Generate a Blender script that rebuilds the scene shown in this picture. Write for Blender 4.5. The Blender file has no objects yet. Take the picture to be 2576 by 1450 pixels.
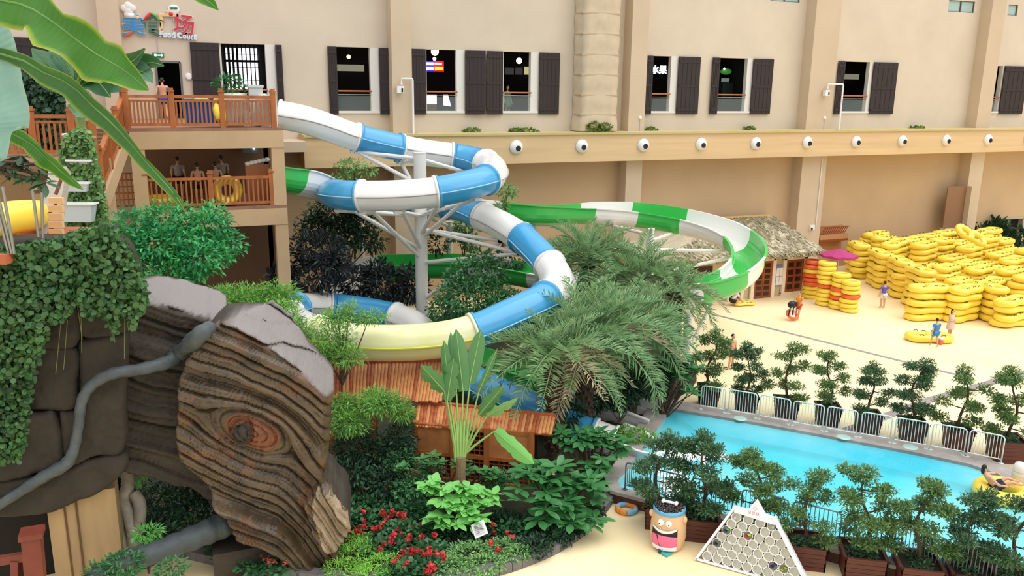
import bpy, bmesh, math, random
import numpy as np
from mathutils import Vector, Matrix
R = math.radians
random.seed(7); rng = np.random.default_rng(7)
scene = bpy.context.scene
col = scene.collection

# ---------------------------------------------------------------- camera
# world: X runs along the long back wall, +Y points into it, Z up, floor at 0
F_PX, CX, CY = 2080.0, 1288.0, 725.0
PITCH, ROLL, YAW, HC, D = R(13.5), R(0.63), R(22.0), 11.7, 43.7
def _axes():
    f0 = np.array([math.sin(YAW), math.cos(YAW), 0]); r0 = np.array([math.cos(YAW), -math.sin(YAW), 0]); z = np.array([0, 0, 1.0])
    f = f0*math.cos(PITCH)-z*math.sin(PITCH); u = z*math.cos(PITCH)+f0*math.sin(PITCH)
    c, s = math.cos(ROLL), math.sin(ROLL)
    return f, r0*c+u*s, u*c-r0*s
FW, RT, UP = _axes(); CAM = np.array([0, 0, HC])
def ray(x, y): return FW+RT*(x-CX)/F_PX-UP*(y-CY)/F_PX
def G(x, y, z=0.0):                       # point of the photograph at height z
    d = ray(x, y); return CAM+d*((z-HC)/d[2])
def W(x, y, Y=D):                         # point of the photograph on the plane y=Y
    d = ray(x, y); return CAM+d*(Y/d[1])
def P(x, y, dep): return CAM+ray(x, y)*dep  # point at a distance along the view axis
def depth(p): return float((np.array(p)-CAM) @ FW)
def PR(p):
    v = np.array(p)-CAM; z = v @ FW; return CX+F_PX*(v @ RT)/z, CY-F_PX*(v @ UP)/z

cam = bpy.data.cameras.new('camera'); cam.sensor_width = 36; cam.lens = F_PX*36/2576; cam.clip_end = 400; cam.clip_start = 0.05
camo = bpy.data.objects.new('camera', cam); col.objects.link(camo)
m = Matrix.Identity(4)
for i, a in enumerate((RT, UP, -FW)):
    for j in range(3): m[j][i] = a[j]
m.translation = Vector(CAM); camo.matrix_world = m; scene.camera = camo

# ---------------------------------------------------------------- light: bright overcast daylight through the glazed hall roof
wd = bpy.data.worlds.new('daylight'); scene.world = wd; wd.use_nodes = True
nt = wd.node_tree; nt.nodes.clear()
o_ = nt.nodes.new('ShaderNodeOutputWorld'); b_ = nt.nodes.new('ShaderNodeBackground'); tc = nt.nodes.new('ShaderNodeTexCoord')
sp = nt.nodes.new('ShaderNodeSeparateXYZ'); mr = nt.nodes.new('ShaderNodeMapRange'); cr = nt.nodes.new('ShaderNodeMix'); cr.data_type = 'RGBA'
nt.links.new(tc.outputs['Generated'], sp.inputs[0]); nt.links.new(sp.outputs['Z'], mr.inputs[0])
mr.inputs[1].default_value = -0.05; mr.inputs[2].default_value = 1.0
nt.links.new(mr.outputs[0], cr.inputs[0])
cr.inputs[6].default_value = (0.50, 0.50, 0.52, 1); cr.inputs[7].default_value = (1.0, 1.02, 1.06, 1)
nt.links.new(cr.outputs[2], b_.inputs[0]); b_.inputs[1].default_value = 1.05
nt.links.new(b_.outputs[0], o_.inputs[0])
sl = bpy.data.lights.new('sun', 'SUN'); sl.energy = 1.5; sl.angle = R(70); sl.color = (1.0, 0.97, 0.92)
so = bpy.data.objects.new('sun', sl); col.objects.link(so); so.location = (10, 10, 40)
so.rotation_euler = Vector((-0.42, 0.30, -1.0)).to_track_quat('-Z', 'Y').to_euler()
vs = scene.view_settings; vs.view_transform = 'Standard'; vs.look = 'None'; vs.gamma = 1; vs.use_curve_mapping = False; vs.exposure = 0.45

# ---------------------------------------------------------------- materials
def s2l(c): return tuple(((v/255)/12.92 if v/255 <= 0.04045 else ((v/255+0.055)/1.055)**2.4) for v in c)
MATS = {}
def mat(name, rgb, rough=0.6, metal=0.0, var=0.0, vscale=3.0, bump=0.0, bscale=20.0, rgb2=None, island=0.0, stretch=None, emit=0.0, trans=0.0, alpha=1.0, spec=0.5, coat=0.0, sss=0.0, coord='Object', detail=5.0, sheen=0.0):
    if name in MATS: return MATS[name]
    m = bpy.data.materials.new(name); m.use_nodes = True; t = m.node_tree; N = t.nodes; L = t.links
    b = N['Principled BSDF']; c = (*s2l(rgb), 1)
    b.inputs['Base Color'].default_value = c; b.inputs['Roughness'].default_value = rough; b.inputs['Metallic'].default_value = metal
    b.inputs['Specular IOR Level'].default_value = spec; b.inputs['Coat Weight'].default_value = coat
    if trans: b.inputs['Transmission Weight'].default_value = trans
    if alpha < 1: b.inputs['Alpha'].default_value = alpha
    if emit: b.inputs['Emission Color'].default_value = c; b.inputs['Emission Strength'].default_value = emit
    cur = None
    def mp():
        tcn = N.new('ShaderNodeTexCoord'); mpn = N.new('ShaderNodeMapping')
        if stretch: mpn.inputs['Scale'].default_value = stretch
        L.new(tcn.outputs[coord], mpn.inputs[0]); return mpn.outputs[0]
    src = mp() if (var or bump) else None
    if var:
        n = N.new('ShaderNodeTexNoise'); n.inputs['Scale'].default_value = vscale; n.inputs['Detail'].default_value = detail; n.inputs['Roughness'].default_value = 0.6
        L.new(src, n.inputs['Vector'])
        mx = N.new('ShaderNodeMix'); mx.data_type = 'RGBA'
        r2 = N.new('ShaderNodeMapRange'); r2.inputs[1].default_value = 0.3; r2.inputs[2].default_value = 0.7
        L.new(n.outputs['Fac'], r2.inputs[0]); L.new(r2.outputs[0], mx.inputs[0])
        if rgb2 is None:
            lo = tuple(v*(1-var) for v in c[:3]); hi = tuple(min(1, v*(1+var)) for v in c[:3])
        else: lo = c[:3]; hi = s2l(rgb2)
        mx.inputs[6].default_value = (*lo, 1); mx.inputs[7].default_value = (*hi, 1); cur = mx.outputs[2]
    if island:
        g = N.new('ShaderNodeNewGeometry'); hs = N.new('ShaderNodeHueSaturation')
        r3 = N.new('ShaderNodeMapRange'); r3.inputs[3].default_value = 1-island; r3.inputs[4].default_value = 1+island
        L.new(g.outputs['Random Per Island'], r3.inputs[0]); L.new(r3.outputs[0], hs.inputs['Value'])
        r4 = N.new('ShaderNodeMapRange'); r4.inputs[3].default_value = 0.5-0.03*min(1, island*2); r4.inputs[4].default_value = 0.5+0.02
        mm = N.new('ShaderNodeMath'); mm.operation = 'FRACT'; m2 = N.new('ShaderNodeMath'); m2.operation = 'MULTIPLY'; m2.inputs[1].default_value = 7.31
        L.new(g.outputs['Random Per Island'], m2.inputs[0]); L.new(m2.outputs[0], mm.inputs[0]); L.new(mm.outputs[0], r4.inputs[0]); L.new(r4.outputs[0], hs.inputs['Hue'])
        if cur: L.new(cur, hs.inputs['Color'])
        else: hs.inputs['Color'].default_value = c
        cur = hs.outputs[0]
    if cur: L.new(cur, b.inputs['Base Color'])
    if bump:
        n = N.new('ShaderNodeTexNoise'); n.inputs['Scale'].default_value = bscale; n.inputs['Detail'].default_value = 6
        L.new(src, n.inputs['Vector']); bp = N.new('ShaderNodeBump'); bp.inputs['Strength'].default_value = bump; bp.inputs['Distance'].default_value = 0.05
        L.new(n.outputs['Fac'], bp.inputs['Height']); L.new(bp.outputs[0], b.inputs['Normal'])
    MATS[name] = m; return m
def leafmat(name, rgb, island=0.35, rough=0.45, rgb2=None, tr=0.25):
    if name in MATS: return MATS[name]
    m = mat(name, rgb, rough=rough, island=island, var=0.3 if rgb2 else 0, vscale=0.8, rgb2=rgb2)
    t = m.node_tree; N = t.nodes; L = t.links; b = N['Principled BSDF']; out = N['Material Output']
    tl = N.new('ShaderNodeBsdfTranslucent'); mx = N.new('ShaderNodeMixShader'); mx.inputs[0].default_value = tr
    src = b.inputs['Base Color'].links[0].from_socket if b.inputs['Base Color'].links else None
    if src: L.new(src, tl.inputs[0])
    else: tl.inputs[0].default_value = b.inputs['Base Color'].default_value
    L.new(b.outputs[0], mx.inputs[1]); L.new(tl.outputs[0], mx.inputs[2]); L.new(mx.outputs[0], out.inputs[0])
    return m

# ---------------------------------------------------------------- mesh building
class MB:
    def __init__(s): s.v = []; s.f = []; s.n = 0
    def add(s, v, f):
        v = np.asarray(v, float).reshape(-1, 3); s.v.append(v); o = s.n
        s.f.extend([tuple(int(i)+o for i in q) for q in f]); s.n += len(v); return s
    def box(s, c, sz, rz=0.0, rx=0.0, ry=0.0, taper=1.0):
        x, y, z = [a/2 for a in sz]
        v = np.array([[sx*x*(taper if sz_ < 0 else 1), sy*y*(taper if sz_ < 0 else 1), sz_*z] for sz_ in (-1, 1) for sy in (-1, 1) for sx in (-1, 1)])
        M = np.array(Matrix.Rotation(rz, 3, 'Z') @ Matrix.Rotation(ry, 3, 'Y') @ Matrix.Rotation(rx, 3, 'X'))
        v = v @ M.T + np.array(c)
        return s.add(v, [(0, 2, 3, 1), (4, 5, 7, 6), (0, 1, 5, 4), (2, 6, 7, 3), (0, 4, 6, 2), (1, 3, 7, 5)])
    def bar(s, a, b, w, h=None, up=(0, 0, 1)):       # rectangular bar between two points
        h = h or w; a = np.array(a, float); b = np.array(b, float); t = b-a; L = np.linalg.norm(t); t /= L
        u = np.array(up, float)
        if abs(t @ u) > 0.98: u = np.array([1.0, 0, 0])
        sd = np.cross(t, u); sd /= np.linalg.norm(sd); u = np.cross(sd, t)
        v = [p+sd*w/2*i+u*h/2*j for p in (a, b) for j in (-1, 1) for i in (-1, 1)]
        return s.add(v, [(0, 1, 3, 2), (4, 6, 7, 5), (0, 4, 5, 1), (2, 3, 7, 6), (0, 2, 6, 4), (1, 5, 7, 3)])
    def tube(s, pts, r, n=8, cap=True):
        pts = np.asarray(pts, float); k = len(pts); r = np.full(k, r) if np.isscalar(r) else np.asarray(r, float)
        T = np.gradient(pts, axis=0); T /= (np.linalg.norm(T, axis=1)[:, None]+1e-9)
        u = np.array([0, 0, 1.0])
        if abs(T[0] @ u) > 0.9: u = np.array([1.0, 0, 0])
        a = np.linspace(0, 2*math.pi, n, endpoint=False); vs_ = []
        for i in range(k):
            u = u-T[i]*(u @ T[i]); u /= np.linalg.norm(u); w = np.cross(T[i], u)
            vs_.append(pts[i]+r[i]*(np.cos(a)[:, None]*u+np.sin(a)[:, None]*w))
        f = [(i*n+j, i*n+(j+1) % n, (i+1)*n+(j+1) % n, (i+1)*n+j) for i in range(k-1) for j in range(n)]
        if cap: f += [tuple(range(n))[::-1], tuple((k-1)*n+j for j in range(n))]
        return s.add(np.concatenate(vs_), f)
    def lathe(s, prof, n=16, c=(0, 0, 0), axis='Z', cap=False):
        a = np.linspace(0, 2*math.pi, n, endpoint=False); v = []
        for r, z in prof:
            ring = np.stack([r*np.cos(a), r*np.sin(a), np.full(n, z)], 1)
            v.append(ring)
        v = np.concatenate(v); k = len(prof)
        if axis == 'Y': v = v[:, [0, 2, 1]]*np.array([1, -1, 1])
        if axis == 'X': v = v[:, [2, 0, 1]]
        f = [(i*n+j, i*n+(j+1) % n, (i+1)*n+(j+1) % n, (i+1)*n+j) for i in range(k-1) for j in range(n)]
        if cap: f += [tuple(range(n))[::-1], tuple((k-1)*n+j for j in range(n))]
        return s.add(v+np.array(c), f)
    def ball(s, c, r, n=12, m_=8):
        r = np.array([r]*3 if np.isscalar(r) else r, float)
        th = np.linspace(0.02, math.pi-0.02, m_); a = np.linspace(0, 2*math.pi, n, endpoint=False)
        v = np.array([[math.sin(t)*math.cos(b), math.sin(t)*math.sin(b), math.cos(t)] for t in th for b in a])*r+np.array(c)
        f = [(i*n+j, (i+1)*n+j, (i+1)*n+(j+1) % n, i*n+(j+1) % n) for i in range(m_-1) for j in range(n)]
        f += [tuple(range(n)), tuple((m_-1)*n+j for j in range(n))[::-1]]
        return s.add(v, f)
    def torus(s, c, Rr, r, n=24, m_=10, sq=1.0):
        a = np.linspace(0, 2*math.pi, n, endpoint=False); b = np.linspace(0, 2*math.pi, m_, endpoint=False)
        v = np.array([[(Rr+r*math.cos(q))*math.cos(p), (Rr+r*math.cos(q))*math.sin(p), sq*r*math.sin(q)] for p in a for q in b])+np.array(c)
        f = [(i*m_+j, ((i+1) % n)*m_+j, ((i+1) % n)*m_+(j+1) % m_, i*m_+(j+1) % m_) for i in range(n) for j in range(m_)]
        return s.add(v, f)
    def prism(s, poly, z0, z1):                        # 2d polygon (x,y) extruded in z
        n = len(poly); v = [(x, y, z0) for x, y in poly]+[(x, y, z1) for x, y in poly]
        f = [tuple(range(n))[::-1], tuple(range(n, 2*n))]+[(i, (i+1) % n, n+(i+1) % n, n+i) for i in range(n)]
        return s.add(v, f)
    def grid(s, pts):                                  # (a,b,3) array of points
        a, b = pts.shape[:2]
        f = [(i*b+j, i*b+j+1, (i+1)*b+j+1, (i+1)*b+j) for i in range(a-1) for j in range(b-1)]
        return s.add(pts.reshape(-1, 3), f)
    def xform(s, M):
        M = np.array(M); s.v = [v @ M[:3, :3].T+M[:3, 3] for v in s.v]; return s
    def mesh(s, name, off=None, smooth=False):
        v = np.concatenate(s.v) if s.v else np.zeros((0, 3))
        if off is not None: v = v-np.asarray(off)
        me = bpy.data.meshes.new(name); me.from_pydata(v.tolist(), [], s.f)
        if smooth: me.polygons.foreach_set('use_smooth', [True]*len(me.polygons))
        me.update(); return me
def tag(o, label=None, cat=None, group=None, kind=None):
    if label: o['label'] = label
    if cat: o['category'] = cat
    if group: o['group'] = group
    if kind: o['kind'] = kind
    return o
BASE = {}
def thing(name, loc, label, cat, group=None, rz=0.0, kind=None):
    o = bpy.data.objects.new(name, None); o.empty_display_size = 0.2; col.objects.link(o); o.location = Vector([float(a) for a in loc]); o.rotation_euler = (0, 0, rz)
    return tag(o, label, cat, group, kind)
def base_of(p):
    while p.parent: p = p.parent
    return np.array(p.location)
def part(name, mb, mt, parent, smooth=False, local=False, label=None, kind=None):
    """mesh part; coordinates are world unless local"""
    me = mb if isinstance(mb, bpy.types.Mesh) else mb.mesh(name, None if local else base_of(parent), smooth)
    if mt is not None and not len(me.materials): me.materials.append(mt)
    o = bpy.data.objects.new(name, me); col.objects.link(o); o.parent = parent
    return tag(o, label, None, None, kind)
def single(name, mb, mt, label, cat, group=None, smooth=False, origin=None, kind=None):
    """a thing that is one mesh; coordinates are world, origin moved to its base"""
    if isinstance(mb, bpy.types.Mesh): me = mb; org = np.zeros(3) if origin is None else np.array(origin)
    else:
        v = np.concatenate(mb.v); org = np.array([(v[:, 0].min()+v[:, 0].max())/2, (v[:, 1].min()+v[:, 1].max())/2, v[:, 2].min()]) if origin is None else np.array(origin)
        me = mb.mesh(name, org, smooth)
    if mt is not None and not len(me.materials): me.materials.append(mt)
    o = bpy.data.objects.new(name, me); col.objects.link(o); o.location = Vector(org)
    return tag(o, label, cat, group, kind)
def struct(name, mb, mt, smooth=False, label=None, parent=None):
    me = mb.mesh(name, None if parent is None else base_of(parent), smooth)
    if mt is not None: me.materials.append(mt)
    o = bpy.data.objects.new(name, me); col.objects.link(o)
    if parent is None: o['kind'] = 'structure'
    else: o.parent = parent
    if label: o['label'] = label
    return o
def copy_tree(o, parent=None, loc=None, rz=None, label=None, scale=None):
    c = o.copy(); col.objects.link(c); c.parent = parent
    if loc is not None: c.location = Vector([float(a) for a in loc])
    if rz is not None: c.rotation_euler = (0, 0, rz)
    if scale is not None: c.scale = (scale,)*3 if np.isscalar(scale) else scale
    if label: c['label'] = label
    for ch in o.children: copy_tree(ch, c)
    return c
def catmull(pts, n=12):
    p = np.asarray(pts, float); p = np.vstack([2*p[0]-p[1], p, 2*p[-1]-p[-2]]); out = []
    for i in range(1, len(p)-2):
        t = np.linspace(0, 1, n, endpoint=False)[:, None]
        out.append(0.5*((2*p[i])+(-p[i-1]+p[i+1])*t+(2*p[i-1]-5*p[i]+4*p[i+1]-p[i+2])*t**2+(-p[i-1]+3*p[i]-3*p[i+1]+p[i+2])*t**3))
    return np.vstack(out+[p[-2:-1]])
def rotz(a): return np.array([[math.cos(a), -math.sin(a), 0], [math.sin(a), math.cos(a), 0], [0, 0, 1]])
# leaf clouds --------------------------------------------------------------
LEAF = {  # unit leaves along +x, lying in xy
 'oval': (np.array([[0, 0, 0], [.35, .19, .04], [.35, -.19, .04], [.75, .15, .0], [.75, -.15, .0], [1, 0, -.08]]), [(0, 2, 4, 5), (0, 5, 3, 1)]),
 'lance': (np.array([[0, 0, 0], [.4, .1, .03], [.4, -.1, .03], [1, 0, -.1]]), [(0, 2, 3), (0, 3, 1)]),
 'round': (np.array([[0, 0, .05], [.2, .38, 0], [.2, -.38, 0], [.7, .42, -.02], [.7, -.42, -.02], [1, 0, -.08]]), [(0, 2, 4, 5), (0, 5, 3, 1)]),
}
def leaf_verts(kind, pos, dirs, size, rg, up=None):
    """pos (n,3), dirs (n,3) leaf direction; returns MB"""
    lv, lf = LEAF[kind]; n = len(pos); d = dirs/(np.linalg.norm(dirs, axis=1)[:, None]+1e-9)
    ref = rg.normal(0, .35, (n, 3))+(np.array([0, 0, 1.0]) if up is None else up)
    s = np.cross(ref, d); s /= (np.linalg.norm(s, axis=1)[:, None]+1e-9); w = np.cross(d, s)
    sz = size*rg.uniform(.7, 1.25, n)
    v = pos[:, None, :]+sz[:, None, None]*(lv[None, :, 0:1]*d[:, None, :]+lv[None, :, 1:2]*s[:, None, :]+lv[None, :, 2:3]*w[:, None, :])
    k = len(lv); b = MB(); b.v = [v.reshape(-1, 3)]; b.n = n*k
    b.f = [tuple(i*k+j for j in q) for i in range(n) for q in lf]
    return b
def cloud(blobs, n, size, kind='oval', seed=1, shell=0.6, droop=0.2):
    """leaves on and in ellipsoid blobs: list of (center, radii)"""
    rg = np.random.default_rng(seed); vol = np.array([np.prod(np.array(b[1])**.75) for b in blobs]); cnt = np.maximum(1, (n*vol/vol.sum()).astype(int))
    ps, ds = [], []
    for (c, r), k in zip(blobs, cnt):
        q = rg.normal(size=(k, 3)); q /= np.linalg.norm(q, axis=1)[:, None]
        rad = (shell+(1-shell)*rg.random(k))[:, None]
        ps.append(np.array(c)+q*rad*np.array(r)); dd = q*0.9+rg.normal(0, .55, (k, 3)); dd[:, 2] -= droop; ds.append(dd)
    return leaf_verts(kind, np.vstack(ps), np.vstack(ds), size, rg)
# ================================================================= the hall: floor, back wall, beam, windows
M_WALL = mat('wall_plaster', (212, 198, 178), rough=0.85, var=0.06, vscale=0.35, bump=0.08, bscale=30)
M_PIL = mat('pilaster_plaster', (204, 184, 158), rough=0.85, var=0.06, vscale=0.35, bump=0.08, bscale=30)
M_LOW = mat('lower_wall_plaster', (196, 168, 132), rough=0.85, var=0.07, vscale=0.3, bump=0.08, bscale=30)
M_BEAM = mat('beam_cladding', (218, 188, 144), rough=0.7, var=0.10, vscale=0.5, stretch=(0.25, 1, 6), bump=0.05, bscale=8)
M_LEDGE = mat('ledge_stone', (205, 185, 145), rough=0.9, var=0.4, vscale=0.6, rgb2=(190, 180, 110))
M_FLOOR = mat('floor_coating', (246, 222, 172), rough=0.55, var=0.3, vscale=0.22, rgb2=(250, 232, 190), bump=0.03, bscale=12)
M_JOINT = mat('floor_drain', (150, 140, 135), rough=0.8, var=0.15)
M_DARKW = mat('dark_shutter_wood', (44, 32, 32), rough=0.55, var=0.2, vscale=2, stretch=(6, 6, 0.6))
M_WHITE = mat('white_paint', (236, 236, 236), rough=0.35)
M_OFFW = mat('offwhite_paint', (225, 222, 215), rough=0.45)
M_BLACK = mat('black_plastic', (14, 14, 16), rough=0.5)
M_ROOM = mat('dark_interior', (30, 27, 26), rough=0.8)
M_STEEL = mat('steel', (190, 192, 194), rough=0.3, metal=0.9)
M_GLASS = mat('glass', (225, 240, 238), rough=0.03, alpha=0.08)
M_ORAIL = mat('stained_wood', (172, 100, 48), rough=0.5, var=0.25, vscale=3, stretch=(1, 1, 0.3), bump=0.1)
M_MOSS = leafmat('moss', (112, 140, 50), island=0.3)
H2 = D-1.6                                     # beam front face
fl = MB(); fl.add([(-40, -12, 0), (90, -12, 0), (90, D+.3, 0), (-40, D+.3, 0)], [(0, 1, 2, 3)])
# the floor is cut around the pool basin, see the pool
POOL_Z = 0.33
def poly_at(pxs, z=0): return [tuple(G(x, y, z)[:2]) for x, y in pxs]

PILX = []                                       # pilasters: wall edge px and front corner px
WINPX = [(556, 106, 694, 281), (845, 115, 953, 281), (1070, 122, 1168, 283), (1264, 127, 1353, 283), (1638, 138, 1702, 285), (1804, 142, 1892, 283), (2115, 151, 2197, 283), (2494, 167, 2530, 285)]
ZB, ZT = 10.42, 13.72
WIN = [(W((a+0), 200)[0], W(c, 200)[0]) for a, b, c, d in WINPX]
DOORX = (W(395, 200)[0], W(456, 200)[0]); ZF = 10.17      # upper terrace floor height
holes = [(a, b, ZB, ZT) for a, b in WIN]+[(DOORX[0], DOORX[1], ZF, 12.8)]
LDOOR = (W(2518, 600)[0], W(2566, 600)[0], 0.0, 2.6)
HIGH = [(W(1938, 2)[0], W(2012, 2)[0], W(1970, 4)[2], 19.0), (W(2386, 15)[0], W(2452, 15)[0], W(2420, 31)[2], W(2420, 2)[2]), (W(2536, 25)[0], W(2560, 25)[0], W(2548, 39)[2], W(2548, 12)[2])]
def holed_wall(mb, x0, x1, z0, z1, holes, y, th):
    xs = sorted({x0, x1, *[h[0] for h in holes], *[h[1] for h in holes]}); zs = sorted({z0, z1, *[h[2] for h in holes], *[h[3] for h in holes]})
    for xa, xb in zip(xs, xs[1:]):
        for za, zb in zip(zs, zs[1:]):
            xm, zm = (xa+xb)/2, (za+zb)/2
            if any(h[0] < xm < h[1] and h[2] < zm < h[3] for h in holes): continue
            mb.add([(xa, y, za), (xb, y, za), (xb, y, zb), (xa, y, zb)], [(0, 1, 2, 3)])
    for a, b, c, d in holes:
        mb.add([(a, y, c), (a, y+th, c), (a, y+th, d), (a, y, d)], [(0, 1, 2, 3)]); mb.add([(b, y, c), (b, y, d), (b, y+th, d), (b, y+th, c)], [(0, 1, 2, 3)])
        mb.add([(a, y, c), (b, y, c), (b, y+th, c), (a, y+th, c)], [(0, 1, 2, 3)]); mb.add([(a, y, d), (a, y+th, d), (b, y+th, d), (b, y, d)], [(0, 1, 2, 3)])
    mb.add([(x0, y+th+.02, z0), (x0, y+th+.02, z1), (x1, y+th+.02, z1), (x1, y+th+.02, z0)], []) 
    return mb
wb = holed_wall(MB(), -30, 88, 8.6, 19.5, holes+HIGH, D, 0.35)
wall_back = struct('wall_back', wb, M_WALL, label='tall tan plaster back wall above the beam')
wb = holed_wall(MB(), -30, 88, 0, 8.6, [LDOOR], D, 0.35)
struct('wall_back_lower', wb, M_LOW, label='tan plaster wall below the beam')
# end wall and side returns far out to the right and left
struct('wall_right', MB().box((88.2, D-20, 9.7), (.4, 42, 19.5)), M_WALL)
# dark food court rooms behind the windows
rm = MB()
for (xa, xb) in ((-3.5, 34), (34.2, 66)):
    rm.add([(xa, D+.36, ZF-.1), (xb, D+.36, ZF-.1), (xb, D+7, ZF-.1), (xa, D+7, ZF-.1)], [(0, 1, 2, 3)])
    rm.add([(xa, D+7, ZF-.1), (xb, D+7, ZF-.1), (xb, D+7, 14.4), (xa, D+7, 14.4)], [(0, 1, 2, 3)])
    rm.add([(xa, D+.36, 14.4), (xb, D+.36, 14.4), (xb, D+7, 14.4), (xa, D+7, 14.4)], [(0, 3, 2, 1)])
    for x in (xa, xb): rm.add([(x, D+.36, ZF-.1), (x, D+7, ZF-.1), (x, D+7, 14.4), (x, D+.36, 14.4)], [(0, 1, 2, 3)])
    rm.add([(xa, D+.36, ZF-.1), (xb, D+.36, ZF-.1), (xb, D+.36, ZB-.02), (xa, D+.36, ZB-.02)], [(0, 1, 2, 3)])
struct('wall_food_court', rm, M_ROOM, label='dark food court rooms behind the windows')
lr = MB(); a, b = LDOOR[:2]
lr.add([(a-.5, D+.36, 0), (b+.5, D+.36, 0), (b+.5, D+3, 0), (a-.5, D+3, 0)], [(0, 1, 2, 3)]); lr.add([(a-.5, D+3, 0), (b+.5, D+3, 0), (b+.5, D+3, 2.7), (a-.5, D+3, 2.7)], [(0, 1, 2, 3)])
for x in (a-.5, b+.5): lr.add([(x, D+.36, 0), (x, D+3, 0), (x, D+3, 2.7), (x, D+.36, 2.7)], [(0, 1, 2, 3)])
lr.add([(a-.5, D+.36, 2.7), (b+.5, D+.36, 2.7), (b+.5, D+3, 2.7), (a-.5, D+3, 2.7)], [(0, 3, 2, 1)])
struct('wall_door_passage', lr, mat('passage', (110, 110, 105), rough=.8))
dfr = MB()
for x in (a, b): dfr.box((x, D-.03, 1.3), (.12, .12, 2.6))
dfr.box(((a+b)/2, D-.03, 2.6), (b-a+.12, .12, .12))
struct('door_2', dfr, mat('door_frame_grey', (170, 168, 160)), label='grey frame of the open doorway behind the tube heap')
# pilasters (upper and lower run through), each its own piece
def pilaster(n, xw, yw, xf, yf, xr, y_r):
    x0 = W(xw, yw)[0]; dpt = .9
    x1 = W(xf, yf, D-dpt)[0]; x0 = (x0+x1)/2; x2 = W(xr, y_r, D-dpt)[0]
    PILX.append((x0, x2))
    struct('trim_%d' % n, MB().box(((x0+x2)/2, D-dpt/2, 9.75), (x2-x0, dpt, 19.5)), M_PIL, label='plaster pilaster on the back wall')
pilaster(1, 232, 50, 262, 50, 300, 50)
pilaster(2, 972, 100, 986, 100, 1035, 100)
pilaster(3, 1566, 160, 1588, 160, 1628, 160)
pilaster(4, 2017, 100, 2052, 100, 2110, 100)
pilaster(5, 2452, 100, 2490, 100, 2520, 100)
# beam with nozzles
bx0 = W(766, 400, H2)[0]
zb0, zb1 = 7.78, 9.30
bm = MB(); bm.box(((bx0+88)/2, (H2+D)/2, (zb0+zb1)/2), (88-bx0, D-H2, zb1-zb0))
struct('trim_6', bm, M_BEAM, label='long projecting wood-toned duct beam along the back wall')
lg = MB().box(((bx0+88)/2, (H2+D)/2-.06, zb1+.06), (88-bx0+.02, D-H2+.12, .12))
struct('trim_7', lg, M_LEDGE, label='mossy ledge on top of the duct beam')
# left concrete stub under the terrace next to the beam
cs = MB().box((bx0-1.1, D-1.2, 8.9), (2.2, 2.4, .5)); struct('trim_8', cs, M_PIL)
# round jet nozzles on the beam
EYES = [(1298, 373), (1460, 371), (1612, 366), (1757, 362), (1896, 358), (2027, 357), (2152, 355), (2269, 353), (2380, 352), (2484, 352)]
names = ['leftmost', 'second from left', 'third from left', 'fourth from left', 'fifth from left', 'fifth from right', 'fourth from right', 'third from right', 'second from right', 'rightmost']
shell_m = MB().lathe([(.0, .22), (.17, .22), (.30, .17), (.38, .06), (.38, 0.0), (.0, 0.0)], 28, axis='Y').mesh('nozzle_shell', smooth=True); shell_m.materials.append(M_WHITE)
hole_m = MB().lathe([(0, 0.02), (.15, 0.02), (.15, -.05), (0, -.05)], 20, axis='Y').mesh('nozzle_mouth', smooth=False); hole_m.materials.append(M_BLACK)
x00 = W(1298, 373, H2)[0]; x99 = W(2484, 352, H2)[0]
for i, (px, py) in enumerate(EYES):
    p = np.array([x00+(x99-x00)*i/9, H2, 8.66])
    t = thing('air_nozzle', p, 'round white air nozzle on the wood-toned beam, %s of the row' % names[i], 'nozzle', 'air nozzles along the beam')
    part('shell', shell_m, None, t, local=True); h = part('mouth', hole_m, None, t, local=True)
    h.location = (0.05, -.225, -.06)
tt = thing('air_nozzle', (x99+(x99-x00)/9, H2, 8.66), 'round white air nozzle cut by the right picture edge on the beam', 'nozzle', 'air nozzles along the beam')
part('shell', shell_m, None, tt, local=True); h = part('mouth', hole_m, None, tt, local=True); h.location = (.05, -.225, -.06)
# windows: white reveal frames, rail, glass balustrade, shutters
def window(n, xa, xb, shut, ztop=ZT):
    w = thing('window_%d' % n, ((xa+xb)/2, D, ZB), None, None, kind='structure')
    fr = MB(); fw = .10
    fr.box((xb-.22, D+.14, (ZB+ztop)/2), (.44, .30, ztop-ZB)); fr.box((xa+.05, D+.2, (ZB+ztop)/2), (.1, .2, ztop-ZB)); fr.box(((xa+xb)/2, D+.1, ZB+.06), (xb-xa, .36, .12))
    part('frame', fr, M_OFFW, w)
    part('handrail', MB().tube([(xa+.02, D-.02, ZB+1.12), (xb-.4, D-.02, ZB+1.12)], .045, 8), M_ORAIL, w)
    part('rail_bar', MB().tube([(xa+.02, D-.02, ZB+.95), (xb-.4, D-.02, ZB+.95)], .022, 6), M_STEEL, w)
    part('glass_panel', MB().box(((xa+xb-.4)/2, D+.02, ZB+.5), (xb-xa-.45, .02, .78)), M_GLASS, w)
    for (sa, sb, ang) in shut:
        s = MB(); L = sb-sa
        s.box((L/2, 0, (ztop-ZB)/2), (L, .07, ztop-ZB+.06))
        for k in range(1, 5): s.box((L*k/5, -.04, (ztop-ZB)/2), (.02, .02, ztop-ZB-.1))
        for z in (.25, (ztop-ZB)/2, ztop-ZB-.25): s.box((L/2, -.05, z), (L-.06, .03, .14))
        Mx = np.eye(4); Mx[:3, :3] = rotz(ang) if ang >= 0 else rotz(ang); Mx[:3, 3] = (sa if ang <= 0 else sa, D-.07-(L*math.sin(ang) if ang > 0 else 0)-.03, ZB-.03)
        if ang > 0: Mx[:3, 3] = (sa, D-.1-L*math.sin(ang), ZB-.03)
        s.xform(Mx); part('shutter', s, M_DARKW, w)
    return w
X = lambda px: W(px, 200)[0]
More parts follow.
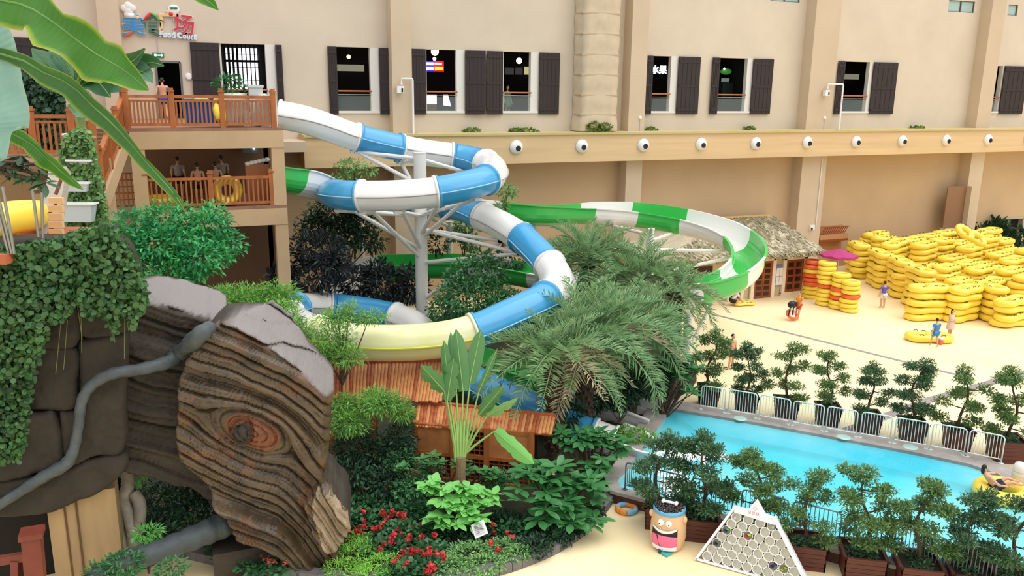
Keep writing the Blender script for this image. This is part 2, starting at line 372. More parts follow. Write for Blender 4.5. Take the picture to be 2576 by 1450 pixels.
window(1, *WIN[0], [(X(484), X(556), 0), (X(696), X(712), 0)])
window(2, *WIN[1], [(X(826), X(848), 0.), (X(954), X(981), -.18)])
window(3, *WIN[2], [(X(1031), X(1070), 0), (X(1169), X(1218), -.1)])
window(4, *WIN[3], [(X(1221), X(1263), .1), (X(1355), X(1405), 0)])
window(5, *WIN[4], [(X(1620), X(1639), 0), (X(1703), X(1757), 0)])
window(6, *WIN[5], [(X(1787), X(1806), .08), (X(1890), X(1940), 0)])
window(7, *WIN[6], [(X(2103), X(2120), 0), (X(2192), X(2252), 0)])
window(8, *WIN[7], [(X(2521), X(2580), 0)])
window(9, X(40)-1.2, X(40), [(X(40), X(156), 0)])
for i, (a, b, c, d) in enumerate(HIGH):
    w = thing('window_%d' % (10+i), ((a+b)/2, D, c), None, None, kind='structure'); fr = MB()
    for x in (a, b, (a+b)/2) if b-a > 1.2 else (a, b): fr.box((x, D+.1, (c+d)/2), (.07, .1, d-c))
    for z in (c, d): fr.box(((a+b)/2, D+.1, z), (b-a, .1, .07))
    part('frame', fr, mat('grey_alu', (95, 100, 100), rough=.4, metal=.4), w); part('pane', MB().box(((a+b)/2, D+.13, (c+d)/2), (b-a, .02, d-c)), mat('high_glass', (170, 195, 190), rough=.1), w)
# ================================================================= floor and pool
struct('floor', fl, M_FLOOR, label='cream coated pool deck floor')
def strip(n, a, b, w):
    a, b = G(*a), G(*b); mb = MB().bar(a+np.array([0, 0, .004]), b+np.array([0, 0, .004]), w, .012); struct('trim_%d' % n, mb, M_JOINT, label='grey drain strip in the floor')
strip(20, (1740, 778), (2440, 952), .22); strip(21, (2345, 1005), (2640, 922), .42); strip(22, (2060, 1110), (2345, 1005), .42)
ZW, ZR = .30, .40
POOLPX = [(1688, 1028), (1900, 1063), (2100, 1100), (2300, 1138), (2440, 1168), (2510, 1193), (2560, 1222), (2620, 1275), (2640, 1340), (2600, 1430), (2500, 1468), (2400, 1444), (2190, 1390), (1970, 1330), (1700, 1262), (1562, 1226), (1552, 1205), (1590, 1165)]
pool_in = poly_at(POOLPX, ZR)
def offset_poly(poly, d):
    p = np.array(poly); out = []
    n = len(p); area = 0.5*sum(p[i][0]*p[(i+1) % n][1]-p[(i+1) % n][0]*p[i][1] for i in range(n)); sg = 1 if area > 0 else -1
    for i in range(n):
        a, b, c = p[i-1], p[i], p[(i+1) % n]; e1 = (b-a)/np.linalg.norm(b-a); e2 = (c-b)/np.linalg.norm(c-b)
        n1 = np.array([e1[1], -e1[0]])*sg; n2 = np.array([e2[1], -e2[0]])*sg; nn = n1+n2; nn /= np.linalg.norm(nn); dd = d[i] if not np.isscalar(d) else d
        out.append(b+nn*dd/max(.4, nn @ n1))
    return [tuple(q) for q in out]
pw = [.85]*8+[.36]*9+[.5]
pool_out = offset_poly(pool_in, pw)
M_RIM = mat('pool_rim_stone', (160, 152, 146), rough=.7, var=.25, vscale=1.2, bump=.1)
M_BASIN = mat('pool_basin', (70, 205, 230), rough=.5, var=.2, vscale=8)
pool = thing('swimming_pool', (*np.mean(np.array(pool_in), 0), 0), 'turquoise pool between the two rows of potted trees', 'pool')
n = len(pool_in)
rim = MB(); rim.add([(x, y, ZR) for x, y in pool_in]+[(x, y, ZR) for x, y in pool_out]+[(x, y, .0) for x, y in pool_in]+[(x, y, ZR-.1) for x, y in pool_out],
    [(i, (i+1) % n, n+(i+1) % n, n+i) for i in range(n)]+[(i, 2*n+i, 2*n+(i+1) % n, (i+1) % n) for i in range(n)]+[(n+i, n+(i+1) % n, 3*n+(i+1) % n, 3*n+i) for i in range(n)])
part('rim', rim, M_RIM, pool)
po2 = offset_poly(pool_in, [w-.04 for w in pw])
def skirt(a, b, k):
    mb = MB(); mb.add([(*a, 0), (*b, 0), (*b, ZR-.1), (*a, ZR-.1)], [(0, 1, 2, 3)]); return mb
for i in range(n):
    a, b = np.array(po2[i]), np.array(po2[(i+1) % n])
    part('skirting_board', skirt(a, b, i), mat('skirting_wood', (84, 46, 34), rough=.6, var=.2, vscale=2), pool)
part('basin', MB().add([(x, y, .02) for x, y in pool_in], [tuple(range(n))]), M_BASIN, pool)
# water: subdivided surface with small waves
mw = bpy.data.materials.new('pool_water'); mw.use_nodes = True; t = mw.node_tree; b = t.nodes['Principled BSDF']
b.inputs['Roughness'].default_value = .06; b.inputs['Alpha'].default_value = .62; b.inputs['IOR'].default_value = 1.33
tcn = t.nodes.new('ShaderNodeTexCoord'); n1 = t.nodes.new('ShaderNodeTexNoise'); n1.inputs['Scale'].default_value = .16; n1.inputs['Detail'].default_value = 3
mx = t.nodes.new('ShaderNodeMix'); mx.data_type = 'RGBA'; mx.inputs[6].default_value = (*s2l((84, 220, 240)), 1); mx.inputs[7].default_value = (*s2l((150, 242, 250)), 1)
t.links.new(tcn.outputs['Object'], n1.inputs['Vector']); rr = t.nodes.new('ShaderNodeMapRange'); rr.inputs[1].default_value = .4; rr.inputs[2].default_value = .6; t.links.new(n1.outputs['Fac'], rr.inputs[0]); t.links.new(rr.outputs[0], mx.inputs[0]); t.links.new(mx.outputs[2], b.inputs['Base Color'])
n2 = t.nodes.new('ShaderNodeTexNoise'); n2.inputs['Scale'].default_value = 2.2; n2.inputs['Detail'].default_value = 4; t.links.new(tcn.outputs['Object'], n2.inputs['Vector'])
bp = t.nodes.new('ShaderNodeBump'); bp.inputs['Strength'].default_value = .25; bp.inputs['Distance'].default_value = .1; t.links.new(n2.outputs['Fac'], bp.inputs['Height']); t.links.new(bp.outputs[0], b.inputs['Normal'])
part('water', MB().add([(x, y, ZW) for x, y in pool_in], [tuple(range(n))]), mw, pool)
# entry step band of deeper tile along the far edge
far = [pool_in[i] for i in range(0, 8)]; off = offset_poly(pool_in, [-1.3]*n)
band = MB()
for i in range(7): band.add([(*pool_in[i], .24), (*pool_in[i+1], .24), (*off[i+1], .24), (*off[i], .24)], [(0, 1, 2, 3)])
part('bench_step', band, mat('tile_band', (30, 150, 190), rough=.4, var=.3, vscale=14), pool)
# floor lights / inlets on the rim
for k, (x, y) in enumerate([(1862, 1053), (2122, 1100), (2290, 1125)]):
    p = G(x, y, ZR); single('rim_inlet', MB().lathe([(0, .02), (.2, .02), (.24, 0), (.24, -.0)], 20, c=p), mat('inlet_white', (170, 205, 195), rough=.3), 'pale round inlet cover on the far pool rim, %s' % ['leftmost', 'middle one', 'rightmost'][k], 'cover', 'pool rim covers')
# foam where the slides splash
rg = np.random.default_rng(5); fm = MB()
for k in range(260):
    t_ = rg.random(); x = 1640+rg.normal(70, 60)*1; y = 1128+(x-1640)*.12+rg.normal(0, 10)
    if x < 1655: continue
    p = G(x, y, ZW+.01); fm.ball(p, (rg.uniform(.05, .16), rg.uniform(.05, .16), .03), 6, 4)
for k in range(160):
    x = 1700+rg.normal(0, 22); y = 1215+rg.normal(0, 18); p = G(x, y, ZW+.01); fm.ball(p, (rg.uniform(.05, .14), rg.uniform(.05, .14), .03), 6, 4)
single('splash_foam', fm, mat('foam', (250, 252, 252), rough=.8), 'white foam where the slide chutes splash into the pool', 'foam', kind='stuff')

# ================================================================= blue and white tube slide
DT = 1.17; RT_ = DT/2
M_SW = mat('slide_white', (238, 236, 232), rough=.28, coat=.3)
M_SC = mat('slide_cream', (232, 228, 196), rough=.35, coat=.2, var=.35, vscale=.6, rgb2=(214, 216, 140))
M_SB = mat('slide_blue', (62, 156, 206), rough=.28, coat=.3)
M_SG = mat('slide_green', (62, 188, 84), rough=.3, coat=.3)
M_SEAMB = mat('slide_seam_pale', (150, 200, 226), rough=.4); M_SEAMW = mat('slide_seam_grey', (150, 148, 144), rough=.5)
M_RIBY = mat('slide_seam_yellow', (200, 205, 60), rough=.4)
BL = [ # px, py, depth, colour of the piece starting here
 (700, 289, 34.0, 'w'), (760, 300, 34.2, 0), (830, 322, 34.8, 0), (895, 346, 35.4, 'b'), (1008, 373, 36.4, 'w'), (1080, 386, 37.2, 0), (1138, 393, 37.8, 'b'), (1195, 403, 37.6, 0), (1222, 411, 36.9, 'w'),
 (1241, 424, 35.6, 0), (1240, 440, 34.3, 0), (1226, 452, 33.4, 'b'), (1170, 468, 32.5, 0), (1100, 483, 32.1, 'w'), (1000, 492, 31.9, 0), (907, 493, 32.0, 'b'), (862, 491, 32.6, 0), (838, 488, 33.7, 0), (840, 488, 35.2, 'w'),
 (875, 492, 36.8, 0), (950, 500, 37.8, 'b'), (1050, 510, 37.8, 'w'), (1125, 517, 37.0, 'b'), (1175, 528, 36.0, 0), (1214, 545, 35.0, 'w'), (1262, 567, 34.0, 0), (1312, 598, 33.0, 'b'), (1350, 634, 32.0, 0), (1382, 668, 31.2, 'w'),
 (1402, 700, 30.2, 0), (1399, 732, 29.0, 0), (1375, 752, 28.1, 'b'), (1330, 775, 27.4, 0), (1270, 803, 26.9, 0), (1195, 836, 26.5, 'c'), (1100, 857, 26.3, 0), (980, 864, 26.2, 0), (880, 858, 26.4, 0), (800, 842, 27.2, 'w'), (745, 815, 28.8, 0),
 (722, 790, 31.0, 'b'), (745, 775, 33.3, 'w'), (790, 771, 34.6, 0), (832, 772, 35.2, 'b'), (915, 782, 35.4, 0), (995, 798, 35.0, 'w'), (1050, 822, 34.0, 0), (1090, 865, 32.8, 'b'), (1130, 915, 31.6, 0), (1180, 952, 30.6, 0), (1240, 985, 29.8, 0), (1310, 1014, 29.0, 0), (1375, 1046, 28.4, 'b'), (1440, 1080, 27.9, 0), (1490, 1098, 27.7, 'w'), (1545, 1118, 27.5, 0)]
def sweep_frames(pts):
    T = np.gradient(pts, axis=0); T /= np.linalg.norm(T, axis=1)[:, None]
    S = np.cross(T, np.array([0, 0, 1.0])); S /= np.linalg.norm(S, axis=1)[:, None]; U = np.cross(S, T); return T, S, U
bp3 = np.array([P(x, y, d) for x, y, d, c in BL]); SUB = 10
cl = catmull(bp3, SUB)
# gentle smoothing
for _ in range(12): cl[1:-1] = .25*cl[:-2]+.5*cl[1:-1]+.25*cl[2:]
T_, S_, U_ = sweep_frames(cl)
brk = [i*SUB for i, b_ in enumerate(BL) if b_[3]]+[len(cl)-1]; cols = [b_[3] for b_ in BL if b_[3]]
slide = thing('tube_slide', (*cl[0][:2], 0), 'enclosed blue and white tube water slide winding round the white mast', 'water slide')
ang = np.linspace(0, 2*math.pi, 28, endpoint=False)
for bi, (i0, i1) in enumerate(zip(brk, brk[1:])):
    c = cols[bi]; mb = MB(); ids = list(range(i0, i1+1)); prof = []
    rings = []
    for q, i in enumerate(ids):
        rings.append((i, RT_))
    vs_ = []
    fl_w = .07
    seq = [(i0, RT_, 0), (i0, RT_+fl_w, 0), (i0, RT_+fl_w, .09), (i0, RT_, .09)]+[(i, RT_, 0) for i in ids[1:-1]]+[(i1, RT_, -.09), (i1, RT_+fl_w, -.09), (i1, RT_+fl_w, -.005), (i1, RT_, -.005)]
    for (i, r, o) in seq:
        cc = cl[i]+T_[i]*o
        rr = np.full(28, r)
        if r == RT_: 
            rr[0] += .05; rr[14] += .05              # moulded side seam
        vs_.append(cc+rr[:, None]*(np.cos(ang)[:, None]*S_[i]+np.sin(ang)[:, None]*U_[i]))
    k = len(vs_); f = [(a*28+j, a*28+(j+1) % 28, (a+1)*28+(j+1) % 28, (a+1)*28+j) for a in range(k-1) for j in range(28)]
    mb.add(np.concatenate(vs_), f)
    if bi == 0: mb.f.append(tuple(range(28))[::-1])
    o = part('tube_section', mb, {'w': M_SW, 'b': M_SB, 'c': M_SC}[c], slide, smooth=True, label={'w': 'white tube section', 'b': 'blue tube section', 'c': 'cream tube section with greenish weathering'}[c])
    o.data.polygons.foreach_set('use_smooth', [True]*len(o.data.polygons))
    for s_ in (0, 14):
        part('seam', MB().tube([cl[i]+(RT_+.05)*(math.cos(ang[s_])*S_[i]) for i in ids], .035 if c == 'c' else .024, 6), M_RIBY if c == 'c' else (M_SEAMB if c == 'b' else M_SEAMW), o)
# open white run-out chute of the tube slide
def chute(name, pts, prof_fn, mt, parent, lab=None, thick=.05):
    T, S, U = sweep_frames(pts); rows = []; k = len(pts)
    for i in range(k):
        pr = prof_fn(i/(k-1)); inner = np.array(pr); 
        rows.append(np.array([pts[i]+a*S[i]+b*U[i] for a, b in inner]))
    pts3 = np.array(rows); mb = MB(); mb.grid(pts3)
    o = part(name, mb, mt, parent, smooth=True, label=lab)
    md = o.modifiers.new('thick', 'SOLIDIFY'); md.thickness = thick; md.offset = 0
    return o
def uprof(w, hl, hr, n=12, rim=.1):
    a = np.linspace(math.pi, 2*math.pi, n); p = [(w*math.cos(q), w*.62*math.sin(q)) for q in a]
    return [(-w-rim, hl), (-w, hl)]+p+[(w, hr), (w+rim, hr)]
ex = catmull(np.array([cl[-2], P(1575, 1130, 27.2), P(1615, 1150, 26.9), P(1660, 1163, 26.8)]), 8)
chute('runout', ex, lambda t: uprof(.62, .5, .5), M_SW, slide, 'open white run-out chute')

# ================================================================= green and white open flume
GR = [(690, 452, 33.6, 'g'), (745, 464, 34.2, 'w'), (800, 480, 35.5, 0), (860, 494, 37.5, 'g'), (950, 508, 39.5, 'w'), (1060, 518, 40.8, 'g'), (1160, 527, 41.2, 'w'), (1262, 536, 41.2, 'g'), (1360, 545, 41.5, 0), (1478, 543, 43.0, 'w'), (1595, 551, 44.0, 'g'), (1718, 570, 43.6, 'w'), (1800, 592, 42.4, 0), (1852, 616, 41.0, 'g'), (1880, 648, 39.3, 'g'),
 (1880, 680, 37.8, 'w'), (1845, 712, 36.6, 'g'), (1790, 733, 35.9, 0), (1752, 743, 35.6, 'w'), (1690, 752, 35.6, 0), (1600, 748, 36.2, 'g'), (1500, 732, 37.4, 'w'), (1420, 718, 38.6, 0), (1345, 705, 39.6, 'g'), (1275, 692, 40.4, 'w'), (1185, 682, 41.0, 'g'), (1070, 680, 41.2, 0), (960, 688, 40.6, 'w'), (885, 712, 39.9, 0), (850, 748, 38.8, 0), (862, 798, 37.6, 'g'), (915, 842, 36.2, 'w'), (1000, 868, 34.9, 'g'), (1090, 886, 34.0, 'w'), (1180, 912, 33.2, 'g'), (1270, 940, 32.4, 0), (1360, 970, 31.6, 0), (1430, 996, 31.0, 'w'), (1510, 1022, 30.4, 0), (1580, 1045, 30.0, 0), (1645, 1070, 29.6, 0)]
gp = np.array([P(x, y, d) for x, y, d, c in GR]); gl = catmull(gp, SUB)
for _ in range(10): gl[1:-1] = .25*gl[:-2]+.5*gl[1:-1]+.25*gl[2:]
flume = thing('open_flume_slide', (*gl[0][:2], 0), 'open green and white flume slide sweeping round beyond the palms', 'water slide')
gT, gS, gU = sweep_frames(gl)
curv = np.gradient(gT, axis=0); side = (curv*gS).sum(1)
side = np.convolve(side, np.ones(25)/25, 'same'); bank = np.clip(side*14, -1, 1)
gb = [i*SUB for i, b_ in enumerate(GR) if b_[3]]+[len(gl)-1]; gc = [b_[3] for b_ in GR if b_[3]]
for bi, (i0, i1) in enumerate(zip(gb, gb[1:])):
    mb = MB(); rows = []
    for i in range(i0, i1+1):
        hl = .30+.5*max(0, bank[i]); hr = .30+.5*max(0, -bank[i])         # outer wall is taller in the curves
        w = .68; n_ = 13; a = np.linspace(math.pi, 2*math.pi, n_)
        pr = [(-w-.13, hl-.02), (-w-.13, hl+.03), (-w, hl+.03), (-w, .02), (-w+.05, 0.0)]+[((w-.05)*math.cos(q), .5*math.sin(q)-.02) for q in a[1:-1]]+[(w-.05, 0.0), (w, .02), (w, hr+.03), (w+.13, hr+.03), (w+.13, hr-.02)]
        th = [(w+.05, hr-.02), (w+.05, 0)]+[((w+.03)*math.cos(q), .56*math.sin(q)-.03) for q in a[::-1][1:-1]]+[(-w-.05, 0), (-w-.05, hl-.02)]
        pr = pr+th
        rows.append([gl[i]+x*gS[i]+z*gU[i]+np.array([0, 0, .15]) for x, z in pr])
    rows = np.array(rows); k, q = rows.shape[:2]
    f = [(a*q+j, a*q+(j+1) % q, (a+1)*q+(j+1) % q, (a+1)*q+j) for a in range(k-1) for j in range(q)]
    f += [tuple(range(q)), tuple((k-1)*q+j for j in range(q))[::-1]]
    mb.add(rows.reshape(-1, 3), f)
    part('flume_section', mb, {'w': M_SW, 'g': M_SG}[gc[bi]], flume, smooth=False, label={'w': 'white flume section', 'g': 'green flume section'}[gc[bi]])

# ================================================================= masts and struts
def nearest(pl, px, py):
    q = np.array([PR(p) for p in pl]); return int(np.argmin((q[:, 0]-px)**2+(q[:, 1]-py)**2))
def mast(px, ptop, dep, r, label, arms, name='slide_mast', zb=0.0):
    top = P(px, ptop, dep); b = thing(name, (top[0], top[1], zb), label, 'mast', 'white steel masts that carry the slides')
    part('pole', MB().tube([(top[0], top[1], zb), top], r, 20), M_OFFW, b, smooth=False)
    part('cap', MB().lathe([(0, .05), (r*1.05, .05), (r*1.05, 0), (0, 0)], 20, c=top), M_OFFW, b)
    part('base_plate', MB().box((top[0], top[1], zb+.06), (r*3.6, r*3.6, .12)), M_OFFW, b)
    for (za, tgt) in arms:
        a = np.array([top[0], top[1], za]); part('strut', MB().tube([a, tgt], .085, 8), M_OFFW, b)
        part('saddle', MB().box(tgt, (.3, .3, .12)), M_OFFW, b)
    return b
def under(pl, fr, px, py, r=RT_):
    i = nearest(pl, px, py); return pl[i]-np.array([0, 0, r+.06])
mt_ = P(1056, 386, 35.0); mz = mt_[2]
def lvl(py): return P(1056, py, 35.0)[2]
arms = []
for (px, py, za) in [(890, 345, 395), (1010, 372, 430), (1180, 400, 440)]:
    t_ = under(cl[:110], 0, px, py); arms += [(lvl(400), t_), (lvl(za+75), t_+(np.array([mt_[0], mt_[1], t_[2]])-t_)*.06)]
for (px, py, za) in [(850, 492, 640), (910, 492, 665), (1000, 492, 640), (1110, 482, 600), (1200, 462, 610)]:
    i = nearest(cl[100:180], px, py)+100; t_ = cl[i]-np.array([0, 0, RT_+.06]); arms += [(lvl(548), t_), (lvl(za), t_+(np.array([mt_[0], mt_[1], t_[2]])-t_)*.15)]
for (px, py, za) in [(1312, 598, 585), (1262, 567, 690)]:
    i = nearest(cl[210:290], px, py)+210; t_ = cl[i]-np.array([0, 0, RT_+.06]); arms += [(lvl(585), t_), (lvl(za+90), t_)]
mast(1056, 386, 35.0, .27, 'thick white steel mast with radiating struts inside the blue slide loop', arms)
def garm(px, py, a0, a1):
    i = nearest(gl[a0*SUB:a1*SUB], px, py)+a0*SUB; return gl[i]-np.array([0, 0, .45])
z_ = lambda px, py, d: P(px, py, d)[2]
mast(1637, 578, 38.6, .18, 'white steel mast behind the palm crowns holding the green flume', [(z_(1637, 592, 38.6), garm(1540, 545, 8, 11)), (z_(1637, 608, 38.6), garm(1690, 563, 9, 12)), (z_(1637, 630, 38.6), garm(1845, 612, 11, 14)), (z_(1637, 700, 38.6), garm(1835, 650, 12, 15)), (z_(1637, 720, 38.6), garm(1850, 700, 14, 17))])
mast(1733, 790, 35.4, .19, 'white steel mast on the deck beside the leftmost potted tree', [(z_(1733, 900, 35.4), garm(1800, 735, 15, 18)), (z_(1733, 800, 35.4), garm(1752, 745, 16, 19))])
mast(1130, 560, 42.5, .17, 'slim white steel mast behind the thick central mast', [(z_(1130, 570, 42.5), garm(1060, 520, 4, 7)), (z_(1130, 575, 42.5), garm(1260, 536, 6, 8))])
mast(907, 560, 42.0, .17, 'slim white steel mast behind the dark rubber shrubs', [(z_(907, 570, 42.), garm(900, 500, 3, 5)), (z_(907, 575, 42.), garm(860, 494, 2, 4))])
mast(1345, 560, 42.0, .15, 'short white steel mast right of the blue slide descent', [(z_(1345, 566, 42.), garm(1400, 545, 7, 9))])
# ================================================================= terrace building on the left
M_CONC = mat('terrace_plaster', (196, 166, 128), rough=.85, var=.08, vscale=.6, bump=.08)
M_DECK = mat('deck_brown', (150, 110, 86), rough=.7, var=.2, vscale=2)
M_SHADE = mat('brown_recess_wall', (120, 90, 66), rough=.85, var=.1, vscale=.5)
pr_ = G(712, 322, ZF); pl_ = G(325, 322, ZF); YP = (pr_[1]+pl_[1])/2; XR = W(712, 322, YP)[0]; XL = W(322, 322, YP)[0]
zl = W(685, 517, YP)[2]                        # lower deck floor
XLL = -16.0
def dslab(z, h, nm, mt, xl=XL, lab=None):
    struct(nm, MB().box(((xl+XR)/2, (YP+D)/2, z-h/2), (XR-xl, D-YP, h)), mt, label=lab)
dslab(ZF, .12, 'floor_terrace', M_DECK, XLL, 'brown terrace floor outside the food court door')
dslab(zl, .12, 'floor_lower_deck', M_DECK, XL, 'lower deck floor where riders queue')
fb = MB(); fb.box(((XL+XR)/2, YP+.15, ZF-.12-.33), (XR-XL, .3, .66)); struct('trim_30', fb, M_CONC, label='plaster edge beam of the upper terrace')
fb = MB(); fb.box(((XL+XR)/2, YP+.15, zl-.12-.33), (XR-XL, .3, .66)); struct('trim_31', fb, M_CONC, label='plaster edge beam of the lower deck')
cw = XR-W(684, 400, YP)[0]
for k, (x0, n_) in enumerate(((XR-cw, 'right'), (XL, 'left'))):
    struct('trim_%d' % (32+k), MB().box((x0+cw/2, YP+cw/2+.02, (ZF-.12)/2), (cw, cw, ZF-.12)), M_CONC, label='%s plaster column of the terrace' % n_)
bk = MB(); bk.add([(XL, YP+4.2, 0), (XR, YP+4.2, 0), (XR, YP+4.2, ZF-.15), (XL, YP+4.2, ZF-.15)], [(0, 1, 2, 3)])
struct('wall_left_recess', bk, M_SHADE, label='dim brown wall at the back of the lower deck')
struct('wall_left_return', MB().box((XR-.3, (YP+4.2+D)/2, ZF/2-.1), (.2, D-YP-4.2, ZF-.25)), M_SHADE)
# railings --------------------------------------------------------------
def railing(a, b, h, posts, nb, label, sub=True, z2=None, thick=1.0):
    """a,b floor points; posts at fractions; nb balusters per bay; parts are posts, rails and single balusters"""
    a, b = np.array(a, float), np.array(b, float); r = thing('wooden_railing', (a+b)/2, label, 'railing', 'orange-brown wooden railings'); L = np.linalg.norm((b-a)[:2]); d = (b-a)
    pw = .13*thick
    for t in posts:
        p = a+d*t; part('post', MB().box(p+np.array([0, 0, h*.5+.08]), (pw, pw, h+.16)).box(p+np.array([0, 0, h+.2]), (pw*1.25, pw*1.25, .06)).box(p+np.array([0, 0, h+.27]), (pw*.9, pw*.9, .08)), M_ORAIL, r)
    part('top_rail', MB().bar(a+[0, 0, h], b+[0, 0, h], .11*thick, .07*thick), M_ORAIL, r); part('bottom_rail', MB().bar(a+[0, 0, .13], b+[0, 0, .13], .07*thick, .07*thick), M_ORAIL, r)
    if sub: part('mid_rail', MB().bar(a+[0, 0, h*.86], b+[0, 0, h*.86], .06*thick, .05*thick), M_ORAIL, r)
    me = None; top = h*.86 if sub else h
    for t0, t1 in zip(posts, posts[1:]):
        for k in range(1, nb+1):
            p = a+d*(t0+(t1-t0)*k/(nb+1))
            if me is None:
                me = MB().box((0, 0, top/2+.06), (.045*thick, .045*thick, top-.12)).mesh('baluster'); me.materials.append(M_ORAIL)
            o = part('baluster', me, None, r, local=True); o.location = Vector(p-base_of(r))
    return r
fx = lambda px: W(px, 322, YP+.12)[0]
yr = YP+.12
railing((fx(322), yr, ZF), (fx(690), yr, ZF), 1.15, [0.0, (fx(437)-fx(322))/(fx(690)-fx(322)), (fx(562)-fx(322))/(fx(690)-fx(322)), 1], 11, 'upper terrace front railing with the blue sheet tied behind it', thick=1.5)
railing((fx(722)-.55, yr+7.5, ZF), (fx(722)-.55, D-.4, ZF), 1.15, [0, .5, 1], 9, 'side railing of the upper terrace behind the slide entrance', thick=1.3)
fl2 = lambda px: W(px, 517, YP+.12)[0]
railing((fl2(372), yr, zl), (fl2(686), yr, zl), 1.12, [0, .5, 1], 12, 'lower deck front railing with a yellow ring leaning behind it', sub=False, thick=1.4)
# stair flight from the terrace down to the left front
s0 = np.array([XL-.1, YP+.3, ZF]); s1 = P(258, 478, 27.5)
dirv = s1-s0
stair = thing('staircase', s0, 'outdoor staircase with plaster stringer descending from the terrace', 'stairs')
sd = np.cross(dirv, [0, 0, 1.0]); sd /= np.linalg.norm(sd)
if sd[0] > 0: sd = -sd
hz = np.linalg.norm(dirv[:2])
ns = 16
for k in range(ns):
    p = s0+dirv*(k+.5)/ns; q = p+sd*1.0
    mb = MB().box((q[0], q[1], p[2]-.05), (dirv[:2] @ dirv[:2])**.5 and (2.0, hz/ns*1.15, .06), rz=math.atan2(dirv[1], dirv[0])+math.pi/2); part('tread', mb, M_DECK, stair)
part('stringer', MB().bar(s0+[0, 0, -.35], s1+[0, 0, -.35], .25, .6), M_CONC, stair); part('stringer', MB().bar(s0+sd*2+[0, 0, -.35], s1+sd*2+[0, 0, -.35], .25, .6), M_CONC, stair)
railing(s0+[0, 0, .0], s1+[0, 0, .0], 1.15, [0, .34, .67, 1], 9, 'sloping stair railing left of the terrace', thick=1.5)
# landing and its railing
l0 = P(85, 392, 26.5); l1 = P(240, 392, 26.9)
struct('floor_landing', MB().box((l0+l1)/2+np.array([-3.6, .2, -.1]), (8.6, 5.0, .2)), M_DECK, label='stair landing on the left')
struct('trim_40', MB().box(((l0+l1)/2)*np.array([1, 1, 0])+np.array([1.0, 1.4, l0[2]/2-.1]), (.5, .5, l0[2]-.2)), M_CONC)
railing(l0+np.array([-1.2, 0, 0]), l1, 1.25, [0, .42, .8, 1], 6, 'landing railing in front of the ivy hedge', thick=1.6)
# dim crisscross screen below the stair
scr = thing('lattice_screen', W(268, 515, YP+1.0), 'dim brown lattice screen under the stairs', 'screen')
for k in range(7):
    x = W(268+k*11, 500, YP+1.0)[0]; part('slat', MB().box((x, YP+1.0, zl+.65), (.05, .05, 1.3)), M_ORAIL, scr)
for k in range(6): z = zl+.05+k*.25; part('slat', MB().box(((W(268, 500, YP+1)[0]+W(334, 500, YP+1)[0])/2, YP+1.03, z), (1.2, .04, .05)), M_ORAIL, scr)
# blue sheet, white bins, yellow rings on the terrace
M_YEL = mat('yellow_vinyl', (252, 222, 78), rough=.32, coat=.25); M_ORG = mat('orange_vinyl', (236, 104, 52), rough=.32, coat=.25)
bs = MB().box(((fx(467)+fx(553))/2, YP+.32, ZF+.56), (fx(553)-fx(467), .05, .98)); single('blue_sheet', bs, mat('blue_sheet', (44, 116, 232), rough=.5), 'blue plastic sheet fixed behind the upper terrace railing', 'sheet')
wbx = MB()
for k in range(6):
    x = fx(573)+(fx(633)-fx(573))*(k+.5)/6; wbx.box((x, YP+.35, ZF+.56), ((fx(633)-fx(573))/6-.03, .06, .98))
single('white_board_screen', wbx, M_OFFW, 'white ribbed panel behind the terrace railing near the slide entrance', 'panel')
def ring_mesh(Rr, r, sq=1.0): return MB().torus((0, 0, 0), Rr, r, 28, 12, sq)
def ring_thing(loc, Rr, r, m_, label, grp=None, rot=None):
    me = ring_mesh(Rr, r).mesh('swim_ring', smooth=True); me.materials.append(m_)
    o = bpy.data.objects.new('swim_ring', me); col.objects.link(o); o.location = Vector(loc)
    if rot: o.rotation_euler = rot
    return tag(o, label, 'swim ring', grp)
ring_thing((fx(559), YP+.55, ZF+.62), .40, .17, M_YEL, 'yellow swim ring standing on edge by the terrace post', rot=(R(84), 0, R(70)))
ring_thing((fl2(575), YP+.38, zl+.60), .41, .18, M_YEL, 'yellow swim ring leaning on the lower deck railing', rot=(R(83), 0, 0))
ring_thing((fl2(405), YP+1.2, zl+.2), .55, .2, M_YEL, 'yellow swim ring lying on the lower deck floor at the left column')
ring_thing((fx(515), YP+1.0, ZF+1.02-.42), .38, .17, M_YEL, 'yellow swim ring behind the blue sheet', rot=(R(80), 0, R(10)))
pt = thing('white_planter', (fx(598), YP+1.3, ZF), 'white round planter with a leafy plant on the upper terrace', 'planter')
c0 = np.array([fx(598), YP+1.3, ZF])
part('bowl', MB().lathe([(.0, 0), (.32, 0), (.42, .5), (.50, 1.15), (.50, 1.28), (.42, 1.28), (.40, 1.1), (0, 1.1)], 24, c=c0), M_OFFW, pt, smooth=True)
part('foliage', cloud([(c0+[-.15, 0, 1.6], (.62, .5, .35))], 260, .2, 'oval', 3), leafmat('terrace_plant', (50, 110, 62)), pt, kind='stuff')
bn = thing('white_bin', (fx(653), YP+.9, ZF), 'pale grey square bin standing on the upper terrace', 'bin'); c0 = np.array([fx(653), YP+.9, ZF])
part('body', MB().box(c0+[0, 0, .75], (.5, .5, 1.5), taper=.85), mat('pale_grey', (205, 214, 212)), bn); part('lid', MB().box(c0+[0, 0, 1.55], (.58, .58, .1)), mat('pale_grey', (205, 214, 212)), bn)
bn2 = thing('small_white_bin', (fx(672), YP+.6, ZF), 'small white bin beside the slide entrance on the terrace', 'bin'); c0 = np.array([fx(672), YP+.6, ZF])
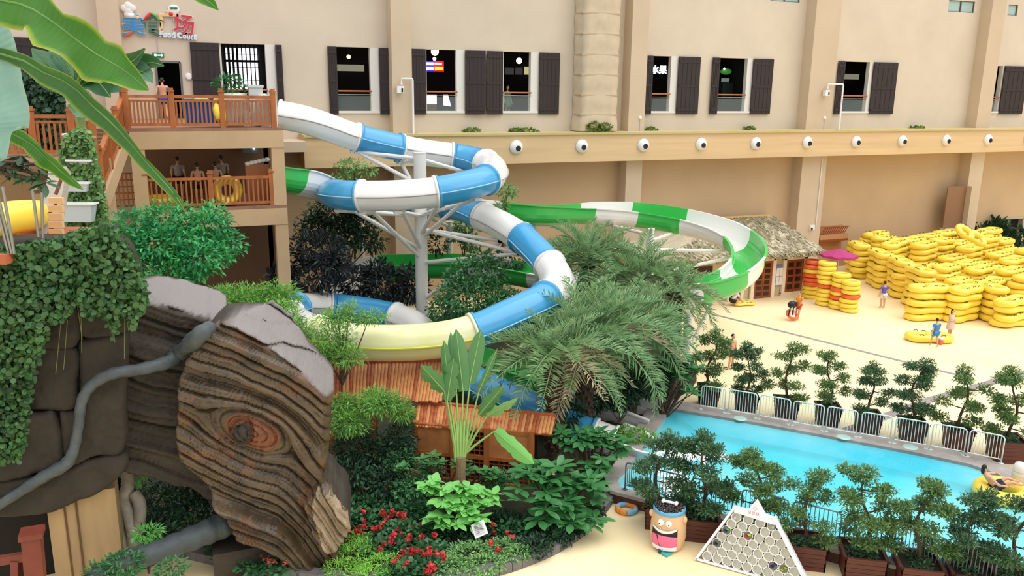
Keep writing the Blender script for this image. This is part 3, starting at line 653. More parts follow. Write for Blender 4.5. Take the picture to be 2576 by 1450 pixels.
part('body', MB().lathe([(0, 0), (.2, 0), (.24, 1.1), (0, 1.15)], 16, c=c0), M_OFFW, bn2); part('lid', MB().lathe([(0, 1.28), (.2, 1.22), (.26, 1.12), (0, 1.1)], 16, c=c0), M_OFFW, bn2)
# slide entrance gate
eg = thing('slide_entrance_gate', (fx(700), YP+.4, ZF), 'white rectangular start frame of the tube slide', 'frame'); x = fx(694)
for zz in (.3,): part('panel', MB().box((x+.05, YP+.35, ZF+.6), (.1, .12, 1.5)), M_SW, eg); part('panel', MB().box((x+.05, YP+1.7, ZF+.6), (.1, .12, 1.5)), M_SW, eg)
part('head', MB().box((x+.05, YP+1.0, ZF+1.35), (.12, 1.5, .12)), M_SW, eg)
part('tub', MB().lathe([(0, .05), (.42, .05), (.52, .55), (.46, .55), (.36, .12), (0, .1)], 20, c=(fx(668), YP+.9, ZF)), M_SW, eg)
# fixtures on the wall
ck = W(475, 193); single('wall_lamp', MB().lathe([(0, .12), (.12, .11), (.17, .05), (.17, 0), (0, 0)], 20, c=(ck[0], D, ck[2]), axis='Y'), M_WHITE, 'round white lamp on the wall beside the terrace door', 'lamp')
e_ = W(398, 139); ex_ = thing('exit_sign', (e_[0], D-.1, e_[2]), 'green illuminated exit sign hanging above the terrace door', 'sign')
part('box', MB().box((e_[0], D-.04, e_[2]), (.5, .08, .22)), mat('exit_green', (40, 120, 86), rough=.4), ex_); 
pm = MB(); pm.box((e_[0]-.12, D-.085, e_[2]), (.1, .01, .1)).box((e_[0]+.06, D-.085, e_[2]), (.18, .01, .05)); pm.add([(e_[0]+.14, D-.092, e_[2]-.07), (e_[0]+.22, D-.092, e_[2]), (e_[0]+.14, D-.092, e_[2]+.07)], [(0, 1, 2)])
part('pictogram', pm, mat('exit_white', (200, 255, 235), emit=1.2), ex_)
part('chain', MB().tube([(e_[0], D-.04, e_[2]+.1), (e_[0], D-.04, W(398, 97)[2])], .012, 5), M_STEEL, ex_)
# deep doorway room is part of the food court; door frame
df = MB()
for x in DOORX: df.box((x, D+.1, (ZF+12.8)/2), (.1, .3, 12.8-ZF))
df.box((sum(DOORX)/2, D+.1, 12.8), (DOORX[1]-DOORX[0], .3, .1)); struct('door_1', df, mat('door_grey', (110, 106, 104), rough=.5), label='grey frame of the open terrace door')
# ================================================================= thatched hut
M_THATCH = mat('thatch', (178, 168, 140), rough=.95, var=.4, vscale=7, rgb2=(206, 198, 172), bump=.5, bscale=26, stretch=(1, 1, .4))
M_HUTW = mat('hut_plaster', (206, 186, 148), rough=.85, var=.06)
M_CREAM = mat('cream_trim', (240, 226, 200), rough=.6)
M_RWOOD = mat('red_brown_wood', (150, 72, 36), rough=.5, var=.2, vscale=3, stretch=(1, 1, .3))
M_PANE = mat('dark_pane', (48, 36, 32), rough=.12)
hp = G(2012, 736); hl_ = G(1880, 757); YH = (hp[1]+hl_[1])/2; XH1 = W(2012, 700, YH)[0]; XH0 = W(1660, 700, YH)[0]
ZE = W(1990, 645, YH)[2]-.05
hut = thing('thatched_hut', ((XH0+XH1)/2, YH, 0), 'hut with grey thatched roof and red-brown doors by the back wall', 'hut')
hw = MB(); hw.box(((XH0+XH1)/2, (YH+D)/2, ZE/2), (XH1-XH0, D-YH-.1, ZE)); part('wall', hw, M_HUTW, hut)
# hip roof with layered thatch
ov = 1.0; ez = W(2000, 640, YH-ov)[2]; ex1 = W(2082, 634, YH-ov)[0]; ex0 = XH0-.8
YRG = D-.6; rz_ = W(1880, 546, YRG)[2]; rx0 = W(1812, 546, YRG)[0]; rx1 = W(1942, 546, YRG)[0]
def roof_quad(a, b, c, d, n=14, m_=30):          # a,b eave, c,d ridge
    u = np.linspace(0, 1, m_)[None, :, None]; v = np.linspace(0, 1, n)[:, None, None]
    a, b, c, d = map(np.array, (a, b, c, d)); g = (a*(1-u)+b*u)*(1-v)+(d*(1-u)+c*u)*v
    g[:, :, 2] += rng.normal(0, .035, (n, m_)); g[:, :, 1] += rng.normal(0, .03, (n, m_)); return g
rf = MB(); A = (ex0, YH-ov, ez); B = (ex1, YH-ov, ez); Cc = (rx1, YRG, rz_); Dd = (rx0, YRG, rz_); E_ = (ex1, D-.02, ez)
rf.grid(roof_quad(A, B, Cc, Dd)); rf.grid(roof_quad(B, E_, (rx1, D-.02, rz_), Cc, 10, 12)); rf.grid(roof_quad((ex0, D-.02, ez), A, Dd, (rx0, D-.02, rz_), 10, 12))
rf.add([A, B, E_, (ex0, D-.02, ez)], [(0, 1, 2, 3)])
ro = part('roof', rf, M_THATCH, hut)
# straw fringe hanging at the eave + straw tufts on the slope
rg = np.random.default_rng(3); pos = []; dr = []
for k in range(900):
    x = rg.uniform(ex0, ex1); pos.append((x, YH-ov+.02, ez+.08)); dr.append((rg.normal(0, .15), -.25, -1))
for k in range(250):
    y = rg.uniform(YH-ov, D-.3); pos.append((ex1-.02, y, ez+.08)); dr.append((.25, rg.normal(0, .15), -1))
fr = leaf_verts('lance', np.array(pos), np.array(dr), .3, rg)
part('eave_fringe', fr, leafmat('straw', (184, 168, 128), island=.3), ro, kind='stuff')
pos = []; dr = []
for k in range(2600):
    v = rg.random()**1.2; u = rg.random(); p = (np.array(A)*(1-u)+np.array(B)*u)*(1-v)+(np.array(Dd)*(1-u)+np.array(Cc)*u)*v
    pos.append(p+[0, 0, .04]); dr.append((rg.normal(0, .25), -(YRG-YH), -(rz_-ez)*1.0+rg.normal(0, .4)))
part('straw_tufts', leaf_verts('lance', np.array(pos), np.array(dr), .4, rg), leafmat('straw_grey', (186, 178, 150), island=.25), ro, kind='stuff')
part('ridge_cap', MB().tube([(rx0, YRG, rz_), (rx1, YRG, rz_)], .11, 8), mat('bamboo', (196, 160, 90), rough=.6), ro)
# doors
def hut_door(px0, px1, zt, zb, rows, lab):
    x0, x1 = W(px0, 700, YH)[0], W(px1, 700, YH)[0]; d = part('door', MB().box(((x0+x1)/2, YH-.04, (zt+zb)/2), (x1-x0, .08, zt-zb)), M_RWOOD, hut, label=lab)
    f = MB()
    for x in (x0-.12, x1+.12): f.box((x, YH-.06, (zt+zb)/2), (.22, .14, zt-zb+.2))
    f.box(((x0+x1)/2, YH-.06, zt+.1), (x1-x0+.46, .14, .2)); part('door_frame', f, M_CREAM, d)
    if zb > .2: part('sill_panel', MB().box(((x0+x1)/2, YH-.03, zb/2), (x1-x0+.46, .1, zb)), M_CREAM, d)
    w = (x1-x0)/2
    for i in range(2):
        for j in range(rows):
            hh = (zt-zb-.2)/rows; part('pane', MB().box((x0+w*(i+.5)+(.03 if i == 0 else -.03), YH-.09, zb+.1+hh*(j+.5)), (w*.58, .02, hh*.66)), M_PANE, d)
    part('mullion', MB().box(((x0+x1)/2, YH-.09, (zt+zb)/2), (.05, .03, zt-zb)), M_RWOOD, d)
hut_door(1896, 1939, W(1940, 655, YH)[2], .0, 6, 'red-brown glazed double door')
hut_door(1973, 2016, W(2000, 652, YH)[2], W(1990, 733, YH)[2], 4, 'red-brown glazed shutters')
hut_door(1838, 1862, W(1850, 660, YH)[2], .0, 6, 'narrow glazed door')
x0, x1 = W(1948, 700, YH)[0], W(1968, 700, YH)[0]; za, zb_ = W(1958, 718, YH)[2], W(1958, 668, YH)[2]
po = part('notice_board', MB().box(((x0+x1)/2, YH-.05, (za+zb_)/2), (x1-x0, .05, zb_-za)), mat('notice_lilac', (120, 130, 190), rough=.5), hut, label='white notice with lilac border')
part('sheet', MB().box(((x0+x1)/2, YH-.085, za+(zb_-za)*.24), ((x1-x0)*.84, .02, (zb_-za)*.42)), mat('paper', (238, 236, 236), rough=.6), po)
part('sheet', MB().box(((x0+x1)/2, YH-.085, za+(zb_-za)*.68), ((x1-x0)*.84, .02, (zb_-za)*.40)), mat('paper', (238, 236, 236), rough=.6), po)
part('line_of_print', MB().box(((x0+x1)/2-.02, YH-.1, (za+zb_)/2), (.03, .01, (zb_-za)*.6)), mat('pink_print', (230, 150, 150)), po)
# open service bay at the left of the hut
x0, x1 = W(1690, 700, YH)[0], W(1790, 700, YH)[0]
part('service_bay', MB().box(((x0+x1)/2, YH-.02, ZE*.48), (x1-x0, .06, ZE*.9)), mat('dark_bay', (70, 42, 32), rough=.8), hut)
part('bay_post', MB().box((x0-.3, YH-.15, ZE*.5), (.5, .3, ZE)), mat('orange_post', (190, 92, 44), rough=.6), hut)
# small balcony with lattice to the right of the hut
bx = W(2092, 600, D-.35); lb = thing('lattice_balcony', (bx[0], D-.3, bx[2]), 'small wooden lattice balcony on the wall right of the hut', 'balcony')
x0, x1 = W(2062, 590, D-.6)[0], W(2134, 590, D-.6)[0]; z0, z1, z2 = W(2090, 605, D-.6)[2], W(2090, 590, D-.6)[2], W(2090, 572, D-.6)[2]
part('shelf', MB().box(((x0+x1)/2, D-.32, z0), (x1-x0, .64, .14)), M_RWOOD, lb); part('panel', MB().box(((x0+x1)/2, D-.6, (z0+z1)/2), (x1-x0-.1, .06, z1-z0)), mat('light_wood', (190, 140, 92)), lb)
for k in range(13):
    xx = x0+.1+(x1-x0-.5)*k/12; part('slat', MB().bar((xx, D-.6, z1), (xx+.28, D-.6, z2), .05, .03), M_RWOOD, lb)
part('rail', MB().box(((x0+x1)/2, D-.6, z2), (x1-x0, .08, .06)), M_RWOOD, lb)
part('backing', MB().box(((x0+x1)/2, D-.03, (z0+z2)/2-.5), (x1-x0, .06, z2-z0+1)), mat('light_wood', (190, 140, 92)), lb)
# brown box on pilaster 5
bxp = W(2412, 545, D-1.0); hb = thing('wall_cabinet', (bxp[0], D-1.1, bxp[2]), 'brown open cabinet high on the pilaster behind the tube heap', 'cabinet')
z0, z1 = W(2410, 578, D-1.2)[2], W(2410, 470, D-1.2)[2]; xa, xb = W(2380, 560, D-1.2)[0], W(2428, 560, D-1.2)[0]
part('back', MB().box(((xa+xb)/2, D-.95, (z0+z1)/2), (xb-xa, .08, z1-z0)), mat('cabinet_brown', (142, 106, 76), rough=.7), hb); part('side', MB().box((xb, D-1.15, (z0+z1)/2), (.12, .5, z1-z0)), M_PIL, hb); part('shelf', MB().box(((xa+xb)/2, D-1.15, z0), (xb-xa+.3, .6, .2)), M_PIL, hb)
# magenta parasol
up = P(2112, 626, 47.0); pa = thing('parasol', (up[0], up[1], 0), 'magenta parasol between the hut and the heap of yellow tubes', 'parasol')
part('pole', MB().tube([(up[0], up[1], 0), up], .03, 8), M_STEEL, pa)
n = 8; cv = []; r_ = 1.05
for k in range(n):
    a0, a1 = 2*math.pi*k/n, 2*math.pi*(k+1)/n; e0 = up+[r_*math.cos(a0), r_*math.sin(a0), -.38]; e1 = up+[r_*math.cos(a1), r_*math.sin(a1), -.38]; m1 = (e0+e1)/2+[0, 0, .06]
    part('canopy_panel', MB().add([up, e0, m1, e1, e0-[0, 0, .1], e1-[0, 0, .1]], [(0, 1, 2), (0, 2, 3), (1, 4, 5, 3, 2)]), mat('magenta_cloth', (176, 52, 112), rough=.8), pa)

# ================================================================= swim rings and double tubes
rm_ = ring_mesh(.36, .155, .82).mesh('swim_ring', smooth=True)
rmO = rm_.copy(); rm_.materials.append(M_YEL); rmO.materials.append(M_ORG)
M_VALVE = mat('valve_dark', (60, 58, 40), rough=.5)
vm = MB().lathe([(0, .03), (.03, .03), (.035, 0)], 8).mesh('valve'); vm.materials.append(M_VALVE)
STACKS = [((2040, 754), 'OOYOOOYYY', 'stack nearest the hut shutters'), ((2076, 772), 'YYYYYOYYYY', 'second stack from the hut'), ((2112, 781), 'YYYOYOYY'[:8], 'third stack from the hut'), ((2138, 789), 'YYYOYYY', 'front stack, farthest from the hut')]
hgt = .252
ordn = ['lowest', 'second from below', 'third from below', 'fourth from below', 'fifth from below', 'sixth from below', 'seventh from below', 'eighth from below', 'ninth from below', 'tenth from below']
for (px, py), cs, nm in STACKS:
    b = G(px, py)+np.array([.25, .4, 0]); k = len(cs)
    for i in range(k):
        c = cs[k-1-i]; me = rm_ if c == 'Y' else rmO
        o = bpy.data.objects.new('swim_ring', me); col.objects.link(o); o.location = (b[0]+rng.normal(0, .025), b[1]+rng.normal(0, .025), .127+i*hgt); o.rotation_euler = (rng.normal(0, .015), rng.normal(0, .015), rng.uniform(0, 6))
        tag(o, '%s swim ring, %s in the %s' % ('yellow' if c == 'Y' else 'orange', 'topmost' if i == k-1 else ordn[i], nm), 'swim ring', 'stacked single swim rings')
# double tube: two holes, waisted outline
def double_tube():
    mb = MB(); n = 40; m_ = 10; L = .52; Ro = .43; r = .205
    # outline of the ring centre-line of a figure eight body: outer shell as one torus-like capsule with a bridge
    a = np.linspace(0, 2*math.pi, n, endpoint=False); cen = []
    for t in a:
        c, s = math.cos(t), math.sin(t); x = L*np.tanh(2.2*c)+Ro*c; y = Ro*s*(1-.32*math.exp(-(c/.3)**2)); cen.append((x, y, 0))
    cen = np.array(cen); T = np.roll(cen, -1, 0)-np.roll(cen, 1, 0); T /= np.linalg.norm(T, axis=1)[:, None]; S = np.stack([T[:, 1], -T[:, 0], 0*T[:, 0]], 1)
    b = np.linspace(0, 2*math.pi, m_, endpoint=False)
    v = np.array([cen[i]+S[i]*r*math.cos(q)+np.array([0, 0, .9*r*math.sin(q)]) for i in range(n) for q in b])
    mb.add(v, [(i*m_+j, i*m_+(j+1) % m_, ((i+1) % n)*m_+(j+1) % m_, ((i+1) % n)*m_+j) for i in range(n) for j in range(m_)])
    yb = np.linspace(-.34, .34, 5); mb.tube([(0, y, 0) for y in yb], .195, 10)
    return mb
dm = double_tube().mesh('double_tube', smooth=True); dm.materials.append(M_YEL)
hm = MB()
for (x, y) in ((-.5, .42), (.5, .42), (-.5, -.42), (.5, -.42), (-.15, .36), (.15, -.36)): hm.tube([(x-.1, y, .17), (x-.06, y, .225), (x+.06, y, .225), (x+.1, y, .17)], .018, 5)
hme = hm.mesh('handles'); hme.materials.append(M_VALVE)
H3 = .378
def dbl(p, rz, label, tilt=(0, 0), par=None):
    o = bpy.data.objects.new('double_tube', dm); col.objects.link(o); o.location = Vector([float(v) for v in p]); o.rotation_euler = (tilt[0], tilt[1], rz)
    tag(o, label, 'float tube', 'yellow double tubes')
    h = bpy.data.objects.new('handles', hme); col.objects.link(h); h.parent = o; h['kind'] = 'stuff'
    return o
hidden = MB()
# ground outline of the heap
front = [G(2140, 690), G(2190, 722), G(2245, 752), G(2300, 778), G(2345, 800), G(2420, 815), G(2490, 812), G(2530, 825), G(2640, 815)]
fl_ = np.array([p[:2] for p in front]); 
stk = []
# front stacks explicit: px base (front bottom centre), count, heading
FS = [(2152, 702, 6, R(62)), (2206, 728, 6, R(62)), (2256, 752, 6, R(62)), (2304, 780, 6, R(66)), (2326, 809, 5, R(-14)), (2412, 815, 5, R(8)), (2475, 806, 5, R(80)), (2535, 829, 4, R(6)), (2625, 812, 5, R(20))]
fsn = ['at the left end of the heap beside the parasol', 'second from the left along the heap front', 'behind the person in the violet shirt', 'right of the person in the violet shirt', 'in the short front stack left of the pink-dressed woman', 'in the short front stack behind the pink-dressed woman', 'in the end-on stack between the front stacks', 'in the short stack nearest the right edge', 'in the stack cut by the right edge']
pts_f = []
for (px, py, k, hd), nm in zip(FS, fsn):
    b = G(px, py); 
    d_ = b[:2]/np.linalg.norm(b[:2]); back = .55 if abs(math.sin(hd-math.atan2(-d_[0], d_[1]))) < .8 else .9
    c = b[:2]+d_*back; pts_f.append(c)
    for i in range(k):
        dbl((c[0]+rng.normal(0, .05), c[1]+rng.normal(0, .05), .195+i*H3), hd+rng.normal(0, .06)+(math.pi if rng.random() < .5 else 0), 'yellow double tube, %s %s' % ('topmost' if i == k-1 else ordn[i], nm), (rng.normal(0, .02), rng.normal(0, .02)))
pts_f = np.array(pts_f)
# the heap behind: jittered grid
cand = []
uy = np.arange(0, 16); rg = np.random.default_rng(11)
ha = R(16); ea = np.array([math.cos(ha), math.sin(ha)]); eb = np.array([-ea[1], ea[0]])
for iy in range(-9, 14):
    for ix in range(-3, 14):
        p = np.array([38., 31.])+ea*(ix*2.34+(iy % 2)*1.1)+eb*iy*1.30+rg.normal(0, .02, 2)
        px, py = PR((p[0], p[1], 0))
        # keep inside the heap's ground outline, behind the front line
        fy = np.interp(px, [2120, 2150, 2190, 2245, 2300, 2345, 2420, 2490, 2530, 2640], [678, 690, 716, 744, 764, 776, 784, 786, 790, 790])
        if px < 2108 or px > 2700 or py > fy-3: continue
        if py < np.interp(px, [2100, 2300, 2460, 2500, 2576, 2700], [655, 646, 644, 672, 700, 705]): continue
        if p[1] > D-1.15 or (abs(p[0]-W(2412, 560, D-1)[0]) < 2.6 and p[1] > D-2.6): continue
        if min(np.linalg.norm(pts_f-p, axis=1)) < 1.55: continue
        if px < 2330 and py > fy-18: continue
        cand.append((p, px, py))
cand.sort(key=lambda c: (round((c[2]-640)/17), c[1])); rows_ = {}
for c in cand: rows_.setdefault(round((c[2]-640)/17), []).append(c)
rk = sorted(rows_); RN = ['back row by the wall', 'second row from the wall', 'third row from the wall', 'fourth row from the wall', 'fifth row from the wall', 'sixth row from the wall', 'seventh row from the wall', 'eighth row from the wall', 'ninth row from the wall', 'tenth row from the wall']
CN = ['leftmost', 'second', 'third', 'fourth', 'fifth', 'sixth', 'seventh', 'eighth', 'ninth', 'tenth', 'eleventh', 'twelfth', 'thirteenth', 'fourteenth', 'fifteenth', 'sixteenth', 'seventeenth', 'eighteenth']
def heap_label(px, py, top):
    r = round((py-640)/17); j = [c[1] for c in rows_[r]].index(px)
    return 'yellow tube %s heap, %s from left in %s' % ('topping the' if top else 'second-layer in', CN[j] if j else 'first', RN[min(rk.index(r), 9)])
for q, (p, px, py) in enumerate(cand):
    k = 6 if px < 2330 else (6 if py < 700 else 5)
    k += rg.choice([0, 0, 0, 1, 1, -1])
    if py > 752: k -= 1
    hd = ha+rg.normal(0, .03)
    for i in range(k):
        pos = (p[0]+rg.normal(0, .05), p[1]+rg.normal(0, .05), .195+i*H3)
        if i >= k-2:
            dbl(pos, hd+rg.normal(0, .05), (heap_label(px, py, i == k-1)), (rg.normal(0, .03), rg.normal(0, .03)))
        else:
            hd2 = hd+rg.normal(0, .05); b = double_tube() if q < 0 else None
            hidden.add((np.array([v.co[:] for v in dm.vertices]) if 'DMV' not in globals() else DMV) @ rotz(hd2).T+np.array(pos), DMF if 'DMF' in globals() else [tuple(f.vertices) for f in dm.polygons])
    DMV = np.array([v.co[:] for v in dm.vertices]); DMF = [tuple(f.vertices) for f in dm.polygons]
if hidden.n:
    single('lower_tube_layers', hidden, M_YEL, 'packed lower layers of yellow tubes inside the big heap', 'float tubes', smooth=True, kind='stuff')
bt = P(2440, 612, 51.5); dbl((bt[0], bt[1], 3.2), R(-20), 'yellow double tube tilted steeply at the back right of the heap', (R(38), R(25)))
lt = G(2352, 868); dbl((lt[0]+.25, lt[1]+.6, .195), R(-28), 'yellow double tube lying on the deck at the child in blue')
lt2 = G(1868, 772); dbl((lt2[0]+.3, lt2[1]+.3, .1), R(-10), 'yellow double tube lying on the deck in front of the hut door').scale = (.6, .6, .45)
print('tubes', len(cand))
# ================================================================= people
SKIN = mat('skin', (212, 160, 128), rough=.55, sss=.1); HAIR = mat('hair_black', (22, 18, 18), rough=.5); EYEW = mat('eye_dark', (25, 18, 16), rough=.3); LIP = mat('lips', (170, 90, 84), rough=.5)
def skin_mesh(verts, edges, radii, root=0, sub=1):
    me = bpy.data.meshes.new('sk'); me.from_pydata([tuple(v) for v in verts], edges, []); o = bpy.data.objects.new('sk', me); col.objects.link(o)
    md = o.modifiers.new('s', 'SKIN'); md.use_smooth_shade = True
    sv = me.skin_vertices[0].data
    for i, r in enumerate(radii): sv[i].radius = (r, r) if np.isscalar(r) else r; sv[i].use_root = (i == root)
    s2 = o.modifiers.new('ss', 'SUBSURF'); s2.levels = sub
    dg = bpy.context.evaluated_depsgraph_get(); ev = o.evaluated_get(dg); m2 = bpy.data.meshes.new_from_object(ev)
    v = np.array([p.co[:] for p in m2.vertices]); f = [tuple(p.vertices) for p in m2.polygons]
    bpy.data.objects.remove(o); bpy.data.meshes.remove(m2); return v, f
PN = 0
def person(loc, heading, h, label, top=None, bottom=None, hair='short', pose=None, dress=None, zoff=0.0, skin=None, group=None):
    """figure about h tall facing heading (0 = -Y); pose overrides joints in body units (fractions of height, x right, y forward, z up)"""
    J = dict(pelvis=(0, 0, .52), waist=(0, .0, .60), chest=(0, -.005, .72), neck=(0, -.01, .825), head0=(0, .0, .87), 
        hipL=(-.055, 0, .50), kneeL=(-.06, .01, .275), ankL=(-.062, -.015, .045), toeL=(-.07, .085, .018), hipR=(.055, 0, .50), kneeR=(.06, .01, .275), ankR=(.062, -.015, .045), toeR=(.07, .085, .018),
        shL=(-.115, -.01, .795), elL=(-.15, -.02, .63), wrL=(-.155, .03, .48), shR=(.115, -.01, .795), elR=(.15, -.02, .63), wrR=(.155, .03, .48), head=(0, .012, .93))
    if pose: J.update(pose)
    names = list(J); V = {k: np.array(J[k], float)*h for k in names}
    order = ['pelvis', 'waist', 'chest', 'neck', 'head0', 'hipL', 'kneeL', 'ankL', 'toeL', 'hipR', 'kneeR', 'ankR', 'toeR', 'shL', 'elL', 'wrL', 'shR', 'elR', 'wrR']
    rad = dict(pelvis=(.085, .06), waist=(.075, .055), chest=(.095, .06), neck=.032, head0=.034, hipL=.058, kneeL=.036, ankL=.023, toeL=.020, hipR=.058, kneeR=.036, ankR=.023, toeR=.020, shL=.036, elL=.026, wrL=.018, shR=.036, elR=.026, wrR=.018)
    idx = {k: i for i, k in enumerate(order)}
    E = [('pelvis', 'waist'), ('waist', 'chest'), ('chest', 'neck'), ('neck', 'head0'), ('pelvis', 'hipL'), ('hipL', 'kneeL'), ('kneeL', 'ankL'), ('ankL', 'toeL'), ('pelvis', 'hipR'), ('hipR', 'kneeR'), ('kneeR', 'ankR'), ('ankR', 'toeR'), ('chest', 'shL'), ('shL', 'elL'), ('elL', 'wrL'), ('chest', 'shR'), ('shR', 'elR'), ('elR', 'wrR')]
    rr = lambda k, s=1: tuple(x*h*s for x in rad[k]) if not np.isscalar(rad[k]) else rad[k]*h*s
    v, f = skin_mesh([V[k] for k in order], [(idx[a], idx[b]) for a, b in E], [rr(k) for k in order])
    body = MB().add(v, f)
    hd = V['head']; body.ball(hd, (.043*h, .052*h, .068*h), 14, 10); body.ball(hd+np.array([0, .052, -.012])*h, (.009*h, .014*h, .016*h), 8, 6)       # head, nose
    for s in (-1, 1): body.ball(hd+np.array([s*.044, -.002, -.006])*h, (.007*h, .014*h, .02*h), 8, 6)
    for s, sd in (('L', -1), ('R', 1)):      # hands
        w = V['wr'+s]; el = V['el'+s]; d = (w-el)/np.linalg.norm(w-el); fw = np.array([0, 1.0, 0])-d*d[1]; fw /= np.linalg.norm(fw)+1e-6; ou = np.cross(d, fw)
        body.ball(w+d*.03*h, (.017*h, .02*h, .026*h), 10, 8)
        for q in range(4):
            b0 = w+d*.048*h+fw*(q-1.5)*.010*h; L = (.040, .046, .043, .034)[q]*h; body.tube([b0-d*.01*h, b0+d*L*.5, b0+d*L*.85+ou*-sd*.012*h], [.0062*h, .0058*h, .0045*h], 6)
        b0 = w+d*.02*h+fw*.018*h; body.tube([b0-fw*.006*h, b0+(d+fw)*.014*h, b0+d*.034*h+fw*.018*h], [.0075*h, .007*h, .005*h], 6)
    Mx = np.eye(4); Mx[:3, :3] = rotz(heading) @ np.diag([-1, -1, 1.]); Mx[:3, 3] = loc; Mx[2, 3] += zoff
    t = thing('person', loc, label, 'person', group)
    part('body', body.xform(Mx), skin or SKIN, t, smooth=True)
    def cl_(nm, ks, es, sc, m_, extra=None):
        vv = [V[k] if isinstance(k, str) else np.array(k)*h for k in ks]; r_ = [rr(k, sc) if isinstance(k, str) else extra[i]*h for i, k in enumerate(ks)]
        a, b = skin_mesh(vv, es, r_); part(nm, MB().add(a, b).xform(Mx), m_, t, smooth=True)
    up = lambda a, b, q: tuple(np.array(J[a])*(1-q)+np.array(J[b])*q)
    if top is not None:
        cl_('shirt', ['pelvis', 'waist', 'chest', 'shL', 'shR', up('shL', 'elL', .6), up('shR', 'elR', .6)], [(0, 1), (1, 2), (2, 3), (2, 4), (3, 5), (4, 6)], 1.2, top, {5: .044, 6: .044})
    if bottom is not None:
        cl_('shorts', ['pelvis', 'hipL', 'hipR', up('hipL', 'kneeL', .7), up('hipR', 'kneeR', .7)], [(0, 1), (0, 2), (1, 3), (2, 4)], 1.22, bottom, {3: .058, 4: .058})
    if dress is not None:
        w0 = np.array(J['waist']); sk = MB(); a = np.linspace(0, 2*math.pi, 20, endpoint=False); rows = []
        for zz, rx, ry in ((.80, .07, .05), (.78, .115, .075), (.72, .125, .085), (.60, .10, .075), (.50, .13, .10), (.36, .155, .125), (.33, .15, .12)):
            rows.append(np.array([(rx*math.cos(q)*h, (ry*math.sin(q)+(J['chest'][1] if zz > .6 else J['pelvis'][1]))*h, zz*h) for q in a]))
        g = np.array(rows); n_ = 20; fs = [(i*n_+j, (i+1)*n_+j, (i+1)*n_+(j+1) % n_, i*n_+(j+1) % n_) for i in range(len(rows)-1) for j in range(n_)]
        sk.add(g.reshape(-1, 3), fs); part('dress', sk.xform(Mx), dress, t, smooth=True)
    hr = MB(); hr.ball(hd+np.array([0, -.01, .014])*h, (.047*h, .053*h, .062*h), 14, 10)
    if hair == 'bun': hr.ball(hd+np.array([0, -.055, .04])*h, .025*h, 10, 8)
    if hair == 'long': hr.ball(hd+np.array([0, -.03, -.04])*h, (.045*h, .032*h, .085*h), 12, 8)
    part('hair', hr.xform(Mx), HAIR, t, smooth=True)
    ey = MB()
    for s in (-1, 1): ey.ball(hd+np.array([s*.018, .0475, .0])*h, .006*h, 8, 6)
    part('eyes', ey.xform(Mx), EYEW, t, smooth=True)
    part('mouth', MB().ball(hd+np.array([0, .0475, -.034])*h, (.014*h, .005*h, .004*h), 8, 5).xform(Mx), LIP, t, smooth=True)
    return t
C_ = lambda n, c: mat(n, c, rough=.8, var=.08, vscale=6)
face = lambda loc, tx, ty: math.atan2(tx-loc[0], -(ty-loc[1]))
walk = dict(kneeL=(-.06, .08, .285), ankL=(-.06, .10, .05), toeL=(-.065, .19, .03), kneeR=(.06, -.02, .28), ankR=(.06, -.12, .075), toeR=(.065, -.06, .02), elL=(-.15, -.06, .63), wrL=(-.15, -.04, .49), elR=(.15, .03, .64), wrR=(.15, .10, .51))
p = G(2219, 775); person(p, R(170), 1.55, 'person in a violet-blue shirt and white shorts facing the yellow heap', C_('violet_shirt', (104, 96, 196)), C_('white_shorts', (232, 230, 226)))
p = G(2387, 852); person(p, R(12), 1.52, 'woman in a pale pink dress standing by the front tube stack', dress=C_('pink_dress', (214, 188, 178)), hair='long', pose=dict(elL=(-.15, .02, .64), wrL=(-.06, .09, .60), elR=(.15, .02, .64), wrR=(.06, .09, .61)))
p = G(2349, 873); person(p, R(165), 1.42, 'person with a bright blue bag and overall beside the lying tube', C_('blue_overall', (58, 132, 196)), C_('blue_overall', (58, 132, 196)), hair='bun', pose=walk)
p = G(2366, 868); rb = thing('red_white_bag', p, 'small red and white bag on the deck beside the lying tube', 'bag'); part('body', MB().ball(p+[0, 0, .16], (.12, .1, .16), 10, 8), C_('red_bag', (220, 110, 90)), rb, smooth=True); part('top', MB().lathe([(.08, .26), (.11, .34), (.05, .42)], 10, c=p), C_('white_bag', (235, 232, 228)), rb)
p = G(1838, 928); person(p, R(10), 1.58, 'bare-chested man in black swim trunks behind the leftmost potted trees', None, mat('black_trunks', (22, 22, 26), rough=.6))
p = G(2006, 803); pz = person(p, R(-60), 1.5, 'person in an orange top carrying a black and orange float', C_('orange_top', (236, 150, 60)), C_('red_shorts', (206, 84, 50)), pose=dict(walk, elR=(.14, .08, .66), wrR=(.10, .16, .58), elL=(-.14, .08, .66), wrL=(-.10, .17, .58)))
q = P(1993, 775, depth(p)-.3); fb_ = thing('folded_float', (q[0], q[1], q[2]-.45), 'black striped and orange float carried by the person in orange', 'float')
part('pad', MB().ball(q+[0, 0, .18], (.30, .18, .2), 12, 8), M_BLACK, fb_, smooth=True)
for k in range(4): part('stripe', MB().bar(q+[-.24+.12*k, -.12, .1], q+[-.34+.12*k, -.16, -.35], .05, .03), M_BLACK if k % 2 == 0 else M_WHITE, fb_)
me_ = MB().torus((0, 0, 0), .28, .075, 20, 8); Mx = np.eye(4); Mx[:3, :3] = np.array(Matrix.Rotation(R(35), 3, 'X')); Mx[:3, 3] = q+[-.02, -.05, -.35]; part('ring', me_.xform(Mx), M_ORG, fb_, smooth=True)
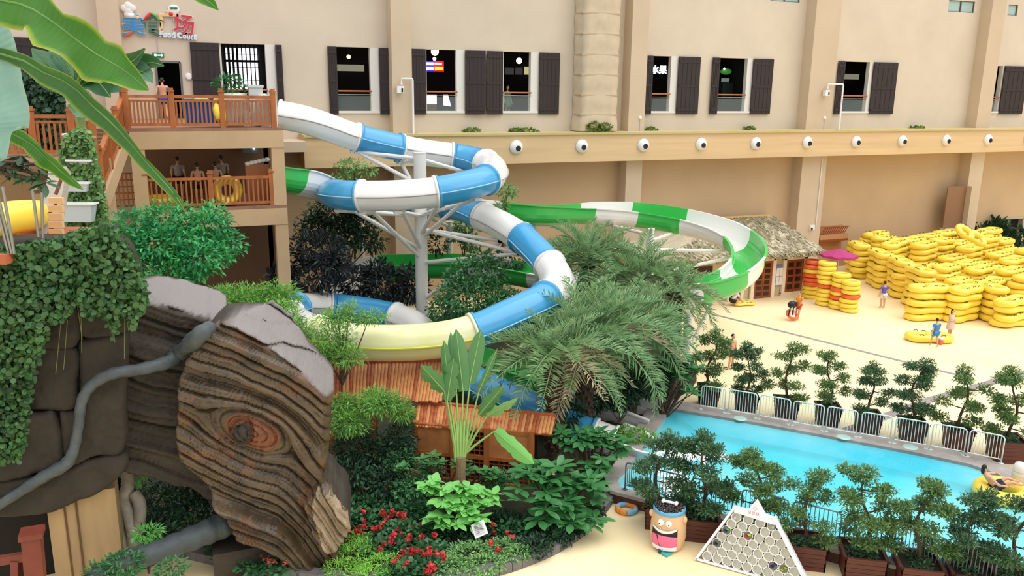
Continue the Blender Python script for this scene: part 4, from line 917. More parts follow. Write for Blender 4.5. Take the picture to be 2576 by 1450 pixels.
# crouching person in front of hut
p = G(1848, 770); cr_ = dict(pelvis=(0, -.10, .22), waist=(0, -.06, .30), chest=(0, .03, .40), neck=(0, .10, .48), head0=(0, .13, .51), head=(0, .16, .56), hipL=(-.06, -.09, .21), kneeL=(-.08, .10, .26), ankL=(-.07, -.02, .045), toeL=(-.075, .08, .018), hipR=(.06, -.09, .21), kneeR=(.08, .10, .26), ankR=(.07, -.02, .045), toeR=(.075, .08, .018), shL=(-.11, .06, .45), elL=(-.13, .14, .33), wrL=(-.08, .22, .22), shR=(.11, .06, .45), elR=(.13, .14, .33), wrR=(.08, .22, .22))
person(p, R(70), 1.55, 'crouching person in dark trunks under the green flume', C_('white_tee', (235, 235, 235)), M_BLACK, pose=cr_)
# terrace door man, queue on the lower deck
yb_ = D-1.0; xx = W(414, 285, yb_)[0]; person((xx, yb_, ZF), R(178), 1.9, 'bare-backed man walking through the terrace door', None, mat('blue_trunks', (50, 60, 140), rough=.7), pose=walk)
for (px, dy, lab, hd, dark) in [(500, 1.4, 'bare-backed person with dark shorts at the middle of the lower deck', R(175), 0), (545, 1.6, 'person queuing beside the leaning yellow ring on the lower deck', R(190), 0), (452, 3.0, 'dim figure at the left back of the lower deck queue', R(160), 1), (562, 3.2, 'tall dim figure at the right back of the lower deck queue', R(200), 1)]:
    yq = YP+dy; xx = W(px, 480, yq)[0]; person((xx, yq, zl), hd, 1.62 if not dark else 1.75, lab, None if not dark else C_('grey_tee', (150, 145, 138)), mat('black_trunks', (22, 22, 26), rough=.6))
# dim diner behind the fourth window
yb_ = D+1.2; xx = W(1277, 200, yb_)[0]; person((xx, yb_, ZF), R(20), 1.75, 'dim person in a green dress behind the window with the hanging lamp', dress=C_('green_dress', (70, 120, 90)), hair='long')
# bather in a ring in the pool
p = G(2492, 1222, ZW); p[2] = ZW
rp = G(2520, 1250, ZW)
ring_thing((rp[0], rp[1], ZW+.14), .56, .24, M_YEL, 'yellow swim ring floating in the pool with a bather')
seat = dict(pelvis=(0, -.16, .12), waist=(0, -.22, .20), chest=(0, -.30, .29), neck=(0, -.36, .37), head0=(0, -.37, .41), head=(0, -.37, .47), hipL=(-.06, -.13, .12), kneeL=(-.09, .08, .27), ankL=(-.09, .28, .20), toeL=(-.09, .34, .25), hipR=(.06, -.13, .12), kneeR=(.09, .08, .27), ankR=(.09, .28, .22), toeR=(.09, .34, .27), shL=(-.12, -.30, .34), elL=(-.25, -.20, .26), wrL=(-.28, -.04, .26), shR=(.12, -.30, .34), elR=(.25, -.20, .26), wrR=(.28, -.04, .26))
person((rp[0], rp[1], ZW), R(60), 1.55, 'bather reclining in the floating yellow ring', None, C_('dark_trunks', (40, 40, 60)), hair='long', pose=seat, zoff=.12)
# ================================================================= barriers
M_BAR = mat('barrier_white', (222, 234, 230), rough=.35, metal=.2); M_BARD = mat('barrier_steel', (96, 116, 122), rough=.4, metal=.4)
def barrier(a, b, h, label, mt, nb, grp):
    a, b = np.array(a, float), np.array(b, float); d = b-a; d /= np.linalg.norm(d); t = thing('crowd_barrier', (a+b)/2, label, 'barrier', grp); r = .022; q = .1; z = np.array([0, 0, 1.0])
    part('frame', MB().tube([a, a+z*(h-q), a+z*(h-q*.3)+d*q*.3, a+z*h+d*q, b+z*h-d*q, b+z*(h-q*.3)-d*q*.3, b+z*(h-q), b], r, 8), mt, t, smooth=True)
    part('bottom_bar', MB().tube([a+z*.14, b+z*.14], r*.8, 6), mt, t)
    L = np.linalg.norm(b-a)
    for k in range(1, nb+1): p = a+d*L*k/(nb+1); part('bar', MB().tube([p+z*.14, p+z*h], .011, 5), mt, t)
    for p in (a, b): part('foot', MB().box(p+[0, 0, .01], (.12, .12, .02)), mt, t)
    return t
FB = [(1762, 1030, 1822, 1040), (1832, 1041, 1900, 1053), (1909, 1055, 1984, 1069), (1992, 1071, 2068, 1085), (2077, 1086, 2152, 1100), (2163, 1101, 2238, 1114), (2248, 1116, 2330, 1130), (2340, 1132, 2424, 1147), (2432, 1149, 2518, 1167)]
nth = ['leftmost', 'second from left', 'third from left', 'fourth from left', 'fifth from left', 'sixth from left', 'seventh from left', 'eighth from left', 'ninth from left', 'tenth from left']
for k, (x0, y0, x1, y1) in enumerate(FB): barrier(G(x0, y0, ZR), G(x1, y1, ZR), .92, 'white tubular barrier on the far pool rim, %s' % nth[k], M_BAR, 9, 'white barriers on the far pool rim')
NB = [(1572, 1232, 1625, 1246), (1634, 1248, 1722, 1270), (1736, 1273, 1850, 1301), (1862, 1304, 1978, 1333), (1990, 1336, 2110, 1368), (2122, 1371, 2245, 1404), (2262, 1408, 2372, 1437), (2386, 1441, 2500, 1470)]
for k, (x0, y0, x1, y1) in enumerate(NB): barrier(G(x0, y0, ZR), G(x1, y1, ZR), .86, 'steel tubular barrier on the near pool rim, %s' % nth[k], M_BARD if k < 3 else mat('barrier_grey', (150, 172, 172), rough=.35, metal=.3), 10, 'steel barriers on the near pool rim')
# ================================================================= potted cloud-pruned trees
M_PLANT = mat('planter_wood', (92, 46, 34), rough=.55, var=.25, vscale=3, stretch=(.4, .4, 3), bump=.15); M_PLANTD = mat('planter_dark', (58, 38, 34), rough=.6, var=.25, vscale=3, stretch=(.4, .4, 3), bump=.15)
M_SOIL = mat('soil', (48, 38, 28), rough=.95, bump=.4); M_BARK = mat('bark', (84, 66, 50), rough=.9, var=.3, vscale=8, bump=.5, bscale=25)
M_BON = leafmat('podocarpus', (88, 124, 68), island=.4, rgb2=(112, 146, 80)); M_BON2 = leafmat('podocarpus_dark', (72, 110, 74), island=.4, rgb2=(92, 130, 84))
def tree_meshes(seed, dense=1.0, wide=1.0):
    rg = np.random.default_rng(seed); ph = rg.uniform(0, 6); n = 14; zs = np.linspace(0, 2.15, n)
    tr = np.stack([.17*np.sin(zs*2.6+ph)*np.minimum(1, zs), .13*np.cos(zs*2.2+ph)*np.minimum(1, zs), zs], 1)
    trunk = MB().tube(tr, np.linspace(.055, .018, n), 8); pads = []
    zz = .25; side = rg.uniform(0, 6)
    while zz < 2.0:
        f = 1-.62*(zz/2.15); p = np.array([np.interp(zz, zs, tr[:, 0]), np.interp(zz, zs, tr[:, 1]), zz]); a = side; side += 2.2+rg.normal(0, .35)
        L = (.30+.34*f)*rg.uniform(.75, 1.15)*wide; c = p+np.array([math.cos(a)*L, math.sin(a)*L, .10]); trunk.tube([p, p+(c-p)*.5+[0, 0, -.03], c], [.024, .017, .009], 5)
        pads.append((c, (.26+.12*f*rg.uniform(.7, 1.4), .26+.12*f, .13+.06*rg.random())))
        if rg.random() < .7: c2 = c+np.array([math.cos(a+.9)*.2, math.sin(a+.9)*.2, .05]); pads.append((c2, (.2, .2, .12)))
        zz += rg.uniform(.14, .24)
    pads.append((tr[-1]+[0, 0, .05], (.30, .30, .2))); pads.append((tr[-1]+[.08, .05, -.14], (.26, .24, .14)))
    und = [(np.array([rg.uniform(-.26, .26), rg.uniform(-.26, .26), .06]), (.2, .2, .12)) for _ in range(5)]
    fol = cloud(pads, int(4800*dense), .095, 'oval', seed+50, shell=.2, droop=-.1); und_ = cloud(und, 500, .11, 'oval', seed+70, shell=.3)
    a = trunk.mesh('trunk'); b = fol.mesh('foliage'); c = und_.mesh('underplanting')
    a.materials.append(M_BARK); b.materials.append(M_BON if seed % 2 else M_BON2); c.materials.append(M_BON2)
    return a, b, c
TM = [tree_meshes(s, d, w) for s, d, w in ((1, 1.0, .9), (2, 1.35, .8), (3, .9, 1.05), (4, 1.15, .95), (5, 1.3, 1.0))]
plank = {}
def planter_tree(base, w, hp, th, var, rz, label, grp, dark=False, tap=.82, sx=1.0):
    t = thing('potted_tree', base, label, 'potted tree', grp, rz=rz)
    mt = M_PLANTD if dark else M_PLANT; n = 5
    for s in range(4):
        for k in range(n):
            key = (round(w, 2), round(hp, 2), s, k, dark, tap)
            if key not in plank:
                z = hp*(k+.5)/n; ww = w*(tap+(1-tap)*(k+.5)/n); mb = MB().box((0, -ww/2+.02, z), (ww, .04, hp/n-.012))
                m4 = np.eye(4); m4[:3, :3] = rotz(s*math.pi/2); mb.xform(m4); me = mb.mesh('plank'); me.materials.append(mt); plank[key] = me
            part('plank', plank[key], None, t, local=True)
    key = (round(w, 2), round(hp, 2), 'soil', tap)
    if key not in plank: me = MB().box((0, 0, hp*.5), (w*.9, w*.9, hp*.86), taper=tap).mesh('soil'); me.materials.append(M_SOIL); plank[key] = me
    part('soil', plank[key], None, t, local=True)
    key = (round(w, 2), round(hp, 2), 'rim', tap)
    if key not in plank:
        r_ = MB()
        for s in range(4):
            q = MB().box((0, -w/2+.01, hp+.015), (w+.06, .08, .04)); m4 = np.eye(4); m4[:3, :3] = rotz(s*math.pi/2); q.xform(m4); r_.add(np.concatenate(q.v), q.f)
        me = r_.mesh('rim'); me.materials.append(mt); plank[key] = me
    part('rim', plank[key], None, t, local=True)
    a, b, c = TM[var]; sc = (th-hp)/2.4
    for nm, me in (('trunk', a), ('foliage', b), ('underplanting', c)):
        o = part(nm, me, None, t, local=True, kind='stuff' if nm != 'trunk' else None); o.location = (0, 0, hp*.92); o.scale = (sc*sx, sc*sx, sc); o.rotation_euler = (0, 0, var*1.3+base[0])
    return t
def tree_h(base, topx, topy):
    b = np.array(base); u = np.array([0, 0, 1.0]); best = min(np.arange(.8, 5, .02), key=lambda h: abs(PR(b+u*h)[1]-topy)); return best
FT = [((1792, 1030), 822, 0), ((1888, 1052), 860, 1), ((1990, 1064), 856, 2), ((2096, 1082), 880, 0), ((2198, 1102), 904, 3), ((2312, 1122), 898, 1), ((2428, 1142), 914, 2), ((2552, 1170), 922, 4)]
for k, ((px, py), ty, v) in enumerate(FT):
    b = G(px, py)+np.array([.1, .45, 0]); planter_tree(b, .80 if k < 7 else 1.0, .72, tree_h(b, px, ty), v, R(-30), 'cloud-pruned potted tree behind the far pool rim, %s' % nth[k], 'potted trees behind the far rim', dark=k < 6, sx=1.0)
NT = [((1668, 1340), 1082, 3, .74), ((1775, 1366), 1088, 1, .95), ((1905, 1392), 1122, 4, .85), ((2042, 1436), 1178, 2, .95), ((2188, 1464), 1172, 0, 1.0), ((2330, 1492), 1208, 4, 1.0), ((2462, 1510), 1228, 1, 1.0), ((2580, 1530), 1228, 3, 1.0)]
for k, ((px, py), ty, v, w) in enumerate(NT):
    b = G(px, py)+np.array([.1, .42, 0]); planter_tree(b, w, .6, tree_h(b, px, ty), v, R(-33), 'cloud-pruned potted tree along the near pool rim, %s' % nth[k], 'potted trees along the near rim', tap=.95, sx=1.05)
# ================================================================= slipper rack
A_ = G(1752, 1408); B_ = G(2042, 1488); e1 = (B_-A_)/np.linalg.norm(B_-A_); bkd = np.cross([0, 0, 1.0], e1); bkd /= np.linalg.norm(bkd)
if bkd @ FW < 0: bkd = -bkd
lean = R(24); vv = math.cos(lean)*np.array([0, 0, 1.0])+math.sin(lean)*bkd; Nn = np.cross(e1, vv)
def onplane(px, py, P0, N): d = ray(px, py); return CAM+d*(((P0-CAM) @ N)/(d @ N))
def uvp(px, py): q = onplane(px, py, A_, Nn)-A_; return q @ e1, q @ vv
fo = -Nn if (-Nn) @ FW < 0 else Nn                      # towards the viewer
def pl3(u, v, o=0.0): return A_+e1*u+vv*v+fo*o
TL, TR_, PK, BR = uvp(1853, 1273), uvp(1948, 1300), uvp(1907, 1255), uvp(2042, 1488)
rack = thing('slipper_rack', (A_+B_)/2, 'white pyramid slipper rack of round pipes on the deck', 'rack')
Wb = BR[0]; 
def bar2(nm, a, b, w, th=.10, parent=rack): return part(nm, MB().bar(pl3(*a, .0), pl3(*b, .0), w, th+.14, up=fo), M_WHITE, parent)
bar2('side_frame', (0, 0), TL, .06); bar2('side_frame', BR, TR_, .10); bar2('base_frame', (0, .02), BR, .05)
hd = [TL, TR_, ((TR_[0]*.55+TL[0]*.45)+.14, TR_[1]+.06), PK, ((TR_[0]*.55+TL[0]*.45)-.22, TL[1]+.05)]
lo_ = [(TL[0]-.03, TL[1]-.17), (TR_[0]+.06, TR_[1]-.20)]
hb = MB(); pts = [lo_[0], lo_[1], TR_, (TL[0]+(TR_[0]-TL[0])*.78, TL[1]+(TR_[1]-TL[1])*.78+.02), PK, (TL[0]+(TR_[0]-TL[0])*.34, TL[1]+(TR_[1]-TL[1])*.34+.02), TL]
n = len(pts); hb.add([pl3(u, v, .09) for u, v in pts]+[pl3(u, v, .03) for u, v in pts], [tuple(range(n)), tuple(range(n, 2*n))[::-1]]+[(i, n+i, n+(i+1) % n, (i+1) % n) for i in range(n)])
hbo = part('head_board', hb, M_WHITE, rack)
cu = (TL[0]+TR_[0])/2; cv_ = (TL[1]+TR_[1])/2-.02
em = MB(); 
for q in range(16):
    a0, a1 = 2*math.pi*q/16, 2*math.pi*(q+1)/16
    em.add([pl3(cu+.055*math.cos(a0), cv_+.08+.045*math.sin(a0), .094), pl3(cu+.055*math.cos(a1), cv_+.08+.045*math.sin(a1), .094), pl3(cu+.043*math.cos(a1), cv_+.08+.034*math.sin(a1), .094), pl3(cu+.043*math.cos(a0), cv_+.08+.034*math.sin(a0), .094)], [(0, 1, 2, 3)])
part('emblem', em, mat('pale_red_print', (226, 150, 150), rough=.6), hbo)
gl_ = MB()
for q in range(3):                                          # three small printed characters, too faint to read
    u0 = cu-.12+q*.10
    for (du, dv, w, h) in ((0, .03, .065, .012), (0, 0, .065, .012), (0, -.03, .065, .012), (-.026, 0, .012, .07), (.026, 0, .012, .07)):
        gl_.add([pl3(u0+du+a*w/2, cv_-.04+dv+b*h/2, .094) for a, b in ((-1, -1), (1, -1), (1, 1), (-1, 1))], [(0, 1, 2, 3)])
part('print', gl_, mat('pale_red_print', (226, 150, 150), rough=.6), hbo)
# pipes: rows of 4..10
rows = 7; v_top = (lo_[0][1]+lo_[1][1])/2-.08; 
u_l = lambda v: TL[0]*v/TL[1]; u_r = lambda v: BR[0]+(TR_[0]-BR[0])*v/TR_[1]
dia = (u_r(.1)-u_l(.1)-.12)/10.3; pr2 = dia/2*.97
pm_ = MB().lathe([(pr2, 0), (pr2, -.17), (pr2-.012, -.17), (pr2-.012, -.012), (pr2-.012, 0), (pr2, 0)], 22).mesh('pipe', smooth=False); pm_.materials.append(mat('pvc_white', (240, 238, 230), rough=.4))
bk_ = MB().lathe([(0, -.165), (pr2, -.165)], 22).mesh('pipe_back'); bk_.materials.append(mat('pvc_back', (226, 222, 204), rough=.6))
Mrot = np.eye(4); Mrot[:3, 0] = e1; Mrot[:3, 1] = np.cross(fo, e1); Mrot[:3, 2] = fo
mrot = Matrix([[*map(float, r_)] for r_ in Mrot])
cells = {}
for r_i in range(rows):
    cnt = 4+r_i; v = v_top-r_i*(v_top-.03-dia*.5)/(rows-1); ul, ur = u_l(v)+.06+dia*.5, u_r(v)-.07-dia*.5
    for k in range(cnt):
        u = ul+(ur-ul)*k/(cnt-1); q = pl3(u, v, .06); cells[(r_i, k)] = (u, v)
        o = part('pipe', pm_, None, rack, local=True); mm = mrot.copy(); mm.translation = Vector(q-base_of(rack)); o.matrix_local = mm
        o2 = part('pipe_back', bk_, None, rack, local=True); o2.matrix_local = mm
lg_ = MB(); 
for u in (.25, Wb-.3):
    top = pl3(min(max(u, TL[0]), TR_[0]), TL[1]*.8, -.05); lg_.bar(top, np.array([*(top[:2]+bkd[:2]*.9), .0]), .06)
part('back_leg', lg_, M_WHITE, rack)
def slippers(cell, c1, c2, label):
    u, v = cells[cell]; q = pl3(u, v, .02); t = thing('slippers', q, label, 'slippers', 'slippers in the rack')
    for s, c in ((-1, c1), (1, c2)):
        mb = MB().ball((0, 0, 0), (.05, .025, .13), 12, 8); mb.box((0, .025, -.05), (.07, .035, .05)); m4 = np.eye(4); m4[:3, :3] = Mrot[:3, :3]; m4[:3, 3] = q+e1*s*.035+np.cross(fo, e1)*s*.03; part('slipper', mb.xform(m4), c, t, smooth=True)
Sm = lambda n, c: mat(n, c, rough=.5)
slippers((2, 0), Sm('s_navy', (40, 56, 96)), Sm('s_green', (90, 170, 50)), 'navy and green slippers in the upper left pipe of the rack')
slippers((2, 2), Sm('s_red', (196, 34, 38)), Sm('s_lime', (170, 190, 50)), 'red and lime slippers in the upper middle pipe of the rack')
slippers((4, 0), Sm('s_black', (34, 46, 50)), Sm('s_grey', (90, 96, 92)), 'black slippers in the left pipe of the rack')
slippers((5, 6), Sm('s_navy2', (40, 44, 90)), Sm('s_navy2', (40, 44, 90)), 'navy slippers in the right part of the rack')
slippers((5, 7), Sm('s_olive', (150, 160, 50)), Sm('s_olive', (150, 160, 50)), 'olive slippers in the right part of the rack')
# ================================================================= grinning litter bin
bb = G(1690, 1393); bb = bb+np.array([.1, .38, 0]); toc = math.atan2(-bb[1], -bb[0]); 
M_TAN = mat('bin_tan', (222, 184, 140), rough=.45)
bi = thing('litter_bin', bb, 'tan litter bin with a wide open painted mouth and pebbled black top', 'litter bin')
hdg = math.atan2(-bb[0], bb[1])*-1
fd = np.array([-bb[0]-6.5, -bb[1], 0]); fd /= np.linalg.norm(fd); sd_ = np.array([-fd[1], fd[0], 0]); sd_ = -sd_ if sd_ @ RT < 0 else sd_
def bpnt(a, z, r=None, o=0.0):
    prof = np.interp(z, [0, .06, .35, .7, 1.0, 1.12], [.36, .42, .47, .46, .41, .38]) if r is None else r
    return bb+(fd*math.cos(a)+sd_*math.sin(a))*(prof+o)+np.array([0, 0, z])
part('body', MB().lathe([(0, 0), (.36, 0), (.42, .06), (.47, .35), (.46, .7), (.41, 1.0), (.38, 1.12), (0, 1.12)], 32, c=bb), M_TAN, bi, smooth=True)
def patch(nm, z0f, z1f, a0, a1, m_, o, n=14, lab=None):
    aa = np.linspace(a0, a1, n); g = np.array([[bpnt(a, z0f(a)+(z1f(a)-z0f(a))*t, o=o) for a in aa] for t in np.linspace(0, 1, 7)]); ob = part(nm, MB().grid(g), m_, bi, smooth=True, label=lab)
    md = ob.modifiers.new('t', 'SOLIDIFY'); md.thickness = .025; md.offset = 0; return ob
am = .74
patch('mouth_cavity', lambda a: .44, lambda a: .74-.10*math.cos(a*1.6), -am, am, mat('mouth_black', (26, 12, 14), rough=.6), .012)
patch('tongue', lambda a: .20, lambda a: .50+.03*math.cos(a*2), -am, am, mat('mouth_pink', (238, 110, 150), rough=.5), .02, lab='pink lower mouth flap')
patch('upper_teeth', lambda a: .72-.12*math.cos(a*1.9), lambda a: .76-.09*math.cos(a*1.9), -am+.05, am-.05, M_WHITE, .03)
patch('lower_teeth', lambda a: .10, lambda a: .22-.02*math.cos(a*2), -am, am, M_WHITE, .035)
for s in (-.24, .24):
    q = bpnt(s, .86, o=.01); e = part('eye', MB().ball(q, (.085, .085, .085), 14, 10), M_WHITE, bi, smooth=True); part('pupil', MB().ball(bpnt(s, .865, o=.09), .018, 8, 6), EYEW, e)
for s in (-1.35, 1.35): part('ear', MB().ball(bpnt(s, .9, o=.02), (.07, .07, .1), 10, 8), M_TAN, bi, smooth=True)
part('band', MB().lathe([(.39, 1.02), (.42, 1.04), (.42, 1.12), (.39, 1.14)], 32, c=bb), mat('band_blue', (90, 170, 215), rough=.4), bi, smooth=True)
pb = MB(); rg = np.random.default_rng(2)
for k in range(170):
    a = rg.uniform(0, 6.28); r_ = .37*math.sqrt(rg.random()); pb.ball(bb+[r_*math.cos(a), r_*math.sin(a), 1.13+.07*(1-r_/.37)], rg.uniform(.025, .05), 6, 5)
part('pebble_top', pb, mat('pebble_black', (44, 36, 38), rough=.25), bi, smooth=True, kind='stuff')
bo = MB().tube([bb-sd_*.16+[0, 0, 1.26], bb+sd_*.16+[0, 0, 1.25]], .04, 8)
for s in (-1, 1):
    for y in (-.03, .03): bo.ball(bb+sd_*s*.17+fd*y+[0, 0, 1.255], .05, 10, 8)
part('bone_ornament', bo, M_WHITE, bi, smooth=True)
# dustpan and brush leaning at the bin
q = G(1668, 1398); dp = thing('dustpan', q, 'turquoise dustpan with thin handle leaning on the litter bin', 'dustpan'); tq = mat('turquoise_plastic', (60, 178, 184), rough=.4)
part('pan', MB().box(q+[.12, 0, .04], (.26, .2, .04), rz=.3).box(q+[.12, .1, .1], (.26, .02, .12), rz=.3), tq, dp); part('handle', MB().tube([q+[.1, .08, .1], bpnt(-.2, .75, o=.05)], .012, 6), mat('pale_handle', (190, 215, 220)), dp)
bru = thing('broom', G(1660, 1392), 'dark broom leaning on the litter bin', 'broom'); q = G(1660, 1392); part('handle', MB().tube([q+[0, 0, .12], bpnt(-.35, .52, o=.05)], .014, 6), M_BLACK, bru); part('bristles', MB().box(q+[0, 0, .06], (.08, .06, .12)), mat('teal_dark', (20, 90, 100)), bru)
# ================================================================= lifebuoy
lb_ = G(1576, 1286); lf = thing('lifebuoy', lb_, 'orange and pale blue lifebuoy lying on the deck', 'lifebuoy')
cols_ = [mat('buoy_orange', (240, 150, 44), rough=.4), mat('buoy_blue', (132, 190, 226), rough=.4)]
for k in range(8):
    aa = np.linspace(2*math.pi*k/8, 2*math.pi*(k+1)/8, 7)+.3; part('segment', MB().tube([lb_+[.26*math.cos(a), .26*math.sin(a), .075] for a in aa], .075, 10), cols_[0 if k in (0, 3, 4, 7) else 1], lf, smooth=True)
# white post at right pool end
q = G(2562, 1220, ZR); wp = thing('pool_post', q, 'white rounded post at the right end of the far pool rim', 'post'); part('shaft', MB().lathe([(0, 0), (.22, 0), (.22, .55), (.16, .68), (0, .72)], 16, c=q), M_OFFW, wp, smooth=True)
for k in range(3): part('groove', MB().torus(q+[0, 0, .18+.14*k], .22, .012, 20, 6), mat('groove_grey', (190, 186, 178)), wp)
# ================================================================= planting bed and kerb
SOILPX = [(1545, 1240), (1556, 1205), (1590, 1150), (1650, 1062), (1672, 1018), (1735, 985), (1752, 960), (1745, 912), (1700, 850), (1640, 800), (1500, 775), (1200, 790), (700, 850), (300, 960), (180, 1100), (180, 1400), (300, 1460), (455, 1394), (530, 1412), (620, 1432), (760, 1455), (900, 1470), (1100, 1468), (1250, 1442), (1400, 1384), (1460, 1342), (1510, 1292)]
sp_ = poly_at(SOILPX); sm = MB(); n = len(sp_); sm.prism(sp_, .0, .14)
struct('floor_planting_bed', sm, mat('bed_soil', (44, 40, 30), rough=.95, var=.4, vscale=3, bump=.6, rgb2=(60, 62, 36)), label='dark soil of the planting bed')
kpx = [(455, 1394), (530, 1412), (620, 1432), (760, 1455), (900, 1470), (1100, 1468), (1250, 1442), (1330, 1415), (1400, 1384), (1460, 1342), (1510, 1292), (1545, 1240)]
kc = catmull(np.array([G(x, y) for x, y in kpx]), 3); kb = thing('bed_kerb', kc[len(kc)//2], 'curved grey stone kerb round the planting bed', 'kerb'); M_KERB = mat('kerb_stone', (112, 108, 108), rough=.7, var=.2, vscale=3, bump=.2)
for a, b in zip(kc, kc[1:]): part('kerb_stone', MB().bar(a+[0, 0, .12], a+(b-a)*.985+[0, 0, .12], .30, .24), M_KERB, kb)
# ================================================================= bushes
LM = dict(bright=leafmat('leaf_bright', (84, 186, 100), .35, rgb2=(56, 150, 96)), feather=leafmat('leaf_feather', (140, 190, 88), .35, rgb2=(100, 160, 74)), rubber=leafmat('leaf_rubber', (58, 66, 66), .4, rough=.3), mid=leafmat('leaf_mid', (84, 146, 86), .4, rgb2=(62, 118, 72)), dark=leafmat('leaf_dark', (52, 92, 60), .45, rgb2=(36, 66, 46)),
  frangi=leafmat('leaf_frangipani', (70, 132, 80), .35, rough=.35), hyd=leafmat('leaf_hydrangea', (122, 200, 104), .25, rough=.4), lime=leafmat('leaf_lime', (140, 200, 78), .3), begonia=leafmat('leaf_begonia', (60, 112, 70), .5), gcover=leafmat('leaf_groundcover', (122, 172, 100), .45), ivy=leafmat('leaf_ivy', (70, 116, 58), .5, rgb2=(46, 86, 44)), palm=leafmat('leaf_palm', (158, 186, 134), .3, rgb2=(122, 164, 112)), palmd=leafmat('leaf_palm_dry', (196, 184, 150), .3), banana=leafmat('leaf_banana', (62, 120, 60), .2, rough=.35), trav=leafmat('leaf_traveller', (84, 136, 78), .25, rough=.35))
def bl(px, py, d, rx, ry, rz=None):
    s = d/F_PX; return (P(px, py, d), (rx*s, (rz if rz else .7*rx*s), ry*s))
def bg(px, py, rx, ry, z=.28):
    d = depth(G(px, py, z)); return bl(px, py, d, rx, ry)
def bush(name, label, cat, base, blobs, n, size, kind, mt, seed=1, trunk=None, shell=.55, droop=.2, grp=None, zb=.13):
    b = np.array(base, float); b[2] = zb; t = thing(name, b, label, cat, grp)
    part('foliage', cloud(blobs, n, size, kind, seed, shell, droop), LM[mt], t, kind='stuff')
    rg = np.random.default_rng(seed+9)
    if trunk:
        c = np.mean([q[0] for q in blobs], 0); mid = b+(c-b)*.5+rg.normal(0, .1, 3)
        part('trunk', MB().tube(catmull([b, mid, c], 5), np.linspace(trunk, trunk*.55, 11), 8), M_BARK, t)
    br = MB()
    for c, r in blobs:
        st = b+(np.mean([q[0] for q in blobs], 0)-b)*(.65 if trunk else .15); br.tube(catmull([st, st+(c-st)*.55+rg.normal(0, .08, 3)-[0, 0, .08], c], 4), np.linspace(.045 if trunk else .025, .008, 9), 5)
    part('branches', br, M_BARK, t, kind='stuff'); return t
dg = lambda px, py, d: P(px, py, d)*np.array([1, 1, 0])
bush('leafy_tree', 'bright green leafy tree in front of the terrace columns', 'tree', dg(450, 640, 27.5), [bl(330, 570, 26.5, 62, 50), bl(420, 555, 27.5, 80, 48), bl(515, 570, 28, 75, 55), bl(565, 620, 28, 55, 40), bl(400, 620, 26.8, 95, 55), bl(500, 650, 27, 80, 50), bl(330, 650, 26.4, 55, 60), bl(430, 700, 26.5, 75, 42), bl(540, 530, 28.5, 30, 25)], 5200, .21, 'oval', 'bright', 1, trunk=.1, shell=.35)
bush('feathery_shrub', 'feathery light green shrub between the rock and the white tube', 'shrub', dg(660, 800, 26.5), [bl(600, 765, 26.5, 95, 50), bl(700, 750, 27, 60, 45), bl(680, 810, 26, 80, 60), bl(740, 850, 25.6, 55, 50), bl(555, 750, 27, 45, 30)], 9500, .2, 'lance', 'feather', 2, shell=.25)
bush('lacy_shrub', 'lacy thin-leaved shrub overlapping the cream tube', 'shrub', dg(850, 960, 24.6), [bl(850, 800, 24.8, 65, 28), bl(930, 798, 25, 55, 18), bl(835, 860, 24.6, 70, 45), bl(880, 900, 24.4, 45, 28), bl(800, 905, 24.6, 55, 25), bl(880, 770, 24.8, 22, 20)], 4200, .15, 'lance', 'feather', 3, shell=.2, trunk=.04)
bush('lacy_shrub', 'lacy bright shrub in front of the plank roof', 'shrub', dg(920, 1120, 24.2), [bl(870, 1020, 24.4, 50, 30), bl(960, 1015, 24.2, 70, 28), bl(1010, 1040, 24.2, 40, 20), bl(880, 1065, 24, 60, 32), bl(940, 1000, 24.6, 40, 25)], 4600, .17, 'lance', 'feather', 4, shell=.25)
bush('rubber_shrub', 'blackish rubber plant right of the terrace column', 'shrub', dg(790, 720, 34.5), [bl(800, 630, 34.8, 70, 48), bl(790, 690, 34.6, 75, 50), bl(840, 660, 34.2, 45, 45), bl(710, 700, 34.5, 40, 40)], 1900, .30, 'oval', 'rubber', 5)
bush('rubber_shrub', 'low blackish rubber plant at the foot of the thick mast', 'shrub', dg(980, 770, 37.5), [bl(900, 715, 37, 45, 45), bl(970, 715, 37.2, 70, 45), bl(1035, 720, 37, 45, 50), bl(950, 680, 37.5, 30, 30)], 1800, .30, 'oval', 'rubber', 6)
bush('round_shrub', 'rounded mid-green shrub right of the thick mast', 'shrub', dg(1200, 780, 33.4), [bl(1200, 690, 33.6, 85, 45), bl(1190, 745, 33, 105, 50), bl(1270, 765, 32.6, 60, 35), bl(1210, 655, 34, 40, 25), bl(1120, 780, 33, 50, 30)], 3600, .22, 'oval', 'mid', 7)
bush('slender_tree', 'dark slender tree behind the left end of the blue loop', 'tree', dg(895, 640, 38.6), [bl(830, 540, 38.8, 70, 40), bl(790, 570, 38.8, 50, 38), bl(900, 560, 38.4, 55, 40), bl(870, 600, 38.6, 80, 35), bl(940, 610, 38.4, 35, 30)], 3000, .24, 'oval', 'dark', 8, trunk=.12, shell=.3)
bush('slender_tree', 'sparse pale treetop in front of the beam end', 'tree', dg(885, 500, 40), [bl(880, 415, 40, 42, 16), bl(870, 445, 40, 40, 14), bl(925, 430, 40, 25, 14)], 420, .22, 'oval', 'gcover', 9, trunk=.07, shell=.3)
bush('slender_tree', 'small slim tree between the two white masts', 'tree', dg(1180, 650, 39), [bl(1170, 570, 39, 30, 22), bl(1185, 610, 39, 28, 22), bl(1150, 590, 39, 22, 16)], 640, .2, 'oval', 'mid', 10, trunk=.05)
